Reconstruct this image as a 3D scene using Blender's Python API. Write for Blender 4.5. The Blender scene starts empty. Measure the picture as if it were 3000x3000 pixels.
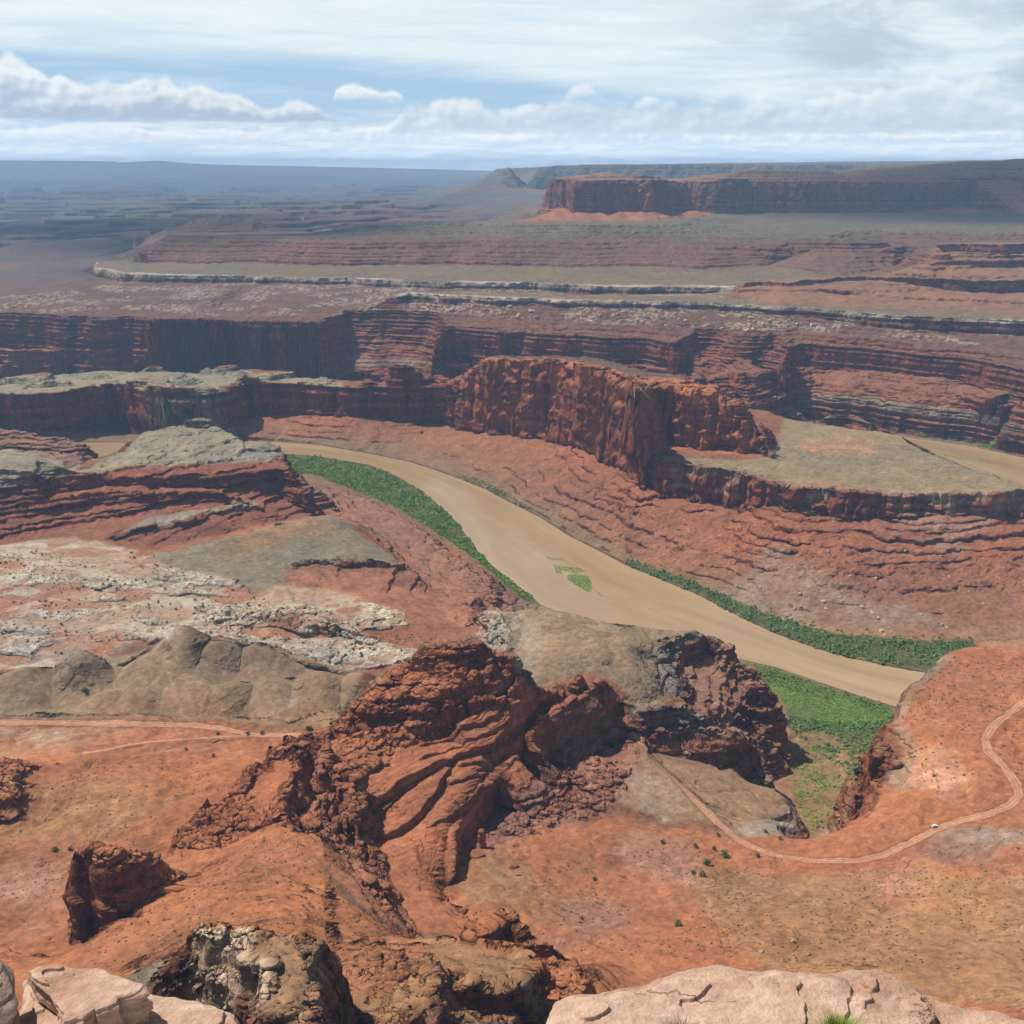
import bpy, math, random
import numpy as np
from concurrent.futures import ThreadPoolExecutor
from mathutils import Vector
from mathutils.geometry import delaunay_2d_cdt

random.seed(7)
RNG = np.random.default_rng(7)
scene = bpy.context.scene
COL = scene.collection
R = math.radians

# ------------------------------------------------------------------ camera
EYE = 600.0                       # the viewpoint stands 600 m above the river (z = 0)
PITCH = 17.43
FL = 1.0722                       # focal length / frame side
cam_data = bpy.data.cameras.new("camera")
cam_data.sensor_width = 36.0
cam_data.lens = 36.0 * FL
cam_data.clip_start = 0.5
cam_data.clip_end = 200000.0
cam = bpy.data.objects.new("camera", cam_data)
cam.location = (0, 0, EYE)
cam.rotation_euler = (R(90 - PITCH), 0, 0)
COL.objects.link(cam)
scene.camera = cam

# ------------------------------------------------------------------ sun, sky, exposure
SUN_EL, SUN_AZ = 57.0, -64.0      # azimuth from +Y (view direction), negative = left
SUN_STRENGTH = 4.7
SKY_STRENGTH = 0.05
CLOUD_GAIN = 0.95
HAZE_DENSITY = 4.2e-5
EXPOSURE = 0.14
sd = Vector((math.sin(R(SUN_AZ)) * math.cos(R(SUN_EL)), math.cos(R(SUN_AZ)) * math.cos(R(SUN_EL)), math.sin(R(SUN_EL))))
sun_data = bpy.data.lights.new("sun", 'SUN')
sun_data.energy = SUN_STRENGTH
sun_data.angle = R(0.53)
sun_data.color = (1.0, 0.955, 0.88)
sun = bpy.data.objects.new("sun", sun_data)
sun.rotation_euler = sd.to_track_quat('Z', 'Y').to_euler()
sun.location = (0, 0, 3000)
COL.objects.link(sun)

scene.view_settings.view_transform = 'Standard'
scene.view_settings.look = 'None'
scene.view_settings.exposure = EXPOSURE
scene.view_settings.gamma = 1.0
scene.view_settings.use_curve_mapping = False
scene.cycles.volume_bounces = 2
scene.cycles.max_bounces = 3
scene.cycles.diffuse_bounces = 2
scene.cycles.glossy_bounces = 1
scene.cycles.transmission_bounces = 1
scene.cycles.transparent_max_bounces = 6
scene.cycles.use_denoising = True
scene.cycles.use_adaptive_sampling = True
scene.cycles.adaptive_threshold = 0.02

# ------------------------------------------------------------------ node helper
class NT:
    """Short-hand for building a node tree; sockets are passed around as values."""
    def __init__(self, tree):
        self.t = tree; self.t.nodes.clear()
    def n(self, kind, **kw):
        nd = self.t.nodes.new(kind)
        for k, v in kw.items(): setattr(nd, k, v)
        return nd
    def put(self, sock, v):
        if hasattr(v, 'is_output'): self.t.links.new(v, sock)
        elif isinstance(v, (tuple, list)) and len(v) == 3 and sock.type == 'RGBA': sock.default_value = (*v, 1)
        else: sock.default_value = v
    def m(self, op, a, b=0.0, c=0.0, clamp=False):
        nd = self.n('ShaderNodeMath', operation=op, use_clamp=clamp)
        for i, v in enumerate((a, b, c)): self.put(nd.inputs[i], v)
        return nd.outputs[0]
    def v(self, op, a, b=(0, 0, 0), s=None):
        nd = self.n('ShaderNodeVectorMath', operation=op)
        self.put(nd.inputs[0], a); self.put(nd.inputs[1], b)
        if s is not None: self.put(nd.inputs['Scale'], s)
        return nd.outputs['Value'] if op in ('DOT_PRODUCT', 'LENGTH') else nd.outputs[0]
    def xyz(self, x, y, z):
        nd = self.n('ShaderNodeCombineXYZ')
        for i, q in enumerate((x, y, z)): self.put(nd.inputs[i], q)
        return nd.outputs[0]
    def sep(self, v):
        nd = self.n('ShaderNodeSeparateXYZ'); self.put(nd.inputs[0], v)
        return nd.outputs
    def noise(self, vec, scale, detail=5, rough=0.55, dist=0.0, lac=2.0):
        nd = self.n('ShaderNodeTexNoise'); nd.normalize = True
        self.put(nd.inputs['Vector'], vec)
        for k, q in (('Scale', scale), ('Detail', detail), ('Roughness', rough), ('Distortion', dist), ('Lacunarity', lac)): self.put(nd.inputs[k], q)
        return nd.outputs[0]
    def voro(self, vec, scale, feature='F1', rand=1.0):
        nd = self.n('ShaderNodeTexVoronoi', feature=feature)
        self.put(nd.inputs['Vector'], vec); nd.inputs['Scale'].default_value = scale
        nd.inputs['Randomness'].default_value = rand
        return nd.outputs[0]
    def step(self, x, lo, hi, a=0.0, b=1.0):
        nd = self.n('ShaderNodeMapRange', interpolation_type='SMOOTHSTEP')
        for k, q in zip(range(5), (x, lo, hi, a, b)): self.put(nd.inputs[k], q)
        return nd.outputs[0]
    def lin(self, x, lo, hi, a=0.0, b=1.0):
        nd = self.n('ShaderNodeMapRange')
        for k, q in zip(range(5), (x, lo, hi, a, b)): self.put(nd.inputs[k], q)
        return nd.outputs[0]
    def mix(self, f, a, b, mode='MIX'):
        nd = self.n('ShaderNodeMix', data_type='RGBA', blend_type=mode)
        self.put(nd.inputs[0], f); self.put(nd.inputs[6], a); self.put(nd.inputs[7], b)
        return nd.outputs[2]
    def curve(self, x, pts):
        """piecewise-linear value of x in 0..1 (points must lie in 0..1)"""
        nd = self.n('ShaderNodeFloatCurve'); cv = nd.mapping.curves[0]
        while len(cv.points) < len(pts): cv.points.new(0.5, 0.5)
        for p, (a, b) in zip(cv.points, pts): p.location = (a, b); p.handle_type = 'VECTOR'
        nd.mapping.update(); self.put(nd.inputs[1], x)
        return nd.outputs[0]

def sky_az(px): return math.degrees(math.atan((px - 1500) / 3216.6 / 1.048))
def sky_el(py): return math.degrees(math.atan((1500 - py) / 3216.6)) - PITCH

def build_world():
    w = bpy.data.worlds.new("World"); scene.world = w; w.use_nodes = True
    q = NT(w.node_tree)
    out = q.n('ShaderNodeOutputWorld'); bg = q.n('ShaderNodeBackground')
    q.t.links.new(bg.outputs[0], out.inputs[0])
    sky = q.n('ShaderNodeTexSky', sky_type='NISHITA')
    sky.sun_disc = False; sky.sun_elevation = R(SUN_EL); sky.sun_rotation = R(SUN_AZ)
    sky.altitude = 1800; sky.air_density = 1.0; sky.dust_density = 0.6; sky.ozone_density = 2.0
    base = q.v('SCALE', sky.outputs[0], s=SKY_STRENGTH)
    d = q.n('ShaderNodeTexCoord').outputs['Generated']
    x, y, z = q.sep(d)
    el = q.m('DEGREES', q.m('ARCSINE', z))
    az = q.m('DEGREES', q.m('ARCTAN2', x, y))
    # the open sky between the clouds is a little bluer than the clear-air model close to the horizon
    blue = q.mix(q.step(el, 7.6, 11.0, 0.85, 0.0), base, (0.43, 0.64, 0.84))
    # ---- high veil: fibrous, stretched along the horizon
    pv = q.xyz(q.m('MULTIPLY', az, 0.05), q.m('MULTIPLY', el, 0.42), 1.7)
    veil_n = q.noise(pv, 1.0, 5, 0.58, 0.35)
    veil_lo = q.curve(q.lin(az, -30, 30), [(0, .52), (.2, .50), (.36, .46), (.5, .40), (.62, .30), (.75, .20), (1, .10)])
    veil_edge = q.m('ADD', q.m('MULTIPLY', veil_lo, 10.0), q.m('MULTIPLY', q.m('SUBTRACT', veil_n, 0.5), 2.2))
    veil = q.step(q.m('SUBTRACT', el, veil_edge), -0.35, 0.75)
    fib = q.noise(q.xyz(q.m('MULTIPLY', az, 0.09), q.m('MULTIPLY', el, 1.1), 8.0), 1.0, 6, 0.6, 0.6)
    veil = q.m('MULTIPLY', veil, q.step(fib, 0.12, 0.60, 0.62, 1.0))
    veil = q.m('MULTIPLY', veil, q.step(el, 7.8, 12.0, 1.0, 0.08))
    wisps = q.m('MULTIPLY', q.step(fib, 0.46, 0.72), q.step(el, 2.2, 4.0, 0.0, 0.55))
    veil = q.m('MAXIMUM', veil, wisps)
    greyn = q.noise(q.xyz(q.m('MULTIPLY', az, 0.12), q.m('MULTIPLY', el, 0.36), 21.0), 1.0, 5, 0.6, 0.4)
    right = q.step(az, 4.0, 17.0)
    grey = q.m('MULTIPLY', right, q.step(greyn, 0.38, 0.60))
    grey = q.m('MULTIPLY', grey, q.step(el, 1.4, 3.4))
    veil_col = q.mix(q.step(fib, 0.3, 0.7), (0.74, 0.835, 0.875), (0.84, 0.905, 0.925))
    veil_col = q.mix(q.m('MULTIPLY', grey, 0.85), veil_col, (0.48, 0.565, 0.64))
    c = q.mix(veil, blue, veil_col)
    # ---- helper for a heap-cloud layer: lumpy outline, light from above left, grey floor
    def heap(c, top, bottom, amp, sc, seed, soft, bright, dim, gain=1.0, fade=None):
        p = q.xyz(q.m('MULTIPLY', az, sc), q.m('MULTIPLY', el, sc * 1.35), seed)
        def puff(p_):
            w_ = q.v('ADD', p_, q.v('SCALE', q.xyz(q.noise(p_, 1.1, 3, .5), q.noise(q.v('ADD', p_, (7, 3, 1)), 1.1, 3, .5), 0.0), s=0.7))
            a_ = q.m('SUBTRACT', 0.95, q.voro(w_, 0.9)); b_ = q.m('SUBTRACT', 0.95, q.voro(w_, 2.1))
            return q.m('ADD', q.m('MULTIPLY', a_, 0.36), q.m('ADD', q.m('MULTIPLY', b_, 0.22), q.m('MULTIPLY', q.noise(p_, 1.3, 5, 0.52, 0.2), 0.45)))
        n1 = puff(p)
        n2 = puff(q.v('ADD', p, (-0.16, 0.22, 0.0)))
        d_ = q.m('ADD', q.m('SUBTRACT', top, el), q.m('MULTIPLY', q.m('SUBTRACT', n1, 0.5), amp))
        a = q.step(d_, 0.0, soft)
        low = q.m('ADD', q.m('SUBTRACT', el, bottom), q.m('MULTIPLY', q.m('SUBTRACT', n1, 0.5), 0.5))
        a = q.m('MULTIPLY', a, q.step(low, -0.12, 0.16))
        if fade is not None: a = q.m('MULTIPLY', a, fade)
        t = q.m('DIVIDE', low, q.m('MAXIMUM', q.m('SUBTRACT', top, bottom), 0.2), clamp=True)
        lum = q.m('ADD', q.m('MULTIPLY', t, 0.95), q.m('MULTIPLY', q.m('SUBTRACT', n1, n2), 1.5))
        lum = q.m('ADD', lum, q.m('MULTIPLY', q.step(d_, 0.5, 0.0), 0.35))
        col = q.mix(q.step(lum, 0.05, 0.95), dim, bright)
        return q.mix(q.m('MULTIPLY', a, gain), c, col)
    def topcurve(pts):
        return q.m('MULTIPLY', q.curve(q.lin(az, -30, 30), [((sky_az(px) + 30) / 60, max(0, sky_el(py)) / 10) for px, py in pts]), 10.0)
    W, G = (0.88, 0.92, 0.93), (0.46, 0.54, 0.66)
    # far low streets of cloud down to the horizon
    lp = q.xyz(q.m('MULTIPLY', az, 0.16), q.m('MULTIPLY', el, 1.25), 3.0)
    ln = q.noise(lp, 1.0, 6, 0.6, 0.3)
    ln2 = q.noise(q.v('ADD', lp, (-0.05, 0.22, 0)), 1.0, 4, 0.6, 0.3)
    la = q.m('MULTIPLY', q.step(ln, 0.30, 0.56), q.step(el, 3.3, 1.7))
    lcol = q.mix(q.step(q.m('ADD', q.m('MULTIPLY', q.m('SUBTRACT', ln, ln2), 4.0), 0.55), 0.1, 0.9), (0.62, 0.72, 0.80), (0.88, 0.92, 0.93))
    c = q.mix(q.step(el, 3.2, 0.2, 0.0, 0.72), c, (0.70, 0.80, 0.865))
    c = q.mix(q.m('MULTIPLY', la, 0.85), c, lcol)
    patch = q.step(q.noise(q.xyz(q.m('MULTIPLY', az, 0.22), q.m('MULTIPLY', el, 0.5), 40.0), 1.0, 4, 0.5), 0.28, 0.50)
    c = heap(c, q.m('ADD', 1.9, q.m('MULTIPLY', q.m('SUBTRACT', q.noise(q.xyz(az, 0, 9), 0.14, 3, .6), .5), 2.0)), sky_el(425), 1.1, 1.1, 47.0, 0.34, (0.93, 0.95, 0.96), (0.62, 0.71, 0.80), 0.75, patch)
    # scattered heaps at centre and right
    rt = topcurve([(-400, 480), (1050, 480), (1200, 300), (1330, 270), (1450, 310), (1640, 285), (1680, 250), (1800, 280), (1950, 290), (2050, 250), (2150, 270), (2400, 270), (2700, 240), (3400, 230)])
    c = heap(c, rt, sky_el(395), 1.9, 0.62, 12.0, 0.45, (0.88, 0.92, 0.93), (0.56, 0.65, 0.73), 0.85, patch)
    # one small bright heap alone in the blue
    s_top = topcurve([(-400, 490), (960, 490), (985, 262), (1020, 238), (1060, 240), (1120, 268), (1165, 258), (1195, 280), (1215, 490), (3400, 490)])
    c = heap(c, s_top, sky_el(293), 0.5, 1.0, 5.0, 0.26, (0.93, 0.955, 0.965), (0.68, 0.76, 0.84), 0.95)
    # the big bank on the left
    b_top = topcurve([(-500, 230), (-150, 180), (0, 188), (75, 168), (125, 205), (180, 240), (205, 210), (250, 248), (400, 250), (430, 222), (515, 205), (535, 246), (600, 236), (690, 268), (705, 258), (790, 320), (880, 288), (1000, 330), (1150, 372), (1250, 420), (3400, 480)])
    c = heap(c, b_top, sky_el(362), 1.1, 0.75, 2.0, 0.42, W, G, 0.97)
    c = q.v('SCALE', c, s=q.step(el, 2.6, 0.0, 1.0, 1.42))
    q.put(bg.inputs[0], q.v('SCALE', c, s=CLOUD_GAIN)); bg.inputs[1].default_value = 1.0
build_world()

# ------------------------------------------------------------------ survey: picture point + height -> place
CP, SP = math.cos(R(PITCH)), math.sin(R(PITCH))
FPX = 3000 * FL
def place(px, py, z):
    """where the sight line through a photo point reaches height z"""
    u, v = (px - 1500) / FPX, (1500 - py) / FPX
    t = (EYE - z) / (SP - v * CP)
    return u * t, t * (CP + v * SP)
def height_at(py, Y):
    v = (1500 - py) / FPX
    return EYE - Y * (SP - v * CP) / (CP + v * SP)

BREAK = []            # break lines: (list of (x, y, z), rockiness)
def world_line(pts, rk=0.0): BREAK.append(([tuple(map(float, p)) for p in pts], rk))
def line(pts, rk=0.0):
    world_line([(*place(px, py, z), z) for px, py, z in pts], rk)
def cliff(pts, off=7.0, rk=1.0, rkf=0.7):
    """lip given by (px, py_lip, z_lip, py_foot): the foot stands `off` metres nearer to the eye"""
    lip, foot = [], []
    for px, py, z, pf in pts:
        x, y = place(px, py, z); lip.append((x, y, z))
        y2 = y - off; foot.append((x * y2 / y, y2, height_at(pf, y2)))
    world_line(lip, rk); world_line(foot, rkf)
def rise(pts, off=7.0, rk=1.0, rkf=0.7):
    """foot known: (px, py_lip, py_foot, z_foot)"""
    lip, foot = [], []
    for px, py, pf, zf in pts:
        x, y = place(px, pf, zf); foot.append((x, y, zf))
        y2 = y + off; lip.append((x * y2 / y, y2, height_at(py, y2)))
    world_line(lip, rk); world_line(foot, rkf)
def shifted(pts, dx, dy, z=None, dz=0.0, rk=0.0):
    """a line parallel to a surveyed one, moved on the ground"""
    o = []
    for px, py, zz in pts:
        x, y = place(px, py, zz); o.append((x + dx, y + dy, (zz + dz) if z is None else z))
    world_line(o, rk)

def far_line(pts, Y, rk=.3):
    world_line([((px - 1500) / FPX / (CP + (1500 - py) / FPX * SP) * Y, Y, height_at(py, Y)) for px, py in pts], rk)

def wall(pts, off1=11, off2=76, rk=1.0):
    """lip (px, py, z, py_foot, share of the drop taken by the upper cliff), then ledges to the foot"""
    lip, mid, foot = [], [], []
    for px, py, z, pf, fr in pts:
        x, y = place(px, py, z); lip.append((x, y, z))
        y1, y2 = y - off1, y - off2
        mid.append((x * y1 / y, y1, height_at(py + (pf - py) * fr, y1))); foot.append((x * y2 / y, y2, height_at(pf, y2)))
    world_line(lip, rk); world_line(mid, .9); world_line(foot, .8)
# ---- river (water level z = 0)
FAR_BANK = [(-500, 1288), (-150, 1292), (130, 1296), (350, 1297), (520, 1293), (710, 1292), (815, 1294), (932, 1303), (1087, 1330), (1203, 1354), (1273, 1377), (1351, 1405), (1425, 1435), (1500, 1475),
            (1578, 1513), (1671, 1572), (1748, 1610), (1826, 1652), (1960, 1708), (2043, 1742), (2120, 1782), (2175, 1812), (2276, 1858), (2393, 1901), (2509, 1932), (2626, 1957), (2711, 1971), (2850, 1988), (3050, 2008), (3500, 2030)]
NEAR_BANK = [(-500, 1345), (-150, 1345), (130, 1342), (350, 1338), (560, 1334), (710, 1330), (835, 1330), (932, 1337), (1087, 1364), (1165, 1397), (1242, 1443), (1320, 1510), (1366, 1568), (1405, 1622), (1450, 1665), (1500, 1702),
             (1585, 1773), (1680, 1812), (1800, 1858), (1950, 1903), (2100, 1934), (2152, 1928), (2276, 1957), (2432, 2010), (2509, 2037), (2626, 2072), (2750, 2103), (2900, 2133), (3100, 2165), (3500, 2215)]
BACK_FAR = [(-700, 1122), (0, 1122), (500, 1120), (1000, 1124), (1500, 1148), (1900, 1188), (2200, 1214), (2350, 1238), (2450, 1258), (2560, 1270), (2649, 1281), (2742, 1293), (2859, 1311), (3000, 1341), (3150, 1378), (3500, 1480)]
BACK_NEAR = [(-700, 1152), (0, 1152), (500, 1150), (1000, 1154), (1500, 1178), (1900, 1212), (2200, 1240), (2350, 1262), (2450, 1282), (2560, 1304), (2649, 1322), (2742, 1345), (2859, 1380), (3000, 1445), (3150, 1530), (3500, 1700)]
def g(pts, z): return [(a, b, z) for a, b in pts]
line(g(FAR_BANK, 2.0), .55); line(g(NEAR_BANK, 2.0), .05)
line(g(BACK_FAR, 2.0), .3); line(g(BACK_NEAR, 2.0), .3)

# ---- bench inside the river bend
BENCH_LIP = [(-600, 1190, 108), (-300, 1172, 108), (0, 1152, 108), (93, 1156, 108), (155, 1153, 108), (256, 1136, 108), (330, 1126, 108), (435, 1147, 108), (497, 1163, 108), (560, 1167, 108), (620, 1152, 108), (660, 1142, 108), (722, 1121, 108),
             (815, 1123, 108), (920, 1130, 108), (1009, 1133, 109), (1087, 1130, 110), (1140, 1128, 110), (1240, 1126, 112), (1326, 1134, 113)]
bf = [1255, 1255, 1258, 1262, 1265, 1268, 1272, 1276, 1272, 1262, 1245, 1235, 1222, 1216, 1214, 1214, 1218, 1224, 1240, 1254]
cliff([(a, b, c, f) for (a, b, c), f in zip(BENCH_LIP, bf)], 8)
# the long red wall: one face of the blade and the bench under it
rise([(1352, 1134, 1258, 21), (1378, 1105, 1259, 22), (1404, 1076, 1261, 24), (1421, 1052, 1263, 26), (1500, 1052, 1274, 33), (1593, 1056, 1284, 40), (1660, 1060, 1298, 46), (1717, 1070, 1315, 52), (1780, 1096, 1345, 58), (1842, 1110, 1380, 62), (1876, 1120, 1426, 62)], 26)
cliff([(1888, 1338, 108, 1440), (1997, 1359, 108, 1456), (2060, 1366, 108, 1466), (2121, 1375, 108, 1484), (2183, 1388, 108, 1492), (2276, 1408, 108, 1478), (2346, 1425, 108, 1482), (2430, 1432, 108, 1505), (2478, 1434, 108, 1512), (2540, 1439, 108, 1518),
       (2602, 1443, 108, 1512), (2680, 1446, 108, 1494), (2820, 1447, 108, 1498), (2975, 1437, 108, 1506), (3060, 1436, 109, 1510), (3400, 1455, 109, 1530)], 9)
line([(1960, 1330, 108), (2160, 1345, 108), (2400, 1395, 108), (2700, 1420, 109), (2900, 1425, 108)], .1)
line([(2300, 1345, 109), (2500, 1340, 109), (2700, 1370, 109)], .05)
BENCH_BACK = [(-600, 1110, 109), (0, 1120, 109), (80, 1110, 110), (160, 1096, 112), (300, 1084, 114), (400, 1090, 112), (470, 1083, 114), (600, 1086, 112), (690, 1083, 113), (800, 1100, 109), (1000, 1114, 107), (1100, 1118, 107)]
line(BENCH_BACK, .5); shifted(BENCH_BACK, 0, 35, z=20, rk=.6)
line([(150, 1118, 109), (290, 1102, 110), (420, 1112, 108), (560, 1118, 108), (700, 1104, 110), (850, 1108, 109)], .5)
# small red tower on the bench
world_tower = place(1186, 1124, 108)
tx, ty = world_tower
world_line([(tx - 45, ty - 5, 108), (tx - 20, ty - 22, 106), (tx + 30, ty - 20, 106), (tx + 62, ty, 108), (tx + 40, ty + 35, 108), (tx - 25, ty + 35, 108), (tx - 45, ty - 5, 108)], .8)
world_line([(tx - 38, ty, 150), (tx - 15, ty - 12, 158), (tx + 8, ty - 12, 154), (tx + 26, ty - 8, 136), (tx + 50, ty, 122), (tx + 30, ty + 22, 128), (tx - 18, ty + 24, 152), (tx - 38, ty, 150)], 1.0)
# blade (high fin) top surface and its ends
def at_range(pts):
    return [(*(((px - 1500) / FPX / (CP + (1500 - py) / FPX * SP) * Y), Y), height_at(py, Y)) for px, py, Y in pts]
FIN_BACK = at_range([(1425, 1049, 2500), (1440, 1046, 2490), (1500, 1046, 2440), (1600, 1049, 2362), (1694, 1054, 2262), (1760, 1072, 2150), (1834, 1094, 2070), (1930, 1104, 2035), (2028, 1113, 2015), (2050, 1130, 2000)])
world_line(FIN_BACK, 1.0)
world_line([(x + 40, y + 60, z - 8) for x, y, z in FIN_BACK], 1.0); world_line([(x + 60, y + 90, 112) for x, y, z in FIN_BACK], .6)
rise([(1885, 1130, 1306, 109), (1925, 1128, 1300, 110), (2012, 1134, 1306, 110), (2090, 1150, 1314, 109), (2140, 1180, 1322, 109), (2166, 1218, 1328, 109), (2200, 1240, 1334, 109), (2228, 1290, 1340, 109)], 20)
rise([(2236, 1282, 1340, 109), (2222, 1262, 1322, 109), (2203, 1234, 1290, 109)], 12)
line([(2262, 1344, 109), (2285, 1320, 109), (2270, 1280, 109), (2240, 1230, 109), (2190, 1198, 108)], .3)
BENCH_EDGE = [(2190, 1196, 106), (2237, 1204, 107), (2315, 1229, 106), (2380, 1240, 106), (2490, 1258, 107), (2571, 1262, 105), (2641, 1276, 105), (2700, 1319, 106), (2773, 1350, 107), (2897, 1390, 108), (2936, 1405, 109), (2990, 1420, 109), (3100, 1432, 109), (3400, 1452, 110)]
line(BENCH_EDGE, .5); shifted(BENCH_EDGE, 6, 26, z=40, rk=.6); shifted(BENCH_EDGE, 8, 50, z=10, rk=.3)
line([(2375, 1222, 112), (2430, 1211, 117), (2500, 1212, 116), (2560, 1238, 110)], .3)

# slopes between that bench and the river
line([(1640, 1400, 30), (1760, 1480, 30), (1870, 1520, 34), (2000, 1560, 34), (2121, 1590, 34), (2250, 1625, 34), (2400, 1650, 34), (2560, 1672, 34), (2742, 1672, 34), (2975, 1672, 34), (3300, 1690, 34)], .95)
line([(1840, 1645, 3), (2043, 1722, 4), (2110, 1700, 9), (2199, 1745, 9), (2354, 1800, 10), (2600, 1835, 11), (2800, 1848, 12), (3000, 1840, 13), (3400, 1850, 13)], .5)
line([(2170, 1800, 3), (2354, 1868, 4), (2600, 1905, 5), (2800, 1905, 6), (3000, 1890, 7), (3400, 1900, 8)], .1)

# ---- outer canyon wall, first cliff
cliff([(-600, 1050, 62, 1100), (-300, 1047, 62, 1100), (0, 1047, 62, 1100), (390, 1055, 62, 1098), (640, 1060, 62, 1104), (850, 1070, 62, 1108), (1009, 1078, 62, 1114), (1126, 1092, 60, 1120), (1300, 1098, 58, 1130), (1500, 1104, 57, 1140), (1800, 1118, 55, 1160),
       (2000, 1132, 54, 1175), (2144, 1150, 53, 1198), (2242, 1158, 52, 1212), (2256, 1146, 52, 1214), (2272, 1165, 52, 1218), (2370, 1169, 52, 1232), (2509, 1181, 51, 1256), (2626, 1199, 51, 1270), (2703, 1211, 51, 1280), (2859, 1227, 51, 1300), (2964, 1240, 51, 1306), (3000, 1246, 51, 1322), (3200, 1270, 51, 1360), (3600, 1330, 51, 1450)], 16)
# second cliff
L2 = [(-600, 925, 184, 1022), (-300, 923, 184, 1022), (0, 923, 184, 1022), (200, 924, 184, 1026), (388, 929, 183, 1028), (430, 935, 180, 1016), (560, 937, 180, 985), (700, 939, 179, 985), (860, 944, 177, 988), (1000, 948, 176, 1000), (1120, 955, 174, 1030), (1180, 962, 172, 1028), (1300, 962, 170, 1008),
      (1500, 970, 166, 1046), (1733, 985, 164, 1064), (1935, 1001, 162, 1085), (2080, 1026, 160, 1100), (2120, 1050, 158, 1098), (2180, 1065, 158, 1090), (2270, 1050, 158, 1085), (2325, 1030, 160, 1095), (2342, 1016, 162, 1112), (2416, 1020, 162, 1130), (2509, 1023, 162, 1128), (2587, 1028, 162, 1126), (2742, 1045, 162, 1142), (2820, 1055, 162, 1152), (3000, 1086, 162, 1176), (3300, 1140, 162, 1240), (3600, 1190, 162, 1300)]
wall([(a, b, c, f, .40 if a < 400 else .30 if a < 1350 else .62 if a < 2050 else .35 if a < 2300 else .62 if a < 2800 else .75) for a, b, c, f in L2])
line([(430, 1030, 92), (700, 1034, 92), (1000, 1040, 90), (1300, 1062, 80)], .8)
line([(-600, 905, 190), (0, 897, 191), (200, 884, 192), (600, 892, 193), (900, 902, 193), (1200, 912, 192), (1500, 930, 189), (1800, 950, 186), (2100, 970, 183), (2350, 988, 181), (2600, 1004, 179), (3000, 1044, 179), (3500, 1100, 179)], .95)
# pale rimrock: rear edge with its side canyon, then the nearer edge
WR = [(262, 767, 238, 800), (270, 775, 238, 802), (290, 786, 238, 808), (340, 800, 238, 822), (480, 805, 238, 826), (640, 808, 238, 828), (860, 812, 238, 832), (1100, 817, 238, 836), (1180, 820, 238, 838), (1500, 828, 238, 848), (1750, 835, 238, 858), (1900, 838, 238, 862), (2060, 840, 238, 862), (2140, 843, 237, 856)]
cliff(WR, 9)
WR2 = [(1120, 880, 218, 890), (1165, 866, 228, 888), (1200, 861, 231, 886), (1250, 863, 232, 884), (1380, 868, 232, 886), (1500, 874, 232, 892), (1700, 880, 232, 898), (1888, 886, 232, 905), (2050, 891, 232, 910), (2183, 897, 232, 915), (2323, 906, 232, 926), (2478, 917, 232, 945), (2560, 924, 232, 955), (2626, 929, 232, 962), (2742, 936, 232, 975), (3000, 942, 232, 985), (3400, 960, 232, 1010)]
cliff(WR2, 9)
line([(1195, 856, 231), (1300, 857, 232), (1500, 861, 232), (1700, 864, 232), (2000, 872, 232), (2150, 880, 233)], .4)
shifted([(1230, 850, 215), (1300, 851, 214), (1500, 856, 212), (1700, 859, 212), (1950, 862, 218), (2080, 858, 228)], 0, 0, rk=.7)
line([(620, 905, 178), (800, 915, 176), (1000, 918, 178)], .6)
# drop behind the pale point on the left
line([(262, 767, 238), (370, 760, 238), (480, 752, 238), (620, 735, 238)], .8)
line([(225, 790, 188), (330, 768, 186), (440, 748, 186), (560, 730, 186)], .7)
line([(-600, 880, 168), (-200, 860, 168), (0, 850, 166), (120, 842, 166), (200, 838, 172), (240, 815, 180)], .6)
line([(-700, 800, 165), (-200, 800, 165), (0, 800, 166), (180, 790, 170)], .5)
# stepped slopes above the pale bench
line([(388, 772, 241), (480, 784, 242), (640, 790, 243), (854, 792, 243), (1165, 796, 243), (1500, 804, 243), (1810, 808, 243), (2000, 812, 243), (2100, 820, 243)], .25)
line([(395, 765, 247), (543, 771, 247), (854, 775, 248), (1165, 778, 248), (1500, 780, 248), (1810, 785, 247), (2121, 800, 246), (2170, 812, 245)], .8)
MOE = [(430, 735, 288), (470, 708, 316), (497, 692, 334), (640, 692, 335), (800, 696, 334), (1009, 703, 331), (1300, 707, 329), (1560, 706, 328), (1900, 708, 326), (2200, 716, 320), (2400, 728, 316), (2600, 738, 312), (3000, 745, 310), (3500, 750, 310)]
line(MOE, .9)
line([(497, 687, 337), (800, 690, 338), (1100, 690, 338), (1240, 688, 342), (1500, 690, 342), (1900, 695, 338), (2300, 700, 332), (2700, 705, 335), (3400, 705, 335)], .9)
line([(400, 742, 262), (440, 715, 262), (520, 690, 300), (700, 684, 310), (900, 684, 315)], .6)
UP = [(1135, 690, 338), (1200, 668, 360), (1262, 656, 377), (1400, 652, 382), (1560, 652, 384), (1700, 654, 384), (1850, 656, 384), (1960, 657, 378), (2060, 657, 370), (2230, 661, 358), (2320, 668, 350), (2400, 688, 343), (2500, 676, 348), (2600, 672, 350), (2800, 676, 350), (3000, 672, 354), (3500, 670, 354)]
line(UP, 1.0)
shifted([(1135, 686, 332), (1262, 650, 340), (1450, 644, 345)], -30, 500, z=250, rk=.5)
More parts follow.
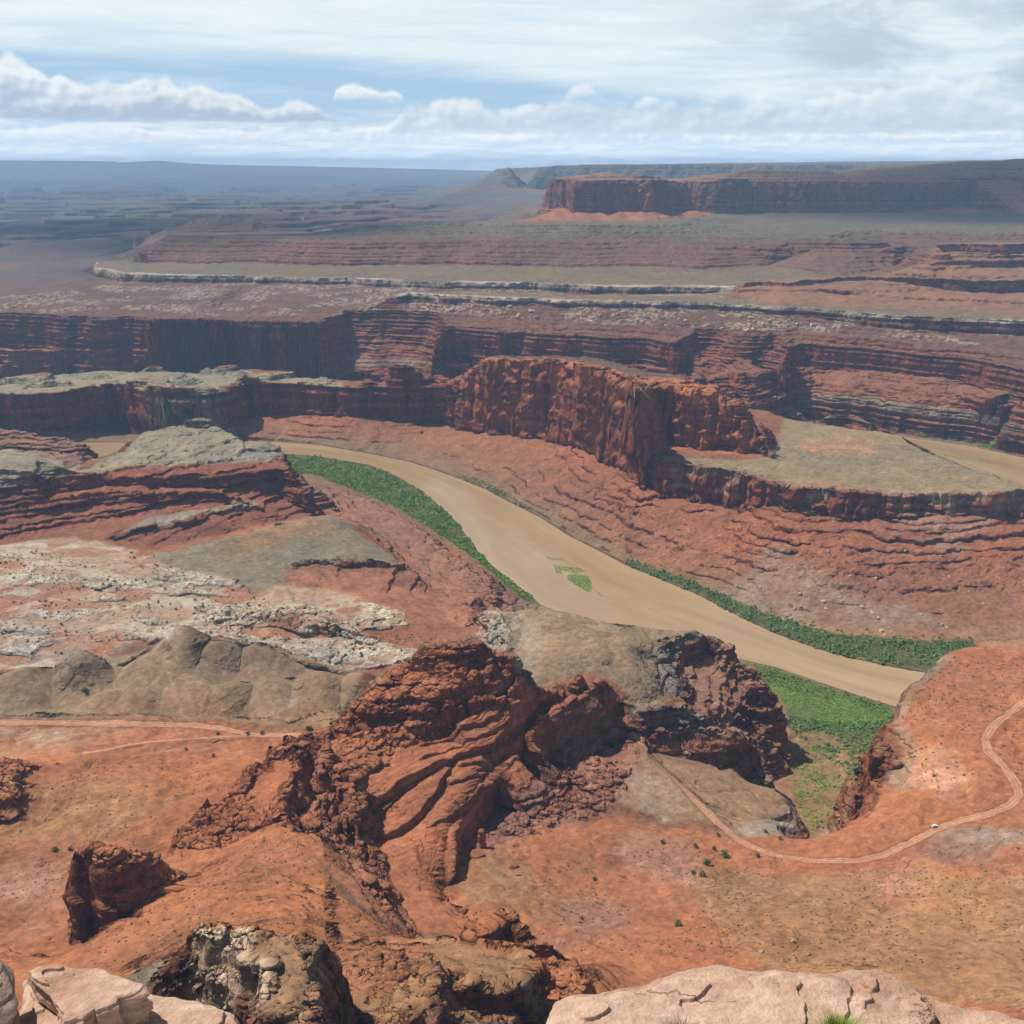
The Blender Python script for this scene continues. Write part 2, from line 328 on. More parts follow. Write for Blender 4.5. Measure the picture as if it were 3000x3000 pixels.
# butte with red aprons, and the long wall behind it
rise([(1636, 522, 607, 416), (1655, 522, 612, 414), (1686, 526, 623, 410), (1740, 525, 622, 410), (1800, 524, 620, 411), (1860, 524, 619, 412), (1904, 525, 622, 410), (1966, 526, 614, 414), (2000, 526, 612, 415), (2016, 530, 612, 415)], 34, 1.0, .8)
far_line([(1690, 517), (1760, 507), (1800, 501), (1880, 504), (1960, 512)], 5640, .8)
bx0, by0 = place(1636, 607, 416); bx1, by1 = place(2016, 612, 415)
world_line([(bx0 - 4, by0 + 40, 545), (bx0 + 10, by0 + 190, 545), (bx0 + 250, by0 + 215, 548), (bx1 + 2, by1 + 150, 545), (bx1, by1 + 60, 545)], 1)
world_line([(bx0 - 40, by0 + 30, 416), (bx0 - 30, by0 + 215, 416), (bx0 + 250, by0 + 245, 430), (bx1 + 10, by1 + 180, 430)], .8)
world_line([(bx1 + 30, by1 + 5, 409), (bx1 + 36, by1 + 80, 404), (bx1 + 38, by1 + 200, 402), (bx1 + 30, by1 + 300, 401), (bx1 - 60, by1 + 380, 402)], .7)
far_line([(1860, 531), (1950, 530), (2040, 529)], 5790, 1.0); far_line([(1800, 600), (1860, 531), (1850, 528)], 5900, .8)
line([(1560, 652, 384), (1590, 632, 398), (1628, 612, 412)], .4)
line([(1700, 642, 392), (1735, 650, 386), (1860, 648, 388), (1905, 640, 394)], .4)
line([(2034, 618, 408), (2050, 632, 390), (2080, 649, 368), (2130, 653, 363)], .5)
shifted([(1560, 650, 384), (1600, 630, 398)], -60, 420, z=300, rk=.5)
rise([(1900, 530, 600, 407), (1980, 529, 610, 395), (2024, 528, 620, 384), (2040, 528, 625, 378), (2100, 523, 628, 376), (2140, 521, 628, 376), (2190, 525, 622, 381), (2276, 527, 626, 376), (2424, 529, 622, 381), (2509, 531, 622, 381), (2587, 532, 622, 381), (2665, 533, 622, 381), (2760, 535, 615, 392), (2820, 537, 606, 406), (2870, 541, 604, 408), (2930, 546, 600, 414), (3000, 551, 604, 408), (3400, 560, 620, 384)], 45, 1.0, .8)
line([(2110, 655, 361), (2276, 652, 360), (2500, 650, 360), (2800, 640, 366), (2900, 650, 358), (3000, 635, 370), (3400, 640, 366)], .5)
far_line([(2060, 523), (2191, 519), (2424, 522), (2548, 526), (2700, 525), (2850, 524), (3000, 524), (3500, 522)], 5900, .7)
far_line([(2185, 509), (2300, 510), (2424, 512)], 5960, .8); far_line([(2187, 498), (2300, 500), (2420, 504)], 5985, .9)
far_line([(2187, 498), (2300, 500), (2420, 504)], 6200, .6)
far_line([(2500, 523), (2548, 518), (2600, 511), (2665, 502), (2740, 496), (2820, 487), (2900, 480), (2950, 478), (3000, 477), (3400, 474)], 6100, .9)
far_line([(2500, 521), (2548, 515), (2600, 506), (2665, 494), (2740, 488), (2820, 477), (2862, 474), (2900, 469), (2950, 466), (3000, 466), (3400, 463)], 6220, .9)
world_line([(900, 6500, 540), (1700, 6600, 570), (2600, 6800, 625), (4200, 7200, 640)], .6)
world_line([(700, 7200, 420), (1800, 7900, 420), (3000, 8200, 430), (4800, 8600, 430)], .5)
# rear mesa on the skyline
far_line([(1472, 493), (1490, 489), (1560, 487), (1620, 482), (1700, 481), (1850, 480), (2000, 480), (2300, 480), (2700, 476), (3000, 472), (3600, 472)], 11000, 1.0)
far_line([(1468, 512), (1500, 513), (1620, 519), (1800, 521), (2000, 521), (2300, 521), (2700, 521), (3600, 521)], 10880, .8)
far_line([(1300, 566), (1380, 548), (1436, 536), (1500, 548), (1650, 556), (2000, 560), (3600, 560)], 10300, .5)
far_line([(1420, 548), (1452, 520), (1462, 505)], 11150, .7); far_line([(1380, 552), (1440, 548), (1475, 540)], 12500, .4)
world_line([(-150, 13000, 590), (1500, 14000, 640), (6000, 14000, 690), (10000, 14000, 690)], .5)
world_line([(-600, 14500, 380), (1500, 15500, 420), (6000, 15500, 500), (10500, 15500, 500)], .5)
line([(1240, 570, 300), (1320, 556, 330), (1420, 575, 310), (1600, 590, 300)], .5)
line([(1130, 545, 270), (1180, 545, 285), (1260, 552, 290), (1310, 552, 320)], .5)
# small dark mesas in the left distance
line([(427, 672, 300), (470, 664, 315), (545, 660, 322), (590, 639, 362), (650, 637, 365), (722, 638, 364), (775, 662, 325), (850, 672, 308)], .9)
shifted([(427, 672, 300), (590, 660, 320), (722, 660, 318), (850, 674, 300)], 0, 500, z=210, rk=.6)
line([(420, 690, 285), (560, 684, 296), (780, 682, 300), (900, 684, 300)], .6)
line([(1010, 684, 312), (1060, 665, 340), (1090, 652, 362), (1188, 648, 368), (1215, 662, 345)], .9)
shifted([(1010, 680, 300), (1090, 664, 340), (1200, 664, 340)], 0, 500, z=220, rk=.6)
# the basin in the far left and the skyline
for py, z in ((745, 172), (700, 180), (660, 185), (625, 190), (598, 195), (575, 198), (555, 205)):
    line([(a, py, z) for a in ((-900, -500, -200, 0, 150, 300, 380) if py > 690 else (-900, -400, 0, 300, 500, 800, 1000) if py > 600 else (-900, -400, 0, 400, 800, 1100, 1200))], .75)
far_line([(-900, 498), (0, 500), (400, 500), (800, 506), (1200, 512), (1700, 514)], 28000)
SKYL = [(-900, 468), (0, 469), (120, 470), (240, 471), (270, 478), (340, 476), (430, 472), (470, 470), (505, 476), (600, 481), (700, 484), (900, 487), (1100, 492), (1300, 497), (1450, 502), (2000, 504), (3800, 504)]
far_line(SKYL, 32500); world_line([(x * 1.14, y * 1.14, z) for x, y, z in BREAK[-1][0]], .3)
far_line([(1450, 514), (2500, 514), (3800, 514)], 24000)

# ---- right hand stepped mesa
cliff([(2750, 714, 370, 735), (2830, 713, 371, 737), (2900, 714, 371, 738), (3000, 713, 371, 738), (3400, 712, 371, 738)], 6)
line([(2742, 716, 367), (2742, 737, 350), (2720, 750, 338)], .7)
cliff([(2693, 757, 329, 769), (2760, 762, 326, 776), (2830, 764, 324, 779), (2920, 762, 325, 779), (3000, 764, 324, 781), (3400, 766, 324, 783)], 6)
cliff([(2600, 806, 293, 819), (2660, 808, 292, 832), (2720, 814, 289, 842), (2800, 818, 287, 849), (2900, 815, 288, 850), (3000, 818, 287, 851), (3400, 822, 287, 853)], 7)
cliff([(2199, 827, 276, 838), (2260, 822, 279, 836), (2400, 818, 283, 832), (2480, 812, 288, 826), (2575, 807, 292, 819)], 6)
cliff([(2480, 856, 263, 864), (2600, 862, 260, 873), (2700, 868, 258, 881), (2850, 872, 257, 887), (3000, 874, 257, 889), (3400, 880, 257, 895)], 6)
line([(2168, 846, 260), (2199, 843, 265), (2400, 840, 268), (2520, 840, 270)], .6)
line([(2113, 879, 236), (2250, 893, 236), (2350, 900, 236), (2478, 908, 236), (2626, 919, 236), (2800, 925, 236), (3000, 930, 236), (3400, 945, 236)], .4)
shifted([(2199, 827, 260), (2400, 818, 260), (2560, 810, 265), (2640, 795, 280), (2700, 757, 300)], -20, 160, z=244, rk=.5)
shifted([(2750, 714, 360), (3000, 713, 360), (3400, 712, 360)], 0, 420, z=330, rk=.7)
shifted([(2740, 740, 330), (3000, 740, 330), (3400, 740, 330)], -30, 640, z=250, rk=.5)
line([(2250, 780, 250), (2420, 772, 256), (2600, 760, 262)], .3)

# ---- left bank: the striped hill
line([(520, 1246, 153), (546, 1228, 165), (580, 1224, 167), (616, 1224, 166), (632, 1246, 153)], 1.0)
line([(500, 1250, 150), (580, 1258, 149), (658, 1258, 149)], .8)
line([(330, 1330, 150), (430, 1267, 150), (512, 1252, 149), (657, 1262, 147), (699, 1293, 137), (735, 1324, 130)], .6)
line([(380, 1312, 148), (480, 1314, 143), (600, 1312, 141), (690, 1320, 135)], .9)
line([(205, 1384, 148), (300, 1362, 150), (362, 1356, 149), (518, 1358, 138), (600, 1357, 134), (673, 1358, 131), (745, 1346, 128), (807, 1353, 124)], .9)
line([(776, 1318, 134), (785, 1297, 141), (794, 1294, 142), (803, 1300, 139), (822, 1318, 133), (831, 1326, 129)], 1)
line([(832, 1352, 122), (849, 1380, 119), (852, 1388, 117)], 1)
line([(855, 1420, 92), (860, 1464, 70), (900, 1478, 60), (965, 1502, 52)], .9)
shifted([(832, 1352, 100), (849, 1378, 96)], 14, 16, z=62, rk=.8)
shifted([(831, 1326, 129), (790, 1300, 139), (735, 1324, 130), (699, 1293, 137), (657, 1256, 147), (580, 1228, 160), (512, 1250, 149), (430, 1267, 150), (330, 1325, 150)], -12, 75, z=58, rk=.7)
shifted([(831, 1326, 129), (699, 1293, 137), (580, 1228, 160), (430, 1267, 150)], -20, 190, z=12, rk=.4)
cliff([(-300, 1520, 142, 1555), (-100, 1480, 144, 1510), (0, 1444, 146, 1466), (104, 1428, 146, 1452), (207, 1402, 147, 1440), (290, 1397, 145, 1432), (414, 1397, 138, 1425), (569, 1388, 130, 1432), (700, 1380, 125, 1430), (800, 1378, 120, 1440)], 8)
cliff([(-300, 1550, 132, 1600), (0, 1484, 131, 1516), (104, 1462, 132, 1500), (207, 1448, 132, 1490), (300, 1444, 129, 1482), (414, 1443, 124, 1472), (569, 1440, 112, 1476), (700, 1450, 104, 1478)], 10)
line([(-300, 1640, 100), (0, 1584, 97), (104, 1562, 97), (207, 1542, 98), (300, 1524, 99), (430, 1512, 97), (503, 1505, 96), (620, 1490, 90), (745, 1474, 82), (840, 1470, 74)], .8)
# green-grey swell left of it, and the low ridge in front of the water
line([(-300, 1330, 188), (-100, 1312, 190), (26, 1311, 190), (100, 1330, 183), (170, 1362, 168), (240, 1378, 158)], .15)
line([(-300, 1400, 170), (0, 1372, 176), (100, 1385, 168)], .15)
shifted([(-300, 1330, 188), (26, 1311, 190), (100, 1330, 183), (170, 1362, 168)], 5, 60, z=120, rk=.4)
line([(-400, 1258, 130), (-100, 1253, 130), (0, 1254, 130), (67, 1262, 127), (155, 1278, 122), (217, 1292, 117), (259, 1310, 108)], .95)
line([(-300, 1330, 108), (0, 1318, 104), (100, 1325, 100), (200, 1345, 96), (277, 1342, 92)], .9)
shifted([(-400, 1258, 130), (0, 1254, 130), (155, 1278, 122), (259, 1310, 108)], 6, 60, z=50, rk=.7)
shifted([(-400, 1258, 130), (0, 1254, 130), (155, 1278, 122), (259, 1310, 108)], 10, 130, z=12, rk=.4)
# second small bench under the hill
cliff([(362, 1557, 105, 1566), (440, 1542, 103, 1555), (518, 1531, 99, 1544), (595, 1507, 95, 1519), (673, 1493, 89, 1504), (751, 1483, 83, 1494)], 5)
line([(365, 1548, 106), (455, 1508, 103), (520, 1505, 100), (600, 1490, 95), (680, 1480, 90), (751, 1477, 85)], .2)
line([(393, 1594, 92), (455, 1609, 88), (518, 1603, 85), (621, 1572, 77), (745, 1541, 68), (849, 1521, 60), (963, 1504, 51)], .6)
# grey rounded hill with a bare ochre back
line([(470, 1632, 114), (505, 1618, 114), (621, 1583, 111), (699, 1552, 108), (776, 1537, 105), (854, 1525, 102), (947, 1506, 98), (985, 1514, 95), (1002, 1524, 92), (1017, 1546, 86)], .1)
shifted([(505, 1618, 114), (621, 1583, 111), (776, 1537, 105), (947, 1506, 98), (1002, 1524, 92)], 0, 28, dz=-16, rk=.1)
line([(700, 1600, 106), (850, 1570, 101), (960, 1565, 94), (1060, 1590, 82)], .1)
line([(600, 1645, 108), (720, 1650, 105), (850, 1640, 99), (980, 1622, 92), (1090, 1625, 80), (1126, 1632, 74)], .15)
cliff([(862, 1654, 100, 1664), (930, 1640, 98, 1652), (1000, 1638, 96, 1656), (1087, 1648, 92, 1668), (1150, 1652, 88, 1668), (1182, 1652, 85, 1664)], 4)
line([(1190, 1672, 76), (1150, 1630, 70), (1100, 1592, 70), (1060, 1560, 72), (1020, 1520, 74)], .3)
# red apron down to the left bank
line([(870, 1400, 34), (960, 1430, 30), (1040, 1480, 26), (1130, 1540, 28), (1200, 1600, 32), (1280, 1660, 36), (1340, 1710, 38), (1400, 1745, 38)], .6)
line([(1009, 1440, 18), (1087, 1478, 19), (1165, 1520, 22), (1242, 1572, 24), (1312, 1622, 25), (1366, 1662, 25), (1430, 1712, 25), (1490, 1750, 22)], 1.0)
line([(835, 1385, 5), (932, 1400, 5), (1009, 1430, 5), (1087, 1461, 5), (1165, 1494, 5), (1242, 1541, 6), (1312, 1588, 6), (1366, 1620, 6), (1436, 1676, 5), (1500, 1718, 4), (1575, 1772, 4)], .2)
line([(1000, 1500, 42), (1100, 1560, 44), (1180, 1640, 50), (1230, 1700, 58), (1330, 1760, 60), (1400, 1790, 60)], .6)
# white slickrock country
line([(-400, 1640, 124), (0, 1610, 118), (150, 1590, 112), (300, 1580, 108), (385, 1602, 104)], .2)
line([(-400, 1700, 130), (0, 1680, 124), (150, 1680, 122), (300, 1660, 116), (450, 1650, 112)], .3)
line([(-400, 1800, 134), (0, 1780, 128), (200, 1760, 122), (400, 1740, 117), (600, 1720, 112), (760, 1700, 106), (900, 1700, 100)], .35)
line([(900, 1735, 101), (1000, 1745, 98), (1100, 1765, 95), (1190, 1798, 92)], .5)
line([(920, 1722, 94), (1010, 1728, 90), (1110, 1745, 85), (1210, 1785, 80), (1300, 1800, 72), (1390, 1800, 66)], .3)
cliff([(655, 1808, 113, 1822), (720, 1812, 111, 1822), (830, 1826, 108, 1842), (930, 1850, 106, 1866), (1010, 1872, 104, 1884)], 4)
line([(640, 1795, 113), (760, 1770, 108), (900, 1770, 102), (1050, 1790, 97), (1180, 1815, 92)], .55)
line([(700, 1850, 104), (800, 1862, 103), (900, 1872, 102)], .25)
line([(-400, 1870, 140), (0, 1850, 133), (200, 1840, 128), (400, 1830, 124)], .3)
line([(1040, 1840, 98), (1160, 1850, 92), (1260, 1850, 90), (1340, 1840, 84)], .25)
line([(1000, 1910, 108), (1120, 1900, 104), (1230, 1880, 98), (1330, 1880, 98)], .5)
cliff([(1418, 1790, 98, 1802), (1412, 1812, 99, 1828), (1428, 1850, 102, 1868), (1440, 1880, 104, 1898)], 5)
line([(1450, 1775, 104), (1470, 1790, 110), (1480, 1850, 118)], .5)
# grey-brown badland mounds
line([(-200, 1985, 148), (20, 1975, 150), (78, 1967, 150), (125, 1985, 146), (150, 2030, 140)], .0)
line([(155, 1960, 150), (200, 1930, 155), (241, 1921, 157), (290, 1935, 152), (310, 1975, 146)], .0)
line([(430, 1905, 140), (480, 1868, 157), (536, 1844, 166), (570, 1855, 163), (621, 1879, 158), (700, 1884, 155), (776, 1887, 150), (860, 1910, 142), (963, 1948, 134)], .0)
shifted([(155, 1960, 150), (241, 1921, 157), (290, 1935, 152)], 0, 40, z=136, rk=.1)
shifted([(-200, 1985, 148), (78, 1967, 150)], 0, 40, z=136, rk=.1)
shifted([(480, 1868, 157), (536, 1844, 166), (621, 1879, 158), (776, 1887, 150), (960, 1948, 134)], 4, 45, dz=-28, rk=.1)
line([(536, 1900, 160), (530, 1960, 155), (500, 2000, 152), (420, 2030, 149), (380, 2070, 143)], .0)
line([(637, 1965, 139), (720, 1960, 137), (800, 1955, 135), (880, 1962, 134)], .15)
line([(600, 1995, 150), (660, 2012, 152), (776, 1996, 153), (932, 1983, 154), (1048, 1977, 155), (1120, 1988, 154)], .0)
shifted([(660, 2012, 152), (776, 1996, 153), (932, 1983, 154), (1048, 1977, 155)], 0, 24, dz=-12, rk=.05)
line([(190, 2030, 139), (210, 2060, 138), (140, 2080, 138), (110, 2020, 139)], .0)
line([(330, 2000, 141), (318, 1960, 141), (340, 1930, 141), (400, 1890, 138)], .0)
line([(515, 2005, 149), (530, 2060, 142), (545, 2095, 138)], .0)
line([(620, 2060, 148), (700, 2050, 149), (860, 2040, 149), (980, 2050, 148)], .0)
ROAD_A = [(-400, 2108, 138), (-150, 2111, 138), (0, 2114, 138), (160, 2116, 138), (311, 2119, 138), (460, 2122, 138), (560, 2124, 139), (640, 2132, 140), (700, 2144, 141), (738, 2152, 142), (830, 2153, 143), (932, 2154, 144)]
line(ROAD_A, 0)
line([(-400, 2096, 138.5), (0, 2100, 138.5), (311, 2106, 139), (560, 2108, 139.5), (699, 2118, 140), (850, 2125, 142), (960, 2118, 146)], 0)
ROAD_B = [(735, 2155, 142), (640, 2160, 141), (540, 2164, 141), (440, 2170, 141), (375, 2180, 141), (310, 2196, 142), (250, 2205, 143)]
line([(-400, 2155, 137), (0, 2150, 136), (200, 2150, 136), (400, 2150, 137), (600, 2146, 139)], .1)
# dome above the flood plain
line([(1455, 1800, 108), (1500, 1782, 126), (1547, 1776, 136), (1600, 1777, 142), (1655, 1784, 145), (1717, 1803, 145), (1811, 1823, 142), (1870, 1826, 138), (1927, 1832, 135), (2000, 1838, 131), (2043, 1843, 128), (2075, 1855, 122)], .05)
shifted([(1500, 1782, 126), (1547, 1776, 136), (1655, 1784, 145), (1717, 1803, 145), (1811, 1823, 142), (1927, 1832, 135), (2043, 1843, 128)], 3, 42, dz=-26, rk=.2)
shifted([(1455, 1800, 100), (1547, 1776, 136), (1717, 1803, 145), (1927, 1832, 135), (2060, 1850, 128)], 10, 120, z=10, rk=.5)
line([(1560, 1850, 142), (1700, 1880, 147), (1800, 1890, 144), (1890, 1890, 137)], 0)
line([(1500, 1930, 136), (1600, 1960, 142), (1720, 1980, 142), (1790, 2000, 134)], 0)
line([(1540, 2000, 138), (1640, 2060, 138), (1740, 2085, 132), (1800, 2076, 122)], .1)
line([(1470, 1960, 126), (1490, 2040, 134)], 0)
line([(1880, 1960, 138), (1900, 2010, 131), (1930, 2048, 120), (1860, 2060, 122)], .0)
# its rock rim
cliff([(2058, 1862, 120, 1880), (2010, 1880, 122, 1902), (1950, 1900, 124, 1922), (1928, 1930, 125, 1952), (1940, 1965, 121, 1985), (1966, 1990, 117, 2014)], 4)
cliff([(2080, 1880, 106, 1892), (2030, 1912, 108, 1924), (1985, 1940, 110, 1952), (1975, 1985, 108, 2000)], 4)
cliff([(1800, 2084, 119, 2112), (1850, 2086, 118, 2104), (1935, 2082, 116, 2098), (1990, 2082, 114, 2102)], 4)
cliff([(1800, 2125, 104, 2145), (1870, 2130, 104, 2150), (1960, 2128, 102, 2146), (2030, 2140, 98, 2158), (2085, 2112, 97, 2138)], 5)
rise([(1905, 2148, 2200, 88), (1960, 2148, 2206, 86), (2010, 2140, 2212, 83), (2060, 2145, 2224, 79), (2110, 2150, 2236, 74), (2150, 2162, 2250, 70)], 8)
line([(2020, 2060, 100), (2070, 2070, 94), (2120, 2095, 80), (2152, 2120, 66), (2110, 2140, 84)], .5)
line([(2040, 1960, 100), (2110, 1960, 92), (2160, 1985, 80), (2185, 2030, 70)], .5)
line([(2060, 2020, 97), (2130, 2030, 84), (2190, 2070, 66)], .5)
PROM = [(2098, 1885, 104), (2140, 1920, 98), (2175, 1948, 91), (2207, 1985, 82), (2240, 2010, 75), (2268, 2034, 68), (2276, 2070, 62)]
line(PROM, 1.0)
shifted(PROM, 14, 6, z=10, rk=.5); shifted(PROM, 8, 3, dz=-30, rk=.9)
line([(2276, 2078, 60), (2240, 2090, 60), (2200, 2100, 60), (2160, 2118, 62)], 1)
line([(2322, 2144, 9), (2282, 2185, 8), (2240, 2195, 12)], .5)
LOWP = [(2152, 2158, 70), (2200, 2170, 66), (2232, 2188, 62), (2250, 2225, 60), (2264, 2265, 57), (2270, 2288, 54)]
line(LOWP, 1); shifted(LOWP, 10, 7, z=14, rk=.6)
# sandy shelf
line([(1960, 2214, 86), (2050, 2236, 78), (2121, 2268, 71), (2200, 2288, 66), (2272, 2306, 61), (2310, 2325, 60), (2330, 2350, 62), (2336, 2380, 66)], .1)
shifted([(2272, 2306, 61), (2310, 2325, 60), (2330, 2350, 62), (2336, 2380, 66), (2350, 2420, 85)], 14, 14, z=14, rk=.6)
shifted([(2200, 2288, 62), (2272, 2306, 57)], 2, 10, z=46, rk=.5)
line([(1880, 2190, 96), (1940, 2260, 93), (2040, 2330, 88), (2140, 2380, 84), (2250, 2400, 80)], .05)
line([(1830, 2220, 102), (1900, 2320, 102), (2000, 2400, 103), (2137, 2421, 104)], .05)
line([(2140, 2412, 100), (2200, 2400, 95), (2270, 2405, 92), (2340, 2410, 92)], .3)
line([(2137, 2432, 105), (2230, 2430, 103), (2300, 2444, 103), (2354, 2448, 103), (2420, 2442, 103), (2470, 2424, 103), (2520, 2390, 104), (2560, 2360, 106)], .2)
shifted([(2380, 2448, 103), (2420, 2442, 103), (2470, 2424, 103), (2515, 2390, 104)], 2, 22, z=60, rk=.4)
shifted([(2380, 2448, 103), (2430, 2440, 103), (2480, 2418, 103)], 0, 60, z=22, rk=.3)
# green floor
line([(2200, 1975, 4), (2350, 2040, 4), (2500, 2085, 4), (2620, 2120, 4)], 0)
line([(2340, 2140, 5), (2440, 2160, 5), (2560, 2180, 5)], 0)
line([(2300, 2230, 7), (2330, 2290, 9), (2360, 2350, 11), (2380, 2400, 14)], .15)
line([(2420, 2250, 8), (2450, 2330, 10), (2460, 2400, 14)], .1)
# right hand bench above the flood plain
GB = [(2563, 2340, 106), (2580, 2300, 108), (2608, 2270, 109), (2640, 2235, 110), (2650, 2200, 110), (2620, 2170, 111), (2585, 2166, 112), (2562, 2172, 113), (2579, 2149, 114), (2618, 2103, 115), (2633, 2072, 116), (2660, 2035, 117), (2696, 1994, 118), (2734, 1940, 119), (2760, 1918, 119), (2781, 1904, 119), (2850, 1893, 120), (2930, 1877, 121), (3000, 1871, 122), (3300, 1855, 124)]
line(GB, .5)
shifted(GB[8:], -6, 14, dz=-35, rk=.8); shifted(GB[8:], -12, 30, z=14, rk=.4)
cliff([(2552, 2185, 112, 2240), (2548, 2210, 110, 2290), (2545, 2240, 106, 2320)], 3)
line([(2560, 2225, 106), (2600, 2230, 108), (2625, 2250, 109)], .9)
shifted([(2545, 2240, 90), (2552, 2185, 90), (2563, 2340, 90)], -10, 12, z=40, rk=.7)
shifted([(2545, 2240, 90), (2552, 2185, 90), (2563, 2340, 90)], -28, 16, z=14, rk=.4)
line([(2510, 2352, 52), (2500, 2385, 62)], .4)
line([(2700, 2050, 121), (2800, 1980, 124), (2950, 1950, 127), (3300, 1930, 130)], 0)
line([(2700, 2200, 120), (2800, 2130, 127), (3000, 2070, 134), (3400, 2050, 140)], 0)
line([(2650, 2300, 114), (2760, 2280, 121), (2870, 2270, 127)], .45)
# lower road and the near flats
ROAD_C = [(1849, 2142, 104), (1904, 2196, 104), (1966, 2258, 104), (2043, 2343, 105), (2121, 2421, 106), (2150, 2450, 107), (2199, 2480, 108), (2276, 2506, 110), (2393, 2522, 112), (2509, 2526, 113), (2587, 2508, 115), (2665, 2472, 117), (2742, 2430, 119), (2820, 2404, 121), (2898, 2386, 123), (2958, 2360, 125), (2985, 2330, 127), (2978, 2297, 128), (2940, 2243, 129), (2896, 2200, 129), (2886, 2165, 130), (2908, 2126, 131), (3000, 2056, 134), (3200, 1990, 138)]
line(ROAD_C, 0)
line([(2500, 2480, 116), (2600, 2440, 118), (2740, 2360, 121), (2850, 2340, 124)], .1)
line([(2600, 2540, 120), (2720, 2500, 124), (2850, 2470, 128), (3000, 2450, 132), (3400, 2440, 136)], .1)
line([(1700, 2420, 110), (1830, 2440, 109), (1980, 2480, 109), (2100, 2500, 110)], .15)
line([(1480, 2480, 120), (1640, 2500, 116), (1800, 2540, 116), (1950, 2580, 118), (2100, 2570, 116), (2300, 2570, 117)], .1)
line([(1400, 2560, 128), (1500, 2570, 127), (1600, 2610, 129), (1680, 2640, 130)], .05)
line([(1380, 2640, 138), (1480, 2640, 140), (1600, 2680, 141), (1750, 2720, 140)], .1)
line([(1800, 2640, 128), (1900, 2680, 134), (2100, 2720, 138), (2300, 2700, 138)], .05)
line([(2300, 2600, 122), (2450, 2640, 132), (2600, 2600, 130), (2750, 2560, 131), (3000, 2540, 136), (3400, 2540, 140)], .1)
line([(1650, 2800, 152), (1900, 2840, 158), (2200, 2840, 158), (2500, 2800, 156), (2700, 2740, 152), (3000, 2720, 156), (3500, 2720, 160)], .1)
line([(1700, 2950, 178), (2200, 2960, 182), (2700, 2920, 182), (3000, 2880, 180), (3500, 2880, 184)], .15)
line([(1500, 3250, 235), (2200, 3250, 230), (3000, 3250, 235), (3600, 3250, 240)], .2)
# ---- the great red outcrop
HUMP_T = [(1010, 2100, 168), (1032, 2070, 175), (1103, 2008, 186), (1157, 1968, 193), (1200, 1935, 200), (1234, 1910, 205), (1300, 1905, 207), (1390, 1897, 207), (1440, 1912, 203), (1486, 1941, 195), (1519, 1978, 184), (1544, 2014, 172), (1562, 2030, 164)]
line(HUMP_T, 1.0)
shifted(HUMP_T, 6, 18, dz=-12, rk=.9); shifted(HUMP_T, 8, 48, z=128, rk=.5)
line([(905, 2182, 150), (950, 2160, 154), (1000, 2130, 160), (1012, 2104, 167)], 1)
line([(880, 2170, 147), (960, 2135, 147), (990, 2095, 148)], .3)
line([(1225, 1940, 199), (1290, 1955, 198), (1340, 1945, 199), (1395, 1922, 201)], .9)
line([(1090, 2060, 180), (1200, 2010, 187), (1320, 2000, 189), (1440, 1990, 188), (1500, 2010, 178)], 1)
cliff([(1020, 2110, 170, 2160), (1120, 2085, 175, 2130), (1230, 2075, 177, 2118), (1340, 2070, 176, 2112), (1440, 2055, 174, 2090), (1520, 2050, 166, 2066)], 6)
line([(930, 2230, 156), (1020, 2215, 158), (1120, 2205, 158), (1200, 2190, 157), (1341, 2152, 152), (1448, 2116, 150), (1531, 2060, 152), (1562, 2034, 152)], .7)
line([(1100, 2180, 162), (1220, 2160, 160), (1330, 2130, 158), (1440, 2098, 156)], .9)
# flatiron slabs: step lines and the outer lip
cliff([(1077, 2385, 149, 2402), (1114, 2358, 152, 2376), (1200, 2288, 155, 2304), (1270, 2256, 152, 2270), (1341, 2226, 149, 2238), (1448, 2196, 145, 2208), (1500, 2168, 146, 2178), (1544, 2138, 147, 2148), (1581, 2098, 149, 2108), (1660, 2052, 151, 2062), (1742, 2006, 152, 2014)], 3, .3, .3)
line([(1585, 2030, 154), (1655, 2004, 158), (1701, 1984, 160), (1742, 2003, 154), (1782, 2012, 148)], .9)
shifted([(1585, 2030, 154), (1655, 2004, 158), (1701, 1984, 160), (1742, 2003, 154), (1786, 2014, 146)], 5, 26, z=126, rk=.6)
cliff([(1324, 2240, 147, 2256), (1300, 2296, 146, 2312), (1245, 2372, 146, 2388), (1228, 2395, 146, 2412), (1176, 2438, 146, 2452), (1100, 2450, 146, 2462)], 3, .25, .25)
rise([(1800, 2052, 2120, 100), (1770, 2066, 2138, 100), (1713, 2070, 2152, 100), (1680, 2091, 2166, 100), (1640, 2120, 2184, 100), (1597, 2149, 2206, 101), (1573, 2182, 2250, 102), (1515, 2224, 2300, 103), (1481, 2261, 2330, 104), (1448, 2290, 2372, 106), (1399, 2348, 2430, 110), (1357, 2398, 2478, 114), (1330, 2430, 2520, 119), (1322, 2488, 2560, 124), (1314, 2533, 2590, 128), (1309, 2570, 2608, 131), (1314, 2617, 2640, 135)], 6, .25, .5)
line([(1334, 2674, 144), (1356, 2738, 153)], .3); line([(1350, 2670, 138), (1372, 2728, 146)], .5)
line([(1085, 2462, 146), (1114, 2508, 147), (1139, 2558, 148), (1176, 2624, 150), (1197, 2686, 153), (1222, 2715, 155)], .4)
line([(1240, 2480, 146), (1250, 2560, 146), (1270, 2640, 148), (1300, 2700, 152)], .1)
line([(1260, 2420, 147), (1340, 2330, 145), (1410, 2290, 142), (1500, 2210, 139)], .15)
line([(1180, 2350, 152), (1280, 2290, 150), (1400, 2240, 146)], .2)
line([(1500, 2400, 109), (1600, 2380, 108), (1700, 2330, 106), (1800, 2290, 105)], .8)
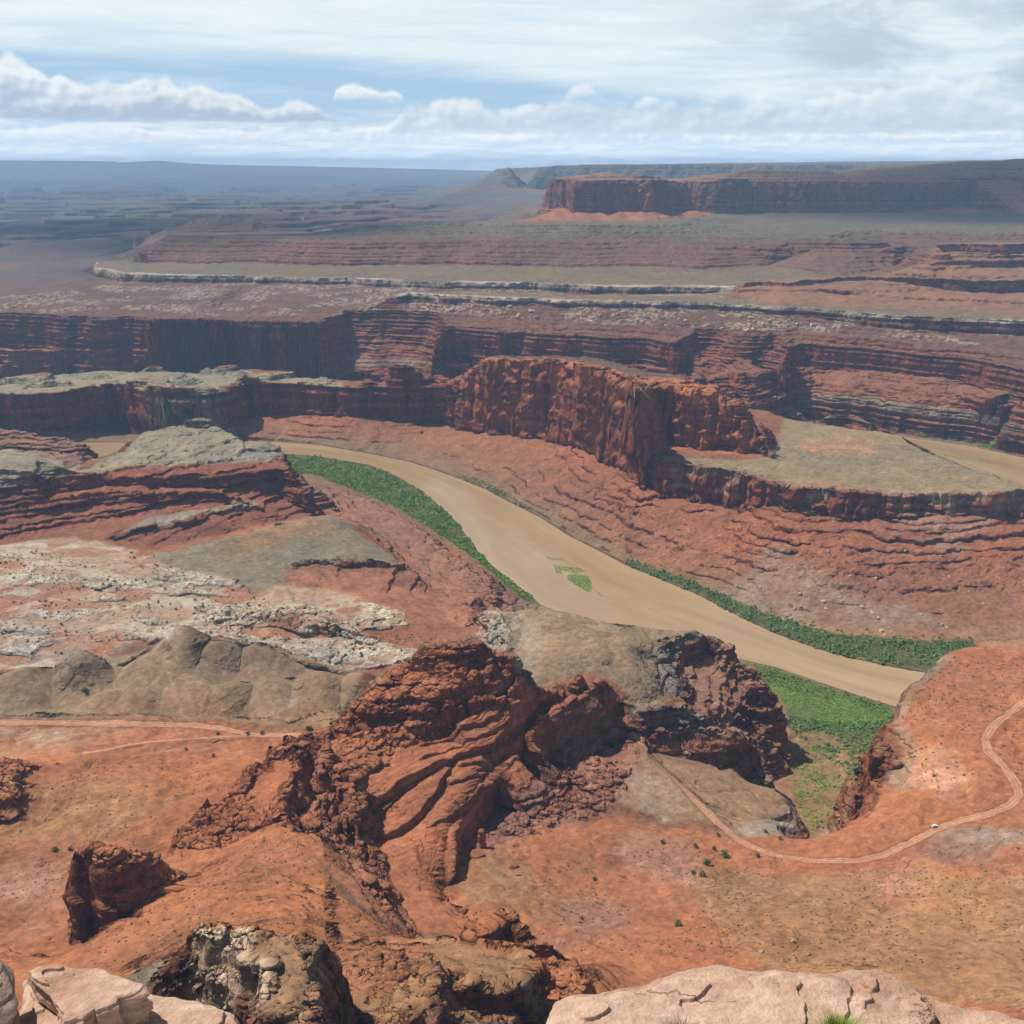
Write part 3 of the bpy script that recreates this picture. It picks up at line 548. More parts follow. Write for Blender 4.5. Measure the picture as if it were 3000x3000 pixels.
line([(1630, 2270, 102), (1700, 2240, 101), (1790, 2190, 101), (1846, 2150, 102)], .8)
line([(1440, 2460, 116), (1560, 2440, 113), (1680, 2390, 109), (1790, 2350, 106)], .7)
line([(1880, 2160, 104), (1860, 2230, 104), (1820, 2320, 105), (1760, 2400, 107)], .6)
line([(-200, 2238, 158), (0, 2238, 160), (46, 2262, 161), (68, 2320, 158), (40, 2360, 156), (-200, 2360, 156)], 1.0)
line([(-200, 2290, 163), (0, 2290, 164), (36, 2300, 163)], 1.0)
# upright ribs
for k, (a, b) in enumerate(((960, 2290), (985, 2320), (1015, 2350), (1045, 2380))):
    line([(a - 10 + 4 * j, b - 90 + 62 * j + 10 * math.sin(k * 2 + j), 172 - 3 * j + 4 * math.sin(j * 2.1 + k)) for j in range(5)], 1)
    shifted([(a - 10 + 4 * j, b - 90 + 62 * j, 170 - 3 * j) for j in range(5)], 5, 1, dz=-9, rk=1)
line([(1078, 2500, 152), (1100, 2560, 158), (1130, 2620, 163), (1165, 2690, 168)], .9)
line([(940, 2440, 182), (980, 2520, 186), (1040, 2600, 188), (1100, 2680, 188)], .35)
# left wedge of the outcrop
line([(852, 2176, 172), (889, 2190, 176), (880, 2230, 178), (868, 2280, 180), (846, 2330, 183), (828, 2394, 184)], .8)
shifted([(889, 2190, 176), (880, 2230, 178), (868, 2280, 180), (846, 2330, 183), (832, 2390, 184)], 7, -1, dz=-17, rk=.8)
line([(930, 2200, 152), (925, 2260, 158), (920, 2340, 164), (900, 2400, 172)], .5)
line([(852, 2176, 172), (810, 2208, 172), (780, 2225, 172), (740, 2234, 171)], 1)
shifted([(852, 2176, 172), (810, 2208, 172), (780, 2225, 172), (740, 2234, 171)], -6, -3, dz=-14, rk=.8)
line([(800, 2270, 172), (780, 2320, 173), (770, 2380, 176)], .1)
line([(737, 2240, 170), (716, 2290, 168), (700, 2330, 166), (660, 2350, 163), (620, 2370, 161), (560, 2400, 160), (536, 2450, 160)], 1)
shifted([(737, 2240, 170), (716, 2290, 168), (660, 2350, 163), (560, 2400, 160), (530, 2455, 160)], -8, -2, dz=-10, rk=.6)
line([(720, 2330, 168), (712, 2400, 166), (640, 2440, 163), (580, 2470, 164)], .9)
line([(760, 2400, 174), (740, 2440, 170), (690, 2460, 168)], .7)
# talus cone running up towards the viewer
line([(838, 2402, 186), (870, 2450, 188), (932, 2534, 192), (1009, 2634, 196), (1102, 2704, 197)], .1)
line([(838, 2404, 186), (770, 2440, 182), (700, 2478, 178), (620, 2510, 175), (543, 2548, 176), (480, 2580, 185)], .05)
line([(600, 2600, 190), (760, 2560, 196), (880, 2600, 202), (960, 2660, 208)], 0)
line([(342, 2690, 188), (233, 2768, 190), (150, 2840, 195)], .05)
line([(420, 2700, 204), (600, 2700, 222), (760, 2690, 226), (900, 2700, 222), (1040, 2730, 214)], 0)
line([(300, 2800, 206), (450, 2820, 228), (600, 2800, 244), (760, 2780, 246), (900, 2780, 236)], .1)
line([(100, 3000, 230), (400, 3000, 268), (650, 2990, 285)], .2)
# dark cliff low on the left
rise([(262, 2530, 2790, 158), (275, 2522, 2775, 160), (320, 2532, 2758, 168), (345, 2536, 2740, 173), (380, 2532, 2690, 181), (420, 2540, 2640, 188), (445, 2550, 2600, 193)], 9)
line([(215, 2795, 166), (232, 2775, 166), (250, 2800, 166)], .6)
shifted([(268, 2524, 200), (320, 2532, 203), (380, 2532, 203), (440, 2545, 200)], 0, 14, dz=-1, rk=.3)
shifted([(262, 2530, 200), (320, 2532, 203), (380, 2532, 203)], -10, 40, z=164, rk=.2)
shifted([(262, 2530, 200), (262, 2600, 200)], -12, 2, z=160, rk=.6)
# left flats
line([(-500, 2230, 146), (0, 2220, 144), (300, 2230, 146), (600, 2210, 147), (760, 2190, 146)], .05)
line([(-500, 2320, 156), (0, 2310, 152), (200, 2290, 158), (420, 2270, 156), (600, 2290, 152)], .05)
line([(-500, 2420, 150), (0, 2420, 146), (250, 2400, 154), (450, 2370, 156)], .05)
line([(-500, 2540, 156), (0, 2520, 150), (200, 2500, 152), (380, 2490, 156), (500, 2500, 160)], .1)
line([(-500, 2680, 168), (0, 2660, 158), (150, 2640, 156), (230, 2640, 156)], .05)
line([(-500, 2820, 180), (0, 2800, 170), (120, 2790, 166), (200, 2800, 166)], .1)
line([(-600, 3000, 220), (0, 3000, 205)], .1); line([(-600, 3250, 260), (0, 3250, 270), (600, 3250, 305), (1000, 3250, 300)], .2)
# brown ridge below the viewpoint
RID = [(1225, 2745, 218), (1280, 2748, 222), (1338, 2755, 224), (1411, 2781, 226), (1473, 2791, 226), (1530, 2812, 227), (1534, 2840, 232)]
line(RID, .4); shifted(RID, 5, 14, dz=-30, rk=.8); shifted(RID, 10, 50, z=160, rk=.4)
line([(1300, 2830, 238), (1400, 2850, 240), (1500, 2860, 238)], .15)
rise([(1425, 2912, 3010, 222), (1480, 2895, 2990, 222), (1525, 2898, 2960, 222), (1545, 2850, 2930, 214)], 5)
shifted([(1534, 2812, 227), (1540, 2840, 232), (1548, 2900, 232)], 9, 2, dz=-32, rk=.8)
line([(1235, 2840, 240), (1256, 2812, 246), (1250, 2860, 254), (1240, 2930, 262), (1210, 2990, 270)], 1)
shifted([(1235, 2830, 240), (1262, 2812, 246), (1262, 2860, 254), (1255, 2930, 262), (1235, 2990, 270)], 7, -2, dz=-16, rk=.9)
line([(1320, 2950, 248), (1400, 2990, 250)], .3)
line([(960, 2830, 236), (1010, 2860, 242), (1060, 2920, 252), (1100, 2990, 266)], .6)
line([(1100, 2780, 224), (1130, 2840, 238), (1160, 2900, 250)], .7)
line([(1560, 2880, 196), (1620, 2820, 190), (1660, 2830, 186), (1700, 2900, 190)], .9)
line([(1420, 2745, 176), (1490, 2715, 172), (1520, 2740, 170), (1600, 2790, 168)], 1)
shifted([(1420, 2735, 176), (1490, 2712, 172), (1520, 2735, 170), (1590, 2785, 168)], 2, -8, dz=-16, rk=.9)
shifted([(1420, 2735, 176), (1490, 2712, 172), (1520, 2735, 170), (1590, 2785, 168)], 8, 14, z=144, rk=.6)
line([(1160, 3250, 320), (1500, 3250, 290)], .4)
# pale tower
TOW = [(562, 2762, 296), (575, 2740, 296), (600, 2724, 296), (642, 2719, 296), (725, 2731, 297), (800, 2744, 298), (867, 2759, 299), (937, 2786, 299), (920, 2812, 301), (893, 2836, 303), (915, 2868, 304), (929, 2899, 306), (905, 2922, 307), (930, 2950, 309), (938, 2975, 311), (930, 3040, 316)]
line(TOW, .7)
shifted(TOW[2:8], 1, 10, dz=-40, rk=.8); shifted(TOW[2:8], 2, 22, z=238, rk=.4)
shifted(TOW[7:], 5, 1, dz=-34, rk=.9); shifted(TOW[7:], 9, 2, z=246, rk=.5)
TOWL = [(562, 2764, 296), (600, 2778, 297), (662, 2783, 298), (700, 2806, 299), (737, 2840, 300), (792, 2838, 302), (776, 2906, 305), (800, 2960, 307), (820, 3040, 312)]
line(TOWL, .8)
shifted(TOWL, -5, -5, dz=-22, rk=1.0); shifted(TOWL, -9, -9, z=250, rk=.6)
line([(800, 2800, 301), (860, 2860, 304), (860, 2930, 308)], .2)
# ground right under the viewpoint (below the frame)
world_line([(-260, 200, 345), (-60, 200, 390), (120, 200, 380), (300, 200, 330)], .3)

# ------------------------------------------------------------------ noise
_r = np.random.default_rng(11)
PERM = _r.permutation(256).astype(np.int32); PERM = np.concatenate([PERM, PERM])
_a = _r.random(256) * 2 * np.pi
GX, GY = np.cos(_a).astype(np.float32), np.sin(_a).astype(np.float32)
def perlin(x, y, seed=0):
    x = np.asarray(x, np.float32); y = np.asarray(y, np.float32)
    xf, yf = np.floor(x), np.floor(y)
    xi, yi = xf.astype(np.int32) & 255, yf.astype(np.int32) & 255
    fx, fy = x - xf, y - yf
    u, v = fx * fx * fx * (fx * (fx * 6 - 15) + 10), fy * fy * fy * (fy * (fy * 6 - 15) + 10)
    sx = (xi + 1) & 255
    pa, pb = PERM[(xi + seed * 37) & 255], PERM[(sx + seed * 37) & 255]
    def gr(p, oy, dx, dy):
        h = PERM[(p + ((yi + oy) & 255)) & 255]
        return GX[h] * dx + GY[h] * dy
    a, b = gr(pa, 0, fx, fy), gr(pb, 0, fx - 1, fy)
    c, d = gr(pa, 1, fx, fy - 1), gr(pb, 1, fx - 1, fy - 1)
    a += u * (b - a); c += u * (d - c)
    a += v * (c - a)
    return a * 1.5
def fbm(x, y, lam, octs=4, gain=.5, seed=0):
    o, amp = 0, 1.0
    for k in range(octs):
        o = o + amp * perlin(x / lam + 17.3 * k, y / lam - 9.1 * k, seed + k); lam /= 2.0; amp *= gain
    return o
def sstep(x, a, b):
    t = np.clip((x - a) / (b - a), 0, 1); return t * t * (3 - 2 * t)

def blocks(x, y, lam, seed=0):
    """heights of jumbled rounded blocks, about 0..1"""
    x = x / lam; y = y / lam
    xi, yi = np.floor(x).astype(np.int32), np.floor(y).astype(np.int32)
    best = np.zeros(x.shape, np.float32)
    for i in (-1, 0, 1):
        for j in (-1, 0, 1):
            h = PERM[(PERM[(xi + i + seed * 31) & 255] + ((yi + j) & 255)) & 255]
            h2 = PERM[(h + 77) & 255]; h3 = PERM[(h + 151) & 255]
            dx = xi + i + .5 + (h / 255.0 - .5) * .9 - x; dy = yi + j + .5 + (h2 / 255.0 - .5) * .9 - y
            d2 = (dx * dx + dy * dy) / (.30 + .35 * (h3 / 255.0)) ** 2
            best = np.maximum(best, (.35 + .65 * h3 / 255.0) * np.clip((1.02 - d2) * 3.2, 0, 1))
    return best

# ------------------------------------------------------------------ terrain: triangulated survey -> polar height table
AZ0, AZ1, NA = R(-36), R(36), 1940
LR0, LR1, NR = math.log(232.0), math.log(36600.0), 6000
def build_tin():
    vs, vz, vr, ed = [], [], [], []
    for pts, rk in BREAK:
        last = None
        for i, p in enumerate(pts):
            seg = [p]
            if i:
                a = pts[i - 1]; L = math.dist(a[:2], p[:2]); st = max(10.0, 0.012 * math.hypot(*p[:2]))
                n = max(1, min(60, int(L / st)))
                seg = [tuple(a[k] + (p[k] - a[k]) * j / n for k in range(3)) for j in range(1, n + 1)]
            for s in seg:
                vs.append(Vector((s[0], s[1]))); vz.append(s[2]); vr.append(rk)
                if last is not None: ed.append((last, len(vs) - 1))
                last = len(vs) - 1
    for x, y, z in ((-60000, -50, 300), (60000, -50, 300), (-60000, 42000, 700), (60000, 42000, 500), (-9000, -50, 300), (9000, -50, 300)):
        vs.append(Vector((x, y))); vz.append(z); vr.append(.2)
    ov, oe, of, orig, _, _ = delaunay_2d_cdt(vs, ed, [], 0, 0.01)
    z = np.zeros(len(ov)); rk = np.zeros(len(ov)); known = np.zeros(len(ov), bool)
    for i, o in enumerate(orig):
        if len(o): z[i] = np.mean([vz[k] for k in o]); rk[i] = np.mean([vr[k] for k in o]); known[i] = True
    nb = {}
    for a, b in oe: nb.setdefault(a, []).append(b); nb.setdefault(b, []).append(a)
    bad = np.where(~known)[0]
    for _ in range(3):
        for i in bad:
            k = [j for j in nb.get(i, []) if known[j]]
            if k: z[i] = np.mean(z[k]); rk[i] = np.mean(rk[k])
        known[bad] = True
    print("TIN", len(ov), "verts", len(of), "tris; crossings", len(bad))
    xy = np.array([(v.x, v.y) for v in ov]); tri = np.array([f for f in of if len(f) == 3])
    return xy, z, rk, tri, bad
def raster_tin():
    xy, z, rk, tri, bad = build_tin()
    if DEBUG_TIN:
        for i in bad: print("   crossing at Y %.0f X %.0f z %.0f" % (xy[i, 1], xy[i, 0], z[i]))
    az = np.linspace(AZ0, AZ1, NA); lr = np.linspace(LR0, LR1, NR); rr = np.exp(lr)
    sa, ca = np.sin(az), np.cos(az)
    Z = np.full((NA, NR), 200.0, np.float32); K = np.zeros((NA, NR), np.float32)
    va = np.arctan2(xy[:, 0], xy[:, 1]); vl = np.hypot(xy[:, 0], xy[:, 1])
    for t in tri:
        p = xy[t]
        a = va[t]
        if (xy[t, 1] < 0).any():
            i0, i1 = 0, NA
            j0 = 0
            rmin = 0
        else:
            i0 = max(0, int((a.min() - AZ0) / (AZ1 - AZ0) * (NA - 1))); i1 = min(NA, int((a.max() - AZ0) / (AZ1 - AZ0) * (NA - 1)) + 2)
            # nearest distance of the triangle from the origin
            rmin = vl[t].min()
            for k in range(3):
                q, s = p[k], p[(k + 1) % 3] - p[k]
                h = np.clip(-(q @ s) / max(s @ s, 1e-9), 0, 1); rmin = min(rmin, np.hypot(*(q + h * s)))
        if i1 <= i0: continue
        rmax = vl[t].max()
        j0 = max(0, int((math.log(max(rmin, 1)) - LR0) / (LR1 - LR0) * (NR - 1))); j1 = min(NR, int((math.log(rmax) - LR0) / (LR1 - LR0) * (NR - 1)) + 2)
        if j1 <= j0: continue
        X = sa[i0:i1, None] * rr[None, j0:j1]; Y = ca[i0:i1, None] * rr[None, j0:j1]
        (x1, y1), (x2, y2), (x3, y3) = p
        den = (y2 - y3) * (x1 - x3) + (x3 - x2) * (y1 - y3)
        if abs(den) < 1e-9: continue
        l1 = ((y2 - y3) * (X - x3) + (x3 - x2) * (Y - y3)) / den
        l2 = ((y3 - y1) * (X - x3) + (x1 - x3) * (Y - y3)) / den
        l3 = 1 - l1 - l2
        ins = (l1 >= -1e-4) & (l2 >= -1e-4) & (l3 >= -1e-4)
        if not ins.any(): continue
        zz = l1 * z[t[0]] + l2 * z[t[1]] + l3 * z[t[2]]; kk = l1 * rk[t[0]] + l2 * rk[t[1]] + l3 * rk[t[2]]
        Z[i0:i1, j0:j1][ins] = zz[ins]; K[i0:i1, j0:j1][ins] = kk[ins]
    return Z, K, az, rr
DEBUG_TIN = False
import time as _t
T0 = _t.time()
TZ, TK, AZS, RRS = raster_tin()
def box2(a, n):
    for ax in (0, 1):
        c = np.cumsum(np.pad(a, [(n + 1, n) if k == ax else (0, 0) for k in range(2)], mode='edge'), axis=ax, dtype=np.float64)
        s = [slice(None)] * 2; e = [slice(None)] * 2
        s[ax] = slice(2 * n + 1, None); e[ax] = slice(0, -(2 * n + 1))
        a = ((c[tuple(s)] - c[tuple(e)]) / (2 * n + 1)).astype(np.float32)
    return a
_zs1 = box2(box2(TZ, 11), 9); _ks = box2(TK, 9)
TZ = TZ + (_zs1 - TZ) * (1 - sstep(np.maximum(TK, _ks), .10, .34))
del _zs1, _ks
print("raster", round(_t.time() - T0, 1))
def table(T, x, y):
    """bilinear look-up in a polar table"""
    fa = (np.arctan2(x, y) - AZ0) / (AZ1 - AZ0) * (NA - 1); fr = (0.5 * np.log(x * x + y * y) - LR0) / (LR1 - LR0) * (NR - 1)
    fa = np.clip(fa, 0, NA - 1.001); fr = np.clip(fr, 0, NR - 1.001)
    i, j = fa.astype(np.int32), fr.astype(np.int32); u, v = (fa - i).astype(np.float32), (fr - j).astype(np.float32)
    a = T[i, j] * (1 - v) + T[i, j + 1] * v; b = T[i + 1, j] * (1 - v) + T[i + 1, j + 1] * v
    return a * (1 - u) + b * u

# strata: gentle treads and steep risers at fixed heights
_rs = np.random.default_rng(5)
_zs, _ts = [-20.0], [-20.0]
zc = -20.0
while zc < 760:
    th = _rs.uniform(4, 10) if zc < 240 else _rs.uniform(7, 20)
    tread = _rs.uniform(.86, .955)
    _zs += [zc + th * tread, zc + th]; _ts += [zc + th * _rs.uniform(.25, .6), zc + th]
    zc += th
STR_Z, STR_T = np.array(_zs), np.array(_ts)
RIVER_PTS = [place(a, b, 0) for a, b in FAR_BANK] + [place(a, b, 0) for a, b in reversed(NEAR_BANK)]
BACK_PTS = [place(a, b, 0) for a, b in BACK_FAR] + [place(a, b, 0) for a, b in reversed(BACK_NEAR)]
def inside(poly, x, y):
    poly = np.asarray(poly); c = np.zeros(x.shape, bool)
    bb = (x >= poly[:, 0].min()) & (x <= poly[:, 0].max()) & (y >= poly[:, 1].min()) & (y <= poly[:, 1].max())
    if not bb.any(): return c
    xs, ys = x[bb], y[bb]; r = np.zeros(xs.shape, bool)
    for k in range(len(poly)):
        (x1, y1), (x2, y2) = poly[k - 1], poly[k]
        if y1 == y2: continue
        r ^= ((y1 > ys) != (y2 > ys)) & (xs < (x2 - x1) * (ys - y1) / (y2 - y1) + x1)
    c[bb] = r
    return c
def dist_poly(pts, x, y, closed=False, cut=60.0):
    """distance to a polyline, exact up to `cut`"""
    d = np.full(x.shape, cut, np.float32)
    n = len(pts)
    for k in range(0 if closed else 1, n):
        (x1, y1), (x2, y2) = pts[k - 1], pts[k]
        m = (x > min(x1, x2) - cut) & (x < max(x1, x2) + cut) & (y > min(y1, y2) - cut) & (y < max(y1, y2) + cut)
        if not m.any(): continue
        px_, py_ = x[m] - x1, y[m] - y1; dx, dy = x2 - x1, y2 - y1
        t = np.clip((px_ * dx + py_ * dy) / (dx * dx + dy * dy + 1e-9), 0, 1)
        d[m] = np.minimum(d[m], np.hypot(px_ - t * dx, py_ - t * dy))
    return d
ROADS = []
for pts, w in ((ROAD_A, 7.0), (ROAD_B, 4.0), (ROAD_C, 6.5)):
    ROADS.append(([place(a, b, c) for a, b, c in pts], w))

WHITE_PLAN = [place(a, b, c) for a, b, c in ((-300, 1590, 118), (0, 1585, 116), (200, 1580, 112), (385, 1608, 106), (500, 1665, 112), (660, 1692, 110), (760, 1745, 106), (850, 1722, 103), (1000, 1745, 98), (1190, 1800, 92), (1190, 1835, 92), (1080, 1840, 98), (1010, 1866, 104), (1230, 1905, 100), (1390, 1900, 98), (1412, 1800, 98), (1460, 1790, 108), (1480, 1850, 116), (1440, 1930, 112), (1180, 1945, 108), (965, 1950, 130), (880, 1905, 138), (780, 1878, 128), (640, 1866, 126), (540, 1835, 130), (420, 1885, 136), (300, 1915, 140), (150, 1945, 138), (-300, 1965, 140))]
MOUND_PLAN = [place(a, b, c) for a, b, c in ((-300, 1985, 148), (78, 1968, 150), (241, 1922, 157), (310, 1940, 150), (480, 1870, 157), (540, 1845, 165), (621, 1880, 158), (776, 1890, 150), (963, 1950, 134), (1130, 1985, 152), (1060, 2075, 146), (850, 2115, 142), (560, 2100, 139), (0, 2095, 138), (-300, 2092, 138))]
MOUNDS = [(place(a, b, c), r, h) for a, b, c, r, h in ((70, 2000, 146, 34, 11), (-120, 2010, 146, 40, 11), (240, 1960, 150, 32, 12), (430, 1960, 150, 34, 8), (540, 1880, 160, 34, 12), (640, 1905, 154, 30, 9), (770, 1910, 150, 32, 8), (560, 2030, 146, 26, 7), (680, 2030, 149, 28, 9), (800, 2018, 151, 28, 9), (930, 2005, 152, 32, 10), (1060, 2010, 150, 28, 9), (400, 2050, 144, 24, 6), (300, 2035, 144, 20, 6))]
HILL_PLAN = [place(a, b, c) for a, b, c in ((200, 1392, 148), (330, 1328, 150), (430, 1268, 150), (512, 1252, 149), (545, 1228, 165), (616, 1226, 166), (657, 1260, 147), (699, 1293, 137), (735, 1324, 130), (790, 1300, 139), (831, 1326, 129), (845, 1365, 121), (745, 1352, 126), (518, 1366, 135), (362, 1366, 146))]
def ledge_patch(X, Y):
    """0..1 where bare pale sandstone steps out of the soil"""
    p = np.zeros(X.shape, np.float32)
    m = (Y > 900) & (Y < 1700) & (X < 60)
    if not m.any(): return p
    x, y = X[m], Y[m]
    a = inside(WHITE_PLAN, x + 9 * perlin(x / 30, y / 30, 301), y + 9 * perlin(x / 30, y / 30, 302))
    n = fbm(x * .55 + y * .2, y, 85, 4, .55, 305) + .0012 * (x + 330) 
    p[m] = a * sstep(n, -.02, .2)
    return p
SLAB_PLAN = [place(a, b, c) for a, b, c in ((1060, 2400, 148), (1040, 2300, 155), (1200, 2200, 152), (1341, 2160, 151), (1448, 2122, 150), (1540, 2060, 152), (1600, 2030, 154), (1660, 2000, 156), (1745, 2000, 152), (1790, 2030, 145), (1713, 2072, 139), (1597, 2150, 128), (1515, 2226, 130), (1448, 2292, 132), (1399, 2350, 140), (1340, 2420, 142), (1322, 2490, 140), (1320, 2640, 146), (1230, 2640, 150), (1140, 2520, 147))]
def lay_on_tin(pts, z0=145):
    o = []
    for px, py in pts:
        z = z0
        for _ in range(6):
            x, y = place(px, py, z); z = .5 * z + .5 * float(table(TZ, np.array([x], np.float32), np.array([y], np.float32))[0])
        o.append((x, y))
    return o
# (photo line, step height, width of the swell behind the edge)
GROOVES = [(lay_on_tin(p), h, w) for p, h, w in (
    ([(1073, 2408), (1085, 2389), (1114, 2362), (1147, 2337), (1188, 2304), (1262, 2266), (1324, 2235), (1386, 2214), (1448, 2198), (1506, 2173), (1544, 2144), (1573, 2115), (1639, 2082), (1680, 2062), (1717, 2028), (1746, 2009)], 5.0, 16),
    ([(1098, 2458), (1139, 2456), (1168, 2437), (1225, 2400), (1254, 2359), (1300, 2289), (1328, 2246)], 4.2, 13),
    ([(1089, 2445), (1106, 2408), (1126, 2379), (1176, 2329), (1230, 2300)], 3.0, 9),
    ([(1330, 2250), (1400, 2240), (1470, 2225), (1540, 2190), (1600, 2130)], 3.0, 10),
    ([(1310, 2300), (1350, 2292), (1400, 2276), (1450, 2262), (1490, 2240)], 2.2, 8),
    ([(1241, 2430), (1300, 2405), (1345, 2382), (1378, 2355), (1432, 2303)], 2.2, 10),
    ([(1210, 2196), (1290, 2176), (1341, 2158), (1400, 2138), (1450, 2118), (1520, 2075)], 3.2, 8),
    ([(1215, 2240), (1300, 2215), (1390, 2180), (1460, 2150), (1530, 2100)], 1.8, 9),
    ([(1600, 2110), (1650, 2070), (1700, 2030), (1735, 2012)], 2.2, 7),
    ([(1215, 2470), (1235, 2540), (1230, 2620)], 1.4, 7), ([(1290, 2440), (1276, 2500), (1250, 2560)], 1.2, 6))]
def slab_mask(X, Y):
    o = np.zeros(X.shape, np.float32); m = (Y > 500) & (Y < 980) & (X > -160) & (X < 160)
    if not m.any(): return o
    x, y = X[m], Y[m]; ins = inside(SLAB_PLAN, x, y)
    o[m] = ins * sstep(dist_poly(SLAB_PLAN, x, y, True, 12.0), .5, 6)
    return o
def sheets(X, Y, mk):
    """steps and crevices between the smooth tilted slabs"""
    o = np.zeros(X.shape, np.float32); m = mk > 0
    if not m.any(): return o
    x, y = X[m], Y[m]; x = x + 1.2 * perlin(x / 9, y / 9, 331); y = y + 1.2 * perlin(x / 9, y / 9, 332)
    t = np.zeros(x.shape, np.float32)
    for pts, h, wd in GROOVES:
        best = np.full(x.shape, 60.0, np.float32); sg = np.ones(x.shape, np.float32); end = np.ones(x.shape, np.float32)
        n = len(pts)
        for k in range(1, n):
            (x1, y1), (x2, y2) = pts[k - 1], pts[k]
            dx, dy = x2 - x1, y2 - y1; L2_ = dx * dx + dy * dy
            u = ((x - x1) * dx + (y - y1) * dy) / L2_; uc = np.clip(u, 0, 1)
            d = np.hypot(x - x1 - uc * dx, y - y1 - uc * dy)
            c = d < best
            best = np.where(c, d, best); sg = np.where(c, np.sign((y - y1) * dx - (x - x1) * dy), sg)
            al = (k - 1 + uc) / (n - 1); end = np.where(c, sstep(al, 0, .12) * sstep(al, 1, .88), end)
        up = np.where(sg > 0, np.exp(-best / wd) * sstep(best, .0, .9), -.25 * np.exp(-best / 3))
        t += end * (h * up - 1.1 * np.exp(-(best / .8) ** 2))
    (ax_, ay_), (bx_, by_) = GROOVES[0][0][5], GROOVES[0][0][-1]
    L_ = math.hypot(bx_ - ax_, by_ - ay_); ux, uy = (bx_ - ax_) / L_, (by_ - ay_) / L_
    al, w = (x - ax_) * ux + (y - ay_) * uy, -(x - ax_) * uy + (y - ay_) * ux
    w = w - .0012 * np.minimum(al, 0) ** 2
    t += .5 * fbm(x, y, 30, 3, .5, 333) + .55 * perlin(w / 4.5, al / 45, 336) + .35 * perlin(w / 2.0, al / 24, 337) - .8 * sstep(np.abs(perlin(al / 24 + .4 * perlin(w / 8, al / 8, 339), w / 60, 338)), .03, .0)
    o[m] = t * mk[m]
    return o
def shape(X, Y):
    """finished ground height for world points"""
    D = np.hypot(X, Y); px = D / 1100.0
    k0 = table(TK, X, Y)
    wx = np.zeros_like(X); wy = np.zeros_like(X)
    kk = (0.18 + 0.82 * k0) * (1 - .85 * slab_mask(X, Y))
    near = sstep(D, 1900, 3300)
    for i, lam in enumerate((1400, 600, 260, 120, 55, 26, 12, 6, 3)):
        f = sstep(lam / px, 2.0, 5.0)
        amp = np.minimum(.15 * lam, (.0042 + .010 * near) * D) * kk * f
        if lam > 200: amp = amp * near
        if lam in (55, 26, 12): amp = amp * 1.25
        if not np.any(amp > .01): continue
        wx += amp * perlin(X / lam + 3.1 * i, Y / lam, 20 + i); wy += amp * perlin(X / lam, Y / lam + 5.7 * i, 40 + i)
    cw = sstep(Y, 2600, 2900) * sstep(Y, 4200, 3800)
    wy += cw * (38 * perlin(X / 170, Y / 400, 61) + 22 * perlin(X / 75, Y / 200, 62)); wx += cw * 18 * perlin(X / 90, Y / 90, 63)
    Z = table(TZ, X + wx, Y + wy); K = table(TK, X + wx, Y + wy)
    lp = ledge_patch(X, Y)
    smk = slab_mask(X, Y)
    K = K * (1 - .93 * smk)
    K = np.maximum(K, .5 * lp)
    Z = Z + lp * 2.5
    # far basin cut by canyons
    basin = sstep(D, 5200, 8000) * sstep(Z, 330, 230)
    if basin.any():
        rg = 1 - np.abs(fbm(X, Y, 5200, 4, .55, 70)); rg2 = 1 - np.abs(fbm(X, Y, 1500, 3, .5, 75))
        Z = Z + basin * (80 * fbm(X, Y, 3600, 6, .58, 60) + 45 - 170 * sstep(rg, .74, .92) - 60 * sstep(rg2, .78, .92))
    # bedding
    dip = 5.0 * fbm(X, Y, 420, 2, .5, 80) + .5 * perlin(X / 30, Y / 30, 83) * sstep(30 / px, 2, 5)
    st = np.interp(Z + dip, STR_Z, STR_T).astype(np.float32) - dip
    tw = np.clip((K - .22) / .6, 0, .92) * sstep(Z, 3, 14)
    tw = tw * np.where(Z < 100, .25 + .75 * sstep(fbm(X, Y, 130, 4, .55, 84), -.38, .12), 1)
    Z = Z + tw * (st - Z)
    gl = (Z > 4) & (Z < 98) & (D > 1150) & (K > .3)
    if gl.any():
        rv = np.abs(fbm(X + 20 * perlin(X / 80, Y / 80, 86), Y * .45, 190, 3, .5, 85))
        Z = Z - gl * 1.6 * sstep(rv, .12, .0) * sstep(K, .3, .6)
    fb = basin * sstep(D, 5000, 7000)
    if fb.any():
        q_ = (Z + 8 * fbm(X, Y, 500, 3, .5, 88)) / 38.0; q0 = np.floor(q_)
        Z = Z + fb * .85 * ((q0 + .2 * (q_ - q0) + .8 * sstep(q_ - q0, .88, .95)) * 38.0 - q_ * 38.0)
    thin = np.maximum(lp, inside(HILL_PLAN, X, Y) * .8) * sstep(D, 2300, 1900)
    if thin.any():
        base_ = Z + 2.2 * fbm(X * .45 + Y * .15, Y * 1.5, 46, 4, .55, 350) * (lp > 0) + .8 * fbm(X, Y, 22, 3, .5, 352)
        q_ = base_ / 2.7; q0 = np.floor(q_)
        Z = Z + thin * ((q0 + .25 * (q_ - q0) + .75 * sstep(q_ - q0, .80, .93)) * 2.7 - Z)
    # roughness of rock, swells and rills of soil
    r = np.zeros_like(Z)
    for i, lam in enumerate((36, 17, 8, 4, 2)):
        f = sstep(lam / px, 2.0, 4.5)
        if np.any(f > 0): r += f * lam * .085 * (1 - 2 * np.abs(perlin(X / lam + i, Y / lam, 90 + i)))
    Z = Z + r * np.clip(K, 0, 1) ** 1.5 * sstep(Z, 2, 10)
    m = (K > .45) & (D < 2000) & (Z > 4)
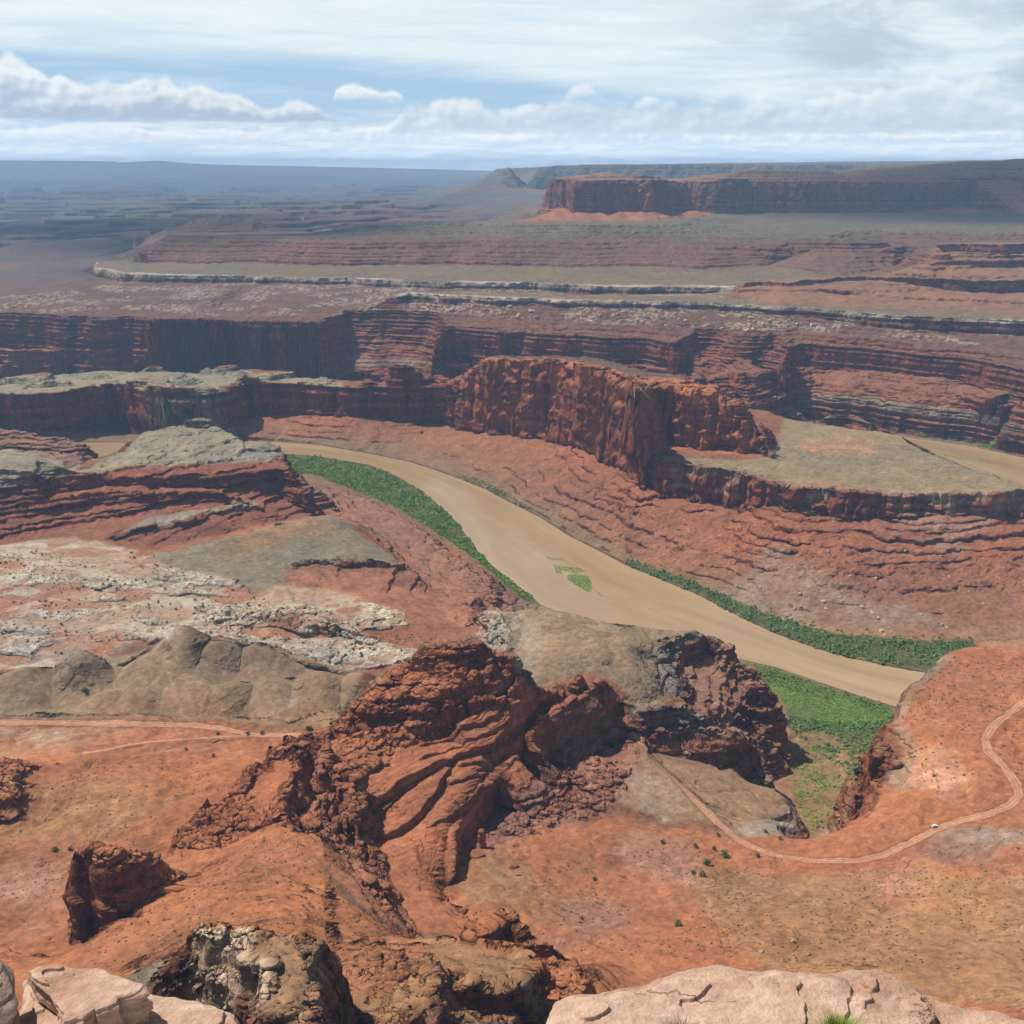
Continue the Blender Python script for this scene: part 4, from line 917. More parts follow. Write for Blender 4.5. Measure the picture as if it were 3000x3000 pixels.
    if m.any():
        xs, ys = X[m], Y[m]; b = np.zeros(xs.shape, np.float32)
        for lam, sd_ in ((15, 1), (7.5, 2), (4, 3)):
            b += blocks(xs + 2 * perlin(xs / 9, ys / 9, 3), ys, lam, sd_) * lam * .30 * sstep(lam / px[m], 2.5, 6)
        Z[m] += b * sstep(K[m], .45, .9) * sstep(D[m], 2000, 900)
    soil = np.clip(1 - 1.6 * K, 0, 1) * sstep(Z, 20, 70)
    mo = np.clip(soil * 4, 0, 1) * inside(MOUND_PLAN, X, Y)
    if mo.any():
        add = np.zeros_like(Z)
        for (mx_, my_), r_, h_ in MOUNDS:
            d2 = ((X - mx_) ** 2 + ((Y - my_) * .8) ** 2) / r_ ** 2
            add = np.maximum(add, h_ * np.exp(-d2 * 1.3) * (1 + .12 * perlin(X / 25, Y / 25, 345)))
        ru = np.abs(fbm(X + 8 * perlin(X / 40, Y / 40, 345), Y * .55, 60, 2, .5, 346))
        Z = Z + sstep(mo, 0, 1) * (add * 1.4 + .9 * sstep(ru, .0, .25) - 6)
    soil = soil * (1 - smk)
    flat = soil * (Y < 850) * (Z > 98)
    Z = Z + flat * (3.0 * fbm(X + 20 * perlin(X / 70, Y / 70, 312), Y, 95, 3, .5, 310))
    lw = flat * sstep(fbm(X, Y, 110, 3, .55, 315), .05, .3) * .75
    q_ = (Z + 1.2 * fbm(X, Y, 40, 3, .55, 318)) / 3.2; q0 = np.floor(q_)
    Z = Z + lw * ((q0 + sstep(q_ - q0, .55, .95)) * 3.2 - q_ * 3.2)
    soil = soil * (1 - .75 * inside(MOUND_PLAN, X, Y))
    rill = 1 - 2 * np.abs(fbm(X, Y, 85, 4, .5, 110))
    Z = Z + soil * (2.2 * fbm(X, Y, 150, 4, .5, 100) - 1.8 * np.clip(rill - .45, 0, 1) * 2 + .35 * fbm(X, Y, 9, 3, .6, 105) * sstep(9 / px, 2, 5))
    Z = Z + sheets(X, Y, smk)
    hb = (Y > 2350) & (Y < 2900) & (X < -60) & (Z > 100) & (Z < 125)
    if hb.any():
        hz = Z + hb * 14 * sstep(fbm(X, Y, 110, 3, .5, 340), -.05, .5)
        q_ = hz / 4.5; q0 = np.floor(q_)
        Z = np.where(hb, (q0 + .3 * (q_ - q0) + .7 * sstep(q_ - q0, .7, .95)) * 4.5, Z)
    ap = sstep(Z, 384, 390) * sstep(Z, 422, 412) * (Y > 4600) * (Y < 5900) * (X > 80) * (X < 1200)
    Z = Z + ap * 11 * (.4 - np.abs(perlin(X / 95, Y / 500, 360)) * 1.6)
    # river bed
    m = (D > 900) & (D < 3600)
    if m.any():
        xs, ys, zs = X[m], Y[m], Z[m]
        for poly in (RIVER_PTS, BACK_PTS):
            ins = inside(poly, xs, ys)
            d = dist_poly(poly, xs, ys, True, 14.0)
            zs = np.where(ins, -1.2 - .1 * d, np.where(d < 6, np.minimum(zs, .8 + .6 * d), zs))
        Z[m] = zs
    # graded tracks
    for pts, w in ROADS:
        d = dist_poly(pts, X, Y, False, 30.0)
        m = d < 24
        if not m.any(): continue
        zt = table(TZ, X[m], Y[m])
        Z[m] = Z[m] + (zt - .25 - Z[m]) * sstep(d[m], w * 1.9, w * .6)
    return Z

def build_grid():
    rr = RRS.astype(np.float32)
    H = np.empty((NA, NR), np.float32)
    def job(i0):
        i1 = min(NA, i0 + 100)
        X = np.sin(AZS[i0:i1, None]).astype(np.float32) * rr; Y = np.cos(AZS[i0:i1, None]).astype(np.float32) * rr
        H[i0:i1] = shape(X, Y)
    with ThreadPoolExecutor(4) as ex: list(ex.map(job, range(0, NA, 100)))
    return H
H = build_grid()
print("heights", round(_t.time() - T0, 1))
DEP = (EYE - H) / RRS[None, :].astype(np.float32)
CM = np.minimum.accumulate(DEP, axis=1)
def hit(px, py):
    """the place on the ground that a photo point shows"""
    u, v = (px - 1500) / FPX, (1500 - py) / FPX
    dx, dy, dz = u, CP + v * SP, -SP + v * CP
    a = math.atan2(dx, dy); t = -dz / math.hypot(dx, dy)
    c = int(round((a - AZ0) / (AZ1 - AZ0) * (NA - 1)))
    c = min(max(c, 0), NA - 1)
    j = int(np.searchsorted(-CM[c], -t)); j = min(j, NR - 1)
    r = RRS[j]
    return r * math.sin(a), r * math.cos(a), float(H[c, j])
def ground(x, y):
    return float(table(H, np.array([x], np.float32), np.array([y], np.float32))[0])

# adaptive rows: as many points on a cliff face as on a plain
NROW = 2500
def resample():
    phi = np.arctan(DEP)
    dphi = np.abs(np.diff(phi, axis=1))
    new = (CM[:, 1:] < CM[:, :-1])
    dl = (LR1 - LR0) / (NR - 1)
    w = np.where(new, dphi, .22 * dphi) + .012 * dl
    def box(a, n, ax):
        c = np.cumsum(np.pad(a, [(n + 1, n) if k == ax else (0, 0) for k in range(2)], mode='edge'), axis=ax, dtype=np.float64)
        s = [slice(None)] * 2; e = [slice(None)] * 2
        s[ax] = slice(2 * n + 1, None); e[ax] = slice(0, -(2 * n + 1))
        return ((c[tuple(s)] - c[tuple(e)]) / (2 * n + 1)).astype(np.float32)
    for _ in range(2): w = box(w, 9, 0)
    w = box(w, 4, 1)
    cum = np.concatenate([np.zeros((NA, 1)), np.cumsum(w, axis=1, dtype=np.float64)], axis=1)
    rows = np.linspace(0, 1, NROW)
    RR = np.empty((NA, NROW), np.float32); HH = np.empty((NA, NROW), np.float32)
    idx = np.arange(NR)
    for c in range(NA):
        f = np.interp(rows * cum[c, -1], cum[c], idx)
        RR[c] = np.interp(f, idx, RRS); HH[c] = np.interp(f, idx, H[c])
    return RR, HH
GR, GZ = resample()
GXX = GR * np.sin(AZS)[:, None].astype(np.float32); GYY = GR * np.cos(AZS)[:, None].astype(np.float32)
print("resampled", round(_t.time() - T0, 1))

def grid_normals(X, Y, Z):
    P = np.stack([X, Y, Z], -1)
    da = np.gradient(P, axis=0); db = np.gradient(P, axis=1)
    n = np.cross(da, db); n /= np.linalg.norm(n, axis=-1, keepdims=True) + 1e-9
    n[n[..., 2] < 0] *= -1
    return n
NRM = grid_normals(GXX, GYY, GZ)
FIN_PLAN = [place(1345, 1262, 22), place(1421, 1267, 26), place(1500, 1279, 33), place(1593, 1290, 40), place(1660, 1304, 46), place(1717, 1322, 52), place(1780, 1352, 58), place(1850, 1392, 62), place(1884, 1436, 62), place(1890, 1318, 109), place(2012, 1318, 109), place(2140, 1333, 109), place(2262, 1350, 109), place(2290, 1322, 109), place(2245, 1225, 109), place(2150, 1175, 109), (FIN_BACK[6][0] + 90, FIN_BACK[6][1] + 95), (FIN_BACK[3][0] + 70, FIN_BACK[3][1] + 100), (FIN_BACK[0][0] + 20, FIN_BACK[0][1] + 110), place(1330, 1128, 113)]
# ragged ledges and joints pushed in and out of steep faces
def rag():
    steep = sstep(NRM[..., 2], .80, .45)
    D = GR; px = D / 1100
    s = np.zeros_like(GZ)
    for i, lam in enumerate((60, 26, 12, 6, 3)):
        f = sstep(lam / px, 1.8, 4.0)
        if not np.any(f > 0): continue
        s += f * lam * .07 * (perlin((GXX + .6 * GYY) / lam, GZ / (lam * .42) + i, 130 + i) + perlin((GXX - GYY) / (lam * .8), GZ / (lam * 1.6) + 9, 140 + i) * .8)
    lay = perlin(GZ / 5.5 + .25 * perlin(GXX / 160, GYY / 160, 151), np.zeros_like(GZ) + 2.2, 150) + .9 * perlin(GZ / 13 + 4.4, np.zeros_like(GZ) + 6.1, 152)
    cc = GXX - .8 * GYY
    tall = np.maximum(inside(FIN_PLAN, GXX, GYY) * 1.0, sstep(GZ, 405, 420) * sstep(GZ, 560, 548)).astype(np.float32)
    jl = (GYY > 1500) & (GYY < 2100) & (GXX > 150) & (GZ > 40) & (GZ < 115)
    if jl.any():
        dl_ = dist_poly([place(a, b, 108) for a, b in ((1888, 1338), (1997, 1359), (2121, 1375), (2276, 1408), (2346, 1425), (2478, 1434), (2602, 1443), (2820, 1447), (2975, 1437), (3400, 1455))], GXX, GYY, False, 40.0)
        tall = np.maximum(tall, jl * sstep(dl_, 34, 18)).astype(np.float32)
    s += np.clip(lay * 2.2, -1, 1) * np.minimum(.0016 * D, 5.0) * (1 - .75 * tall)
    fl = 0
    for i, lam in enumerate((70, 32, 15, 8)):
        fl = fl + sstep(lam / px, 2, 4) * lam * .16 * (1 - 2.4 * np.abs(perlin(cc / lam, GZ / 170 + i + .5 * perlin(cc / 40, GZ / 25, 160), 155 + i)))
    s += fl * (.25 + .75 * tall)
    s *= steep * sstep(GZ, 3, 12) * (1 - .8 * slab_mask(GXX, GYY))
    h = np.hypot(NRM[..., 0], NRM[..., 1]) + 1e-6
    return GXX + s * NRM[..., 0] / h, GYY + s * NRM[..., 1] / h
GXX, GYY = rag()
NRM = grid_normals(GXX, GYY, GZ)
print("faces ragged", round(_t.time() - T0, 1))

# ------------------------------------------------------------------ what the ground is made of
def c_(*v): return np.array(v, np.float32)
ROCK_BANDS = [(-5, (.19, .085, .062)), (25, (.22, .085, .060)), (45, (.30, .105, .060)), (62, (.33, .115, .062)), (92, (.30, .105, .060)), (118, (.30, .105, .058)), (185, (.28, .10, .058)),
              (200, (.26, .115, .072)), (226, (.27, .13, .085)), (229, (.56, .46, .36)), (239, (.56, .46, .36)), (243, (.30, .14, .09)), (300, (.29, .125, .075)), (334, (.26, .12, .08)), (345, (.25, .19, .135)), (384, (.27, .20, .14)), (390, (.34, .13, .075)), (412, (.33, .125, .07)),
              (425, (.28, .105, .062)), (535, (.28, .11, .065)), (555, (.34, .20, .13)), (640, (.38, .26, .17)), (900, (.30, .2, .14))]
FLAT_BANDS = [(-5, (.22, .15, .085)), (4, (.27, .17, .09)), (14, (.33, .17, .095)), (60, (.35, .15, .085)), (98, (.36, .16, .09)), (119, (.37, .16, .085)), (180, (.33, .16, .095)), (200, (.32, .19, .115)), (222, (.30, .18, .11)), (230, (.50, .40, .29)), (239, (.50, .40, .29)), (246, (.36, .24, .135)),
              (270, (.34, .165, .10)), (330, (.29, .16, .10)), (345, (.25, .195, .13)), (382, (.26, .205, .135)), (390, (.40, .17, .095)), (415, (.40, .16, .085)), (550, (.35, .2, .12)), (640, (.33, .25, .16)), (900, (.25, .2, .14))]
ROCK_BANDS = [(z, tuple(np.array(c) * ((.98, .84, .82) if 8 < z < 227 or 241 < z < 340 else (.9, .9, .9)))) for z, c in ROCK_BANDS]
FLAT_BANDS = [(-5, (.22, .15, .085)), (4, (.25, .155, .085)), (14, (.30, .135, .075)), (48, (.32, .12, .064)), (70, (.29, .115, .064)), (98, (.27, .115, .066)), (119, (.25, .105, .06)), (165, (.20, .095, .06)), (188, (.15, .085, .055)), (215, (.145, .085, .058)), (226, (.16, .10, .068)), (231, (.205, .15, .095)), (246, (.19, .14, .082)),
              (256, (.18, .10, .066)), (300, (.165, .088, .058)), (330, (.155, .09, .06)), (345, (.155, .125, .085)), (382, (.16, .13, .088)), (390, (.33, .135, .075)), (415, (.33, .13, .07)), (550, (.26, .15, .09)), (640, (.26, .195, .125)), (900, (.2, .16, .11))]
def band(tab, z):
    zs = [b[0] for b in tab]; return np.stack([np.interp(z, zs, [b[1][k] for b in tab]) for k in range(3)], -1).astype(np.float32)
OR, TAN, RED, PINK = (.40, .155, .070), (.34, .185, .096), (.34, .11, .056), (.43, .21, .13)
DRED, RROCK = (.24, .078, .045), (.37, .135, .068)
WHITE, GREY, MOUND, GGREY = (.72, .61, .48), (.225, .18, .14), (.29, .195, .115), (.25, .195, .13)
PURPLE = (.25, .14, .115)
# (photo outline, soil colour, rock colour, strength, ragged edge)
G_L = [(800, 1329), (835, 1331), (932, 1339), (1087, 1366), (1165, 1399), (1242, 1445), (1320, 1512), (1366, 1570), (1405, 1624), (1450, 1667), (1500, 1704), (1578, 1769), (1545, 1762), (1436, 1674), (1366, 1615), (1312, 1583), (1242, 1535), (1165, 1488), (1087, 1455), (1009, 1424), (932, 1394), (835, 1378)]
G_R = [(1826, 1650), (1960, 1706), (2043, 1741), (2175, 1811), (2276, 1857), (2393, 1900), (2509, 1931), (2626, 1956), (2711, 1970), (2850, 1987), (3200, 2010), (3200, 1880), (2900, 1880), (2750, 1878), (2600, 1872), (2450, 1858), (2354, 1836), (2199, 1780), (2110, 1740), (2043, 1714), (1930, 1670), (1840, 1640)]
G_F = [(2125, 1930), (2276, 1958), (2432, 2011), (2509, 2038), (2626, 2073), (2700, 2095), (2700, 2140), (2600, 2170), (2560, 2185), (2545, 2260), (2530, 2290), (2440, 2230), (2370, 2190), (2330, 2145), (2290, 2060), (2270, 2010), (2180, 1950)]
ZONES = [
 # ---- near flats as a whole
 ([(-300, 2110), (0, 2118), (640, 2130), (950, 2150), (900, 2300), (700, 2500), (300, 2700), (250, 3000), (-400, 3000)], OR, RROCK, 1, 1),
 ([(1350, 2800), (1360, 2560), (1500, 2440), (1800, 2420), (2150, 2440), (2400, 2450), (2560, 2350), (2660, 2300), (2640, 2170), (2570, 2160), (2780, 1905), (3000, 1870), (3400, 1850), (3500, 3000), (1400, 3000)], OR, RROCK, 1, 1),
 ([(1360, 2560), (1440, 2480), (1560, 2560), (1650, 2620), (1750, 2640), (1650, 2700), (1400, 2660)], (.30, .165, .085), RROCK, .7, 1.5),
 ([(1560, 2590), (1680, 2620), (1820, 2610), (1850, 2680), (1790, 2740), (1560, 2780), (1500, 2700)], (.28, .14, .095), PURPLE, .5, 1.8),
 ([(2000, 2580), (2180, 2545), (2420, 2560), (2700, 2540), (3000, 2560), (3400, 2560), (3400, 3000), (2300, 2900), (2150, 2760), (2080, 2700)], (.355, .185, .088), (.34, .17, .09), .9, 1.5),
 ([(2500, 2560), (2650, 2540), (2750, 2620), (2640, 2680), (2540, 2640)], PINK, PURPLE, .6, 1.8),
 ([(2720, 2440), (2860, 2420), (3000, 2440), (3000, 2500), (2880, 2520), (2740, 2500)], (.33, .24, .19), PURPLE, .7, 1.5),
 ([(2620, 2480), (2760, 2470), (2800, 2520), (2640, 2530)], PURPLE, PURPLE, .6, 1.5),
 ([(2640, 2230), (2720, 2170), (2860, 2250), (2880, 2300), (2740, 2340), (2640, 2310)], (.50, .27, .17), (.50, .29, .19), .8, 1.2),
 ([(2560, 2330), (2600, 2270), (2650, 2210), (2630, 2160), (2570, 2160), (2640, 2060), (2720, 1945), (2780, 1900), (2800, 1905), (2700, 2010), (2650, 2100), (2690, 2210), (2640, 2320)], (.33, .22, .15), (.33, .24, .17), .8, .6),
 ([(1830, 2440), (2050, 2470), (2120, 2520), (2060, 2600), (1900, 2560), (1780, 2520)], PINK, RROCK, .7, 1.5),
 ([(-300, 2290), (100, 2280), (420, 2270), (560, 2330), (380, 2440), (100, 2500), (-300, 2520)], (.38, .18, .078), RROCK, .75, 1.6),
 ([(-300, 2150), (0, 2120), (420, 2130), (300, 2200), (0, 2210), (-300, 2210)], (.42, .22, .125), PINK, .7, 1.5),
 ([(-200, 2130), (30, 2128), (190, 2138), (230, 2160), (60, 2160)], (.40, .33, .26), PINK, .7, 1.2),
 ([(-300, 2560), (200, 2530), (230, 2700), (100, 2760), (-300, 2740)], PINK, RROCK, .45, 1.8),
 # ---- badland mounds
 ([(-300, 1985), (20, 1973), (78, 1962), (125, 1982), (160, 1953), (241, 1916), (330, 1925), (430, 1898), (480, 1862), (540, 1838), (640, 1872), (780, 1882), (965, 1945), (1020, 1972), (1130, 1985), (1060, 2080), (980, 2126), (700, 2116), (311, 2104), (-300, 2104)], MOUND, (.25, .18, .12), 1, .4),
 ([(230, 2060), (420, 2040), (640, 2050), (930, 2055), (1020, 2080), (960, 2126), (700, 2118), (280, 2104)], (.33, .19, .10), (.3, .18, .1), .75, 1.4),
 ([(600, 1925), (720, 1930), (880, 1950), (980, 1965), (900, 1985), (690, 1985)], (.27, .17, .13), (.3, .2, .15), .6, 1.2),
 ([(760, 2040), (800, 2050), (810, 2090), (760, 2080)], (.42, .34, .25), (.42, .34, .25), .7, 1.0), ([(820, 2020), (850, 2030), (870, 2080), (840, 2080)], (.42, .34, .26), (.42, .34, .25), .7, 1.0),
 # ---- white slickrock
 ([(-300, 1590), (0, 1580), (200, 1575), (385, 1608), (500, 1660), (660, 1688), (760, 1745), (850, 1715), (1000, 1740), (1190, 1798), (1180, 1832), (1080, 1835), (1000, 1862), (1230, 1905), (1390, 1900), (1410, 1790), (1460, 1780), (1480, 1830), (1440, 1930), (1180, 1945), (965, 1950), (880, 1905), (780, 1880), (640, 1868), (540, 1835), (420, 1892), (300, 1920), (150, 1950), (-300, 1975)], (.40, .275, .19), WHITE, 1, 1),
 ([(-200, 1745), (60, 1730), (220, 1750), (180, 1800), (60, 1830), (-200, 1840)], (.40, .17, .10), PINK, .75, 1.6),
 ([(640, 1835), (800, 1850), (930, 1875), (900, 1885), (700, 1868)], (.40, .15, .085), RED, .8, 1.2),
 ([(945, 1800), (1100, 1825), (1050, 1845), (960, 1830)], (.40, .15, .085), RED, .75, 1.2),
 ([(220, 1890), (300, 1850), (370, 1870), (300, 1920), (230, 1920)], (.42, .17, .09), RED, .8, .8),
 ([(380, 1700), (520, 1680), (620, 1740), (640, 1790), (560, 1800), (420, 1770)], (.31, .2, .14), (.36, .25, .19), .55, 1.6),
 # red hollow behind the white steps, apron
 ([(860, 1662), (1000, 1655), (1190, 1650), (1260, 1720), (1400, 1790), (1480, 1780), (1400, 1850), (1240, 1830), (1190, 1800), (1000, 1742), (900, 1725), (850, 1690)], (.36, .155, .095), (.3, .12, .08), .75, 1.2),
 ([(870, 1390), (1000, 1430), (1170, 1500), (1310, 1600), (1420, 1680), (1560, 1775), (1400, 1800), (1260, 1720), (1180, 1640), (1020, 1520), (950, 1500), (870, 1460)], (.30, .15, .105), (.23, .115, .09), .9, 1.2),
 ([(900, 1430), (1010, 1470), (1100, 1540), (1060, 1560), (980, 1510), (900, 1480)], (.40, .18, .10), RED, .6, 1.5),
 ([(1280, 1680), (1420, 1740), (1500, 1780), (1380, 1790), (1270, 1720)], (.42, .17, .09), RED, .6, 1.5),
 # grey hill
 ([(440, 1645), (505, 1612), (621, 1577), (800, 1530), (950, 1500), (1010, 1520), (1060, 1570), (1150, 1625), (1180, 1650), (990, 1636), (862, 1654), (840, 1710), (760, 1745), (660, 1690), (520, 1670)], GGREY, GREY, 1, .5),
 ([(600, 1612), (700, 1562), (800, 1540), (930, 1510), (960, 1545), (900, 1590), (760, 1615), (640, 1640)], (.33, .195, .095), (.33, .2, .1), .8, 1.4),
 # striped hill
 ([(-300, 1250), (0, 1246), (260, 1300), (290, 1350), (180, 1370), (-300, 1345)], (.29, .16, .11), (.23, .09, .065), 1, .5),
 ([(-300, 1310), (26, 1308), (120, 1340), (240, 1376), (380, 1310), (430, 1260), (560, 1220), (640, 1220), (740, 1310), (800, 1290), (840, 1330), (840, 1360), (750, 1352), (600, 1362), (400, 1366), (200, 1415), (-300, 1500)], (.295, .25, .175), (.32, .26, .2), 1, .4),
 ([(-300, 1500), (0, 1440), (210, 1400), (400, 1372), (600, 1364), (760, 1352), (860, 1350), (870, 1420), (980, 1505), (840, 1525), (640, 1580), (500, 1612), (400, 1600), (370, 1560), (500, 1508), (200, 1560), (-300, 1660)], (.27, .105, .065), (.25, .082, .05), 1, .4),
 ([(355, 1560), (440, 1515), (520, 1503), (680, 1478), (760, 1474), (755, 1490), (600, 1512), (450, 1548), (370, 1565)], (.30, .245, .18), (.34, .28, .21), 1, .3),
 ([(410, 1605), (500, 1595), (640, 1570), (760, 1540), (780, 1545), (640, 1580), (480, 1618)], (.36, .14, .075), RED, .8, 1),
 # ---- dome
 ([(1440, 1810), (1500, 1775), (1560, 1768), (1655, 1778), (1811, 1818), (2043, 1838), (2110, 1880), (1960, 1900), (1940, 1960), (1970, 2020), (1940, 2078), (1800, 2084), (1760, 2096), (1600, 2050), (1480, 2010), (1440, 1900)], (.31, .21, .118), (.3, .22, .15), 1, .4),
 ([(1450, 1800), (1520, 1790), (1540, 1900), (1560, 1990), (1480, 2000), (1440, 1900)], (.31, .245, .18), (.4, .33, .25), .7, 1.2),
 ([(1920, 1905), (2043, 1845), (2110, 1880), (2080, 1905), (2000, 1930), (1990, 2000), (2020, 2050), (1960, 2030)], (.25, .215, .175), (.245, .21, .18), 1, .4),
 ([(1785, 2078), (1940, 2076), (2086, 2106), (2090, 2150), (1960, 2140), (1800, 2140)], (.26, .215, .16), (.26, .21, .165), 1, .3),
 ([(1990, 1930), (2110, 1885), (2180, 1945), (2290, 2030), (2340, 2140), (2290, 2320), (2120, 2270), (1940, 2215), (1900, 2150), (2085, 2150), (2060, 2080), (1990, 1990)], (.33, .17, .11), (.36, .15, .095), 1, .3),
 # sandy shelf
 ([(1850, 2190), (1945, 2212), (2060, 2240), (2125, 2264), (2200, 2288), (2280, 2303), (2338, 2345), (2342, 2400), (2250, 2405), (2137, 2424), (1990, 2400), (1830, 2380), (1800, 2300)], (.335, .2, .108), (.33, .22, .14), 1, .4),
 ([(1800, 2230), (1880, 2250), (1980, 2360), (1960, 2420), (1830, 2390)], (.36, .25, .17), (.33, .22, .14), .7, 1.5),
 ([(2130, 2432), (2250, 2405), (2340, 2400), (2420, 2440), (2350, 2452), (2200, 2446)], (.38, .31, .24), (.4, .33, .26), .85, .8),
 # great outcrop
 ([(880, 2190), (1020, 2090), (1110, 2000), (1230, 1895), (1400, 1885), (1500, 1940), (1560, 2030), (1700, 1975), (1800, 2000), (1850, 2130), (1620, 2220), (1500, 2330), (1380, 2470), (1330, 2600), (1370, 2750), (1250, 2730), (1100, 2680), (930, 2520), (830, 2420), (540, 2470), (560, 2390), (730, 2230), (850, 2165)], (.37, .14, .072), (.38, .145, .075), 1, .3),
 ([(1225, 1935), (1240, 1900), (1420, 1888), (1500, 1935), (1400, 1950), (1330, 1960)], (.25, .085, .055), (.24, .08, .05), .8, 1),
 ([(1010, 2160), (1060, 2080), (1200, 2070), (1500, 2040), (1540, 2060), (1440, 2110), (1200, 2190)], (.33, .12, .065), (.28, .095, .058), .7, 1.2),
 ([(560, 2400), (740, 2235), (880, 2180), (900, 2260), (830, 2400), (700, 2470), (540, 2470)], (.34, .125, .062), (.30, .10, .058), .9, .6),
 ([(960, 2240), (1080, 2400), (1120, 2560), (1220, 2710), (1100, 2700), (930, 2500), (900, 2380), (920, 2260)], (.31, .14, .085), (.33, .135, .08), .8, .8),
 ([(1560, 2270), (1700, 2180), (1850, 2130), (1900, 2180), (1830, 2330), (1700, 2420), (1500, 2460), (1420, 2520), (1380, 2480), (1480, 2380)], (.34, .155, .10), (.30, .14, .10), .85, .8),
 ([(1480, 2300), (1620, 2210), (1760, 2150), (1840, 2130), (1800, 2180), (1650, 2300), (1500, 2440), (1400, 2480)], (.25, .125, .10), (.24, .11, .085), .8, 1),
 # talus cone, pale tower, brown ridge
 ([(838, 2398), (932, 2534), (1009, 2634), (1100, 2704), (1240, 2740), (1220, 2800), (1000, 2800), (560, 2780), (330, 2880), (200, 2860), (233, 2770), (345, 2690), (545, 2548), (700, 2478)], (.36, .145, .068), (.29, .105, .06), 1, .4),
 ([(250, 2520), (470, 2545), (470, 2580), (340, 2760), (230, 2800), (200, 2790)], (.34, .135, .07), (.27, .095, .058), 1, .3),
 ([(940, 2790), (1240, 2738), (1420, 2780), (1540, 2810), (1560, 2990), (900, 3000)], (.335, .175, .085), (.34, .14, .072), 1, .5),
 ([(960, 2780), (1100, 2730), (1240, 2745), (1180, 2850), (1080, 2960), (960, 2900)], (.34, .135, .07), (.33, .125, .07), .8, 1),
 ([(555, 2765), (600, 2715), (730, 2725), (870, 2755), (945, 2785), (945, 3000), (700, 3000), (560, 2900)], (.31, .175, .095), (.46, .315, .205), 1, .2),
 ([(555, 2765), (600, 2715), (730, 2728), (720, 2800), (740, 2840), (800, 2840), (780, 3000), (560, 3000)], (.60, .45, .31), (.46, .315, .205), .9, .5),
 ([(2113, 879), (2168, 846), (2199, 824), (2595, 803), (2641, 790), (2742, 735), (2752, 711), (3000, 710), (3400, 708), (3400, 950), (3000, 934), (2626, 922), (2350, 903)], (.265, .14, .082), (.28, .095, .055), 1, .1, (238, 380)),
 ([(1345, 1262), (1421, 1266), (1500, 1277), (1593, 1288), (1660, 1302), (1717, 1320), (1780, 1350), (1850, 1390), (1884, 1432), (1890, 1320), (2012, 1316), (2140, 1331), (2258, 1348), (2262, 1300), (2200, 1230), (2140, 1178), (2110, 1150), (2030, 1114), (1830, 1096), (1694, 1058), (1600, 1052), (1425, 1050), (1400, 1080), (1350, 1134)], (.40, .155, .08), (.43, .15, .075), 1, .05, (40, 260)),
 # inside of the bend
 ([(1870, 1330), (2160, 1350), (2260, 1340), (2300, 1230), (2420, 1205), (2640, 1270), (2900, 1388), (3000, 1415), (3300, 1440), (3300, 1460), (2800, 1450), (2450, 1436), (2121, 1378)], (.285, .21, .12), (.34, .27, .2), 1, .3, (100, 120)),
 ([(2340, 1290), (2520, 1285), (2600, 1310), (2480, 1340), (2360, 1325)], (.42, .225, .115), TAN, .6, 1.6),
 ([(2290, 1410), (2520, 1420), (2560, 1440), (2420, 1436)], (.36, .18, .1), RED, .5, 1.5),
 ([(-300, 1180), (0, 1090), (300, 1080), (760, 1080), (1010, 1120), (1000, 1134), (700, 1130), (600, 1150), (430, 1142), (250, 1140), (80, 1158)], (.275, .24, .155), (.33, .27, .2), 1, .4, (103, 122)),
 ([(1880, 1340), (2121, 1376), (2450, 1434), (2990, 1436), (3300, 1450), (3300, 1520), (2990, 1500), (2700, 1486), (2560, 1520), (2280, 1470), (2120, 1440), (1890, 1400)], (.33, .22, .15), (.50, .39, .29), .9, .6, (66, 112)),
 ([(2060, 1740), (2160, 1690), (2260, 1620), (2330, 1640), (2500, 1740), (2640, 1780), (2760, 1830), (2420, 1845), (2190, 1790)], (.31, .205, .14), (.31, .19, .13), .75, 1.6),
 ([(2560, 1500), (2760, 1490), (2900, 1510), (2800, 1600), (2680, 1620), (2600, 1560)], (.31, .2, .145), (.3, .16, .11), .55, 1.8),
 ([(2100, 1800), (2400, 1830), (2700, 1840), (3100, 1840), (3100, 1900), (2500, 1900), (2300, 1860)], (.37, .2, .11), TAN, .7, 1),
 # ground under the thickets
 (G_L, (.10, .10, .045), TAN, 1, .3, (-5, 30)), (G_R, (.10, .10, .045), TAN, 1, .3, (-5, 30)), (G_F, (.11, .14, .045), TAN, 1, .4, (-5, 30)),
 # floor of the side canyon
 ([(2160, 2120), (2330, 2140), (2560, 2170), (2530, 2400), (2400, 2440), (2340, 2420), (2330, 2300), (2270, 2200)], (.26, .17, .075), RED, 1, .6),
]
def soft_noise(lam, seed, octs=4): return fbm(GXX, GYY, lam, octs, .55, seed)
ROCKW = np.zeros_like(GZ)
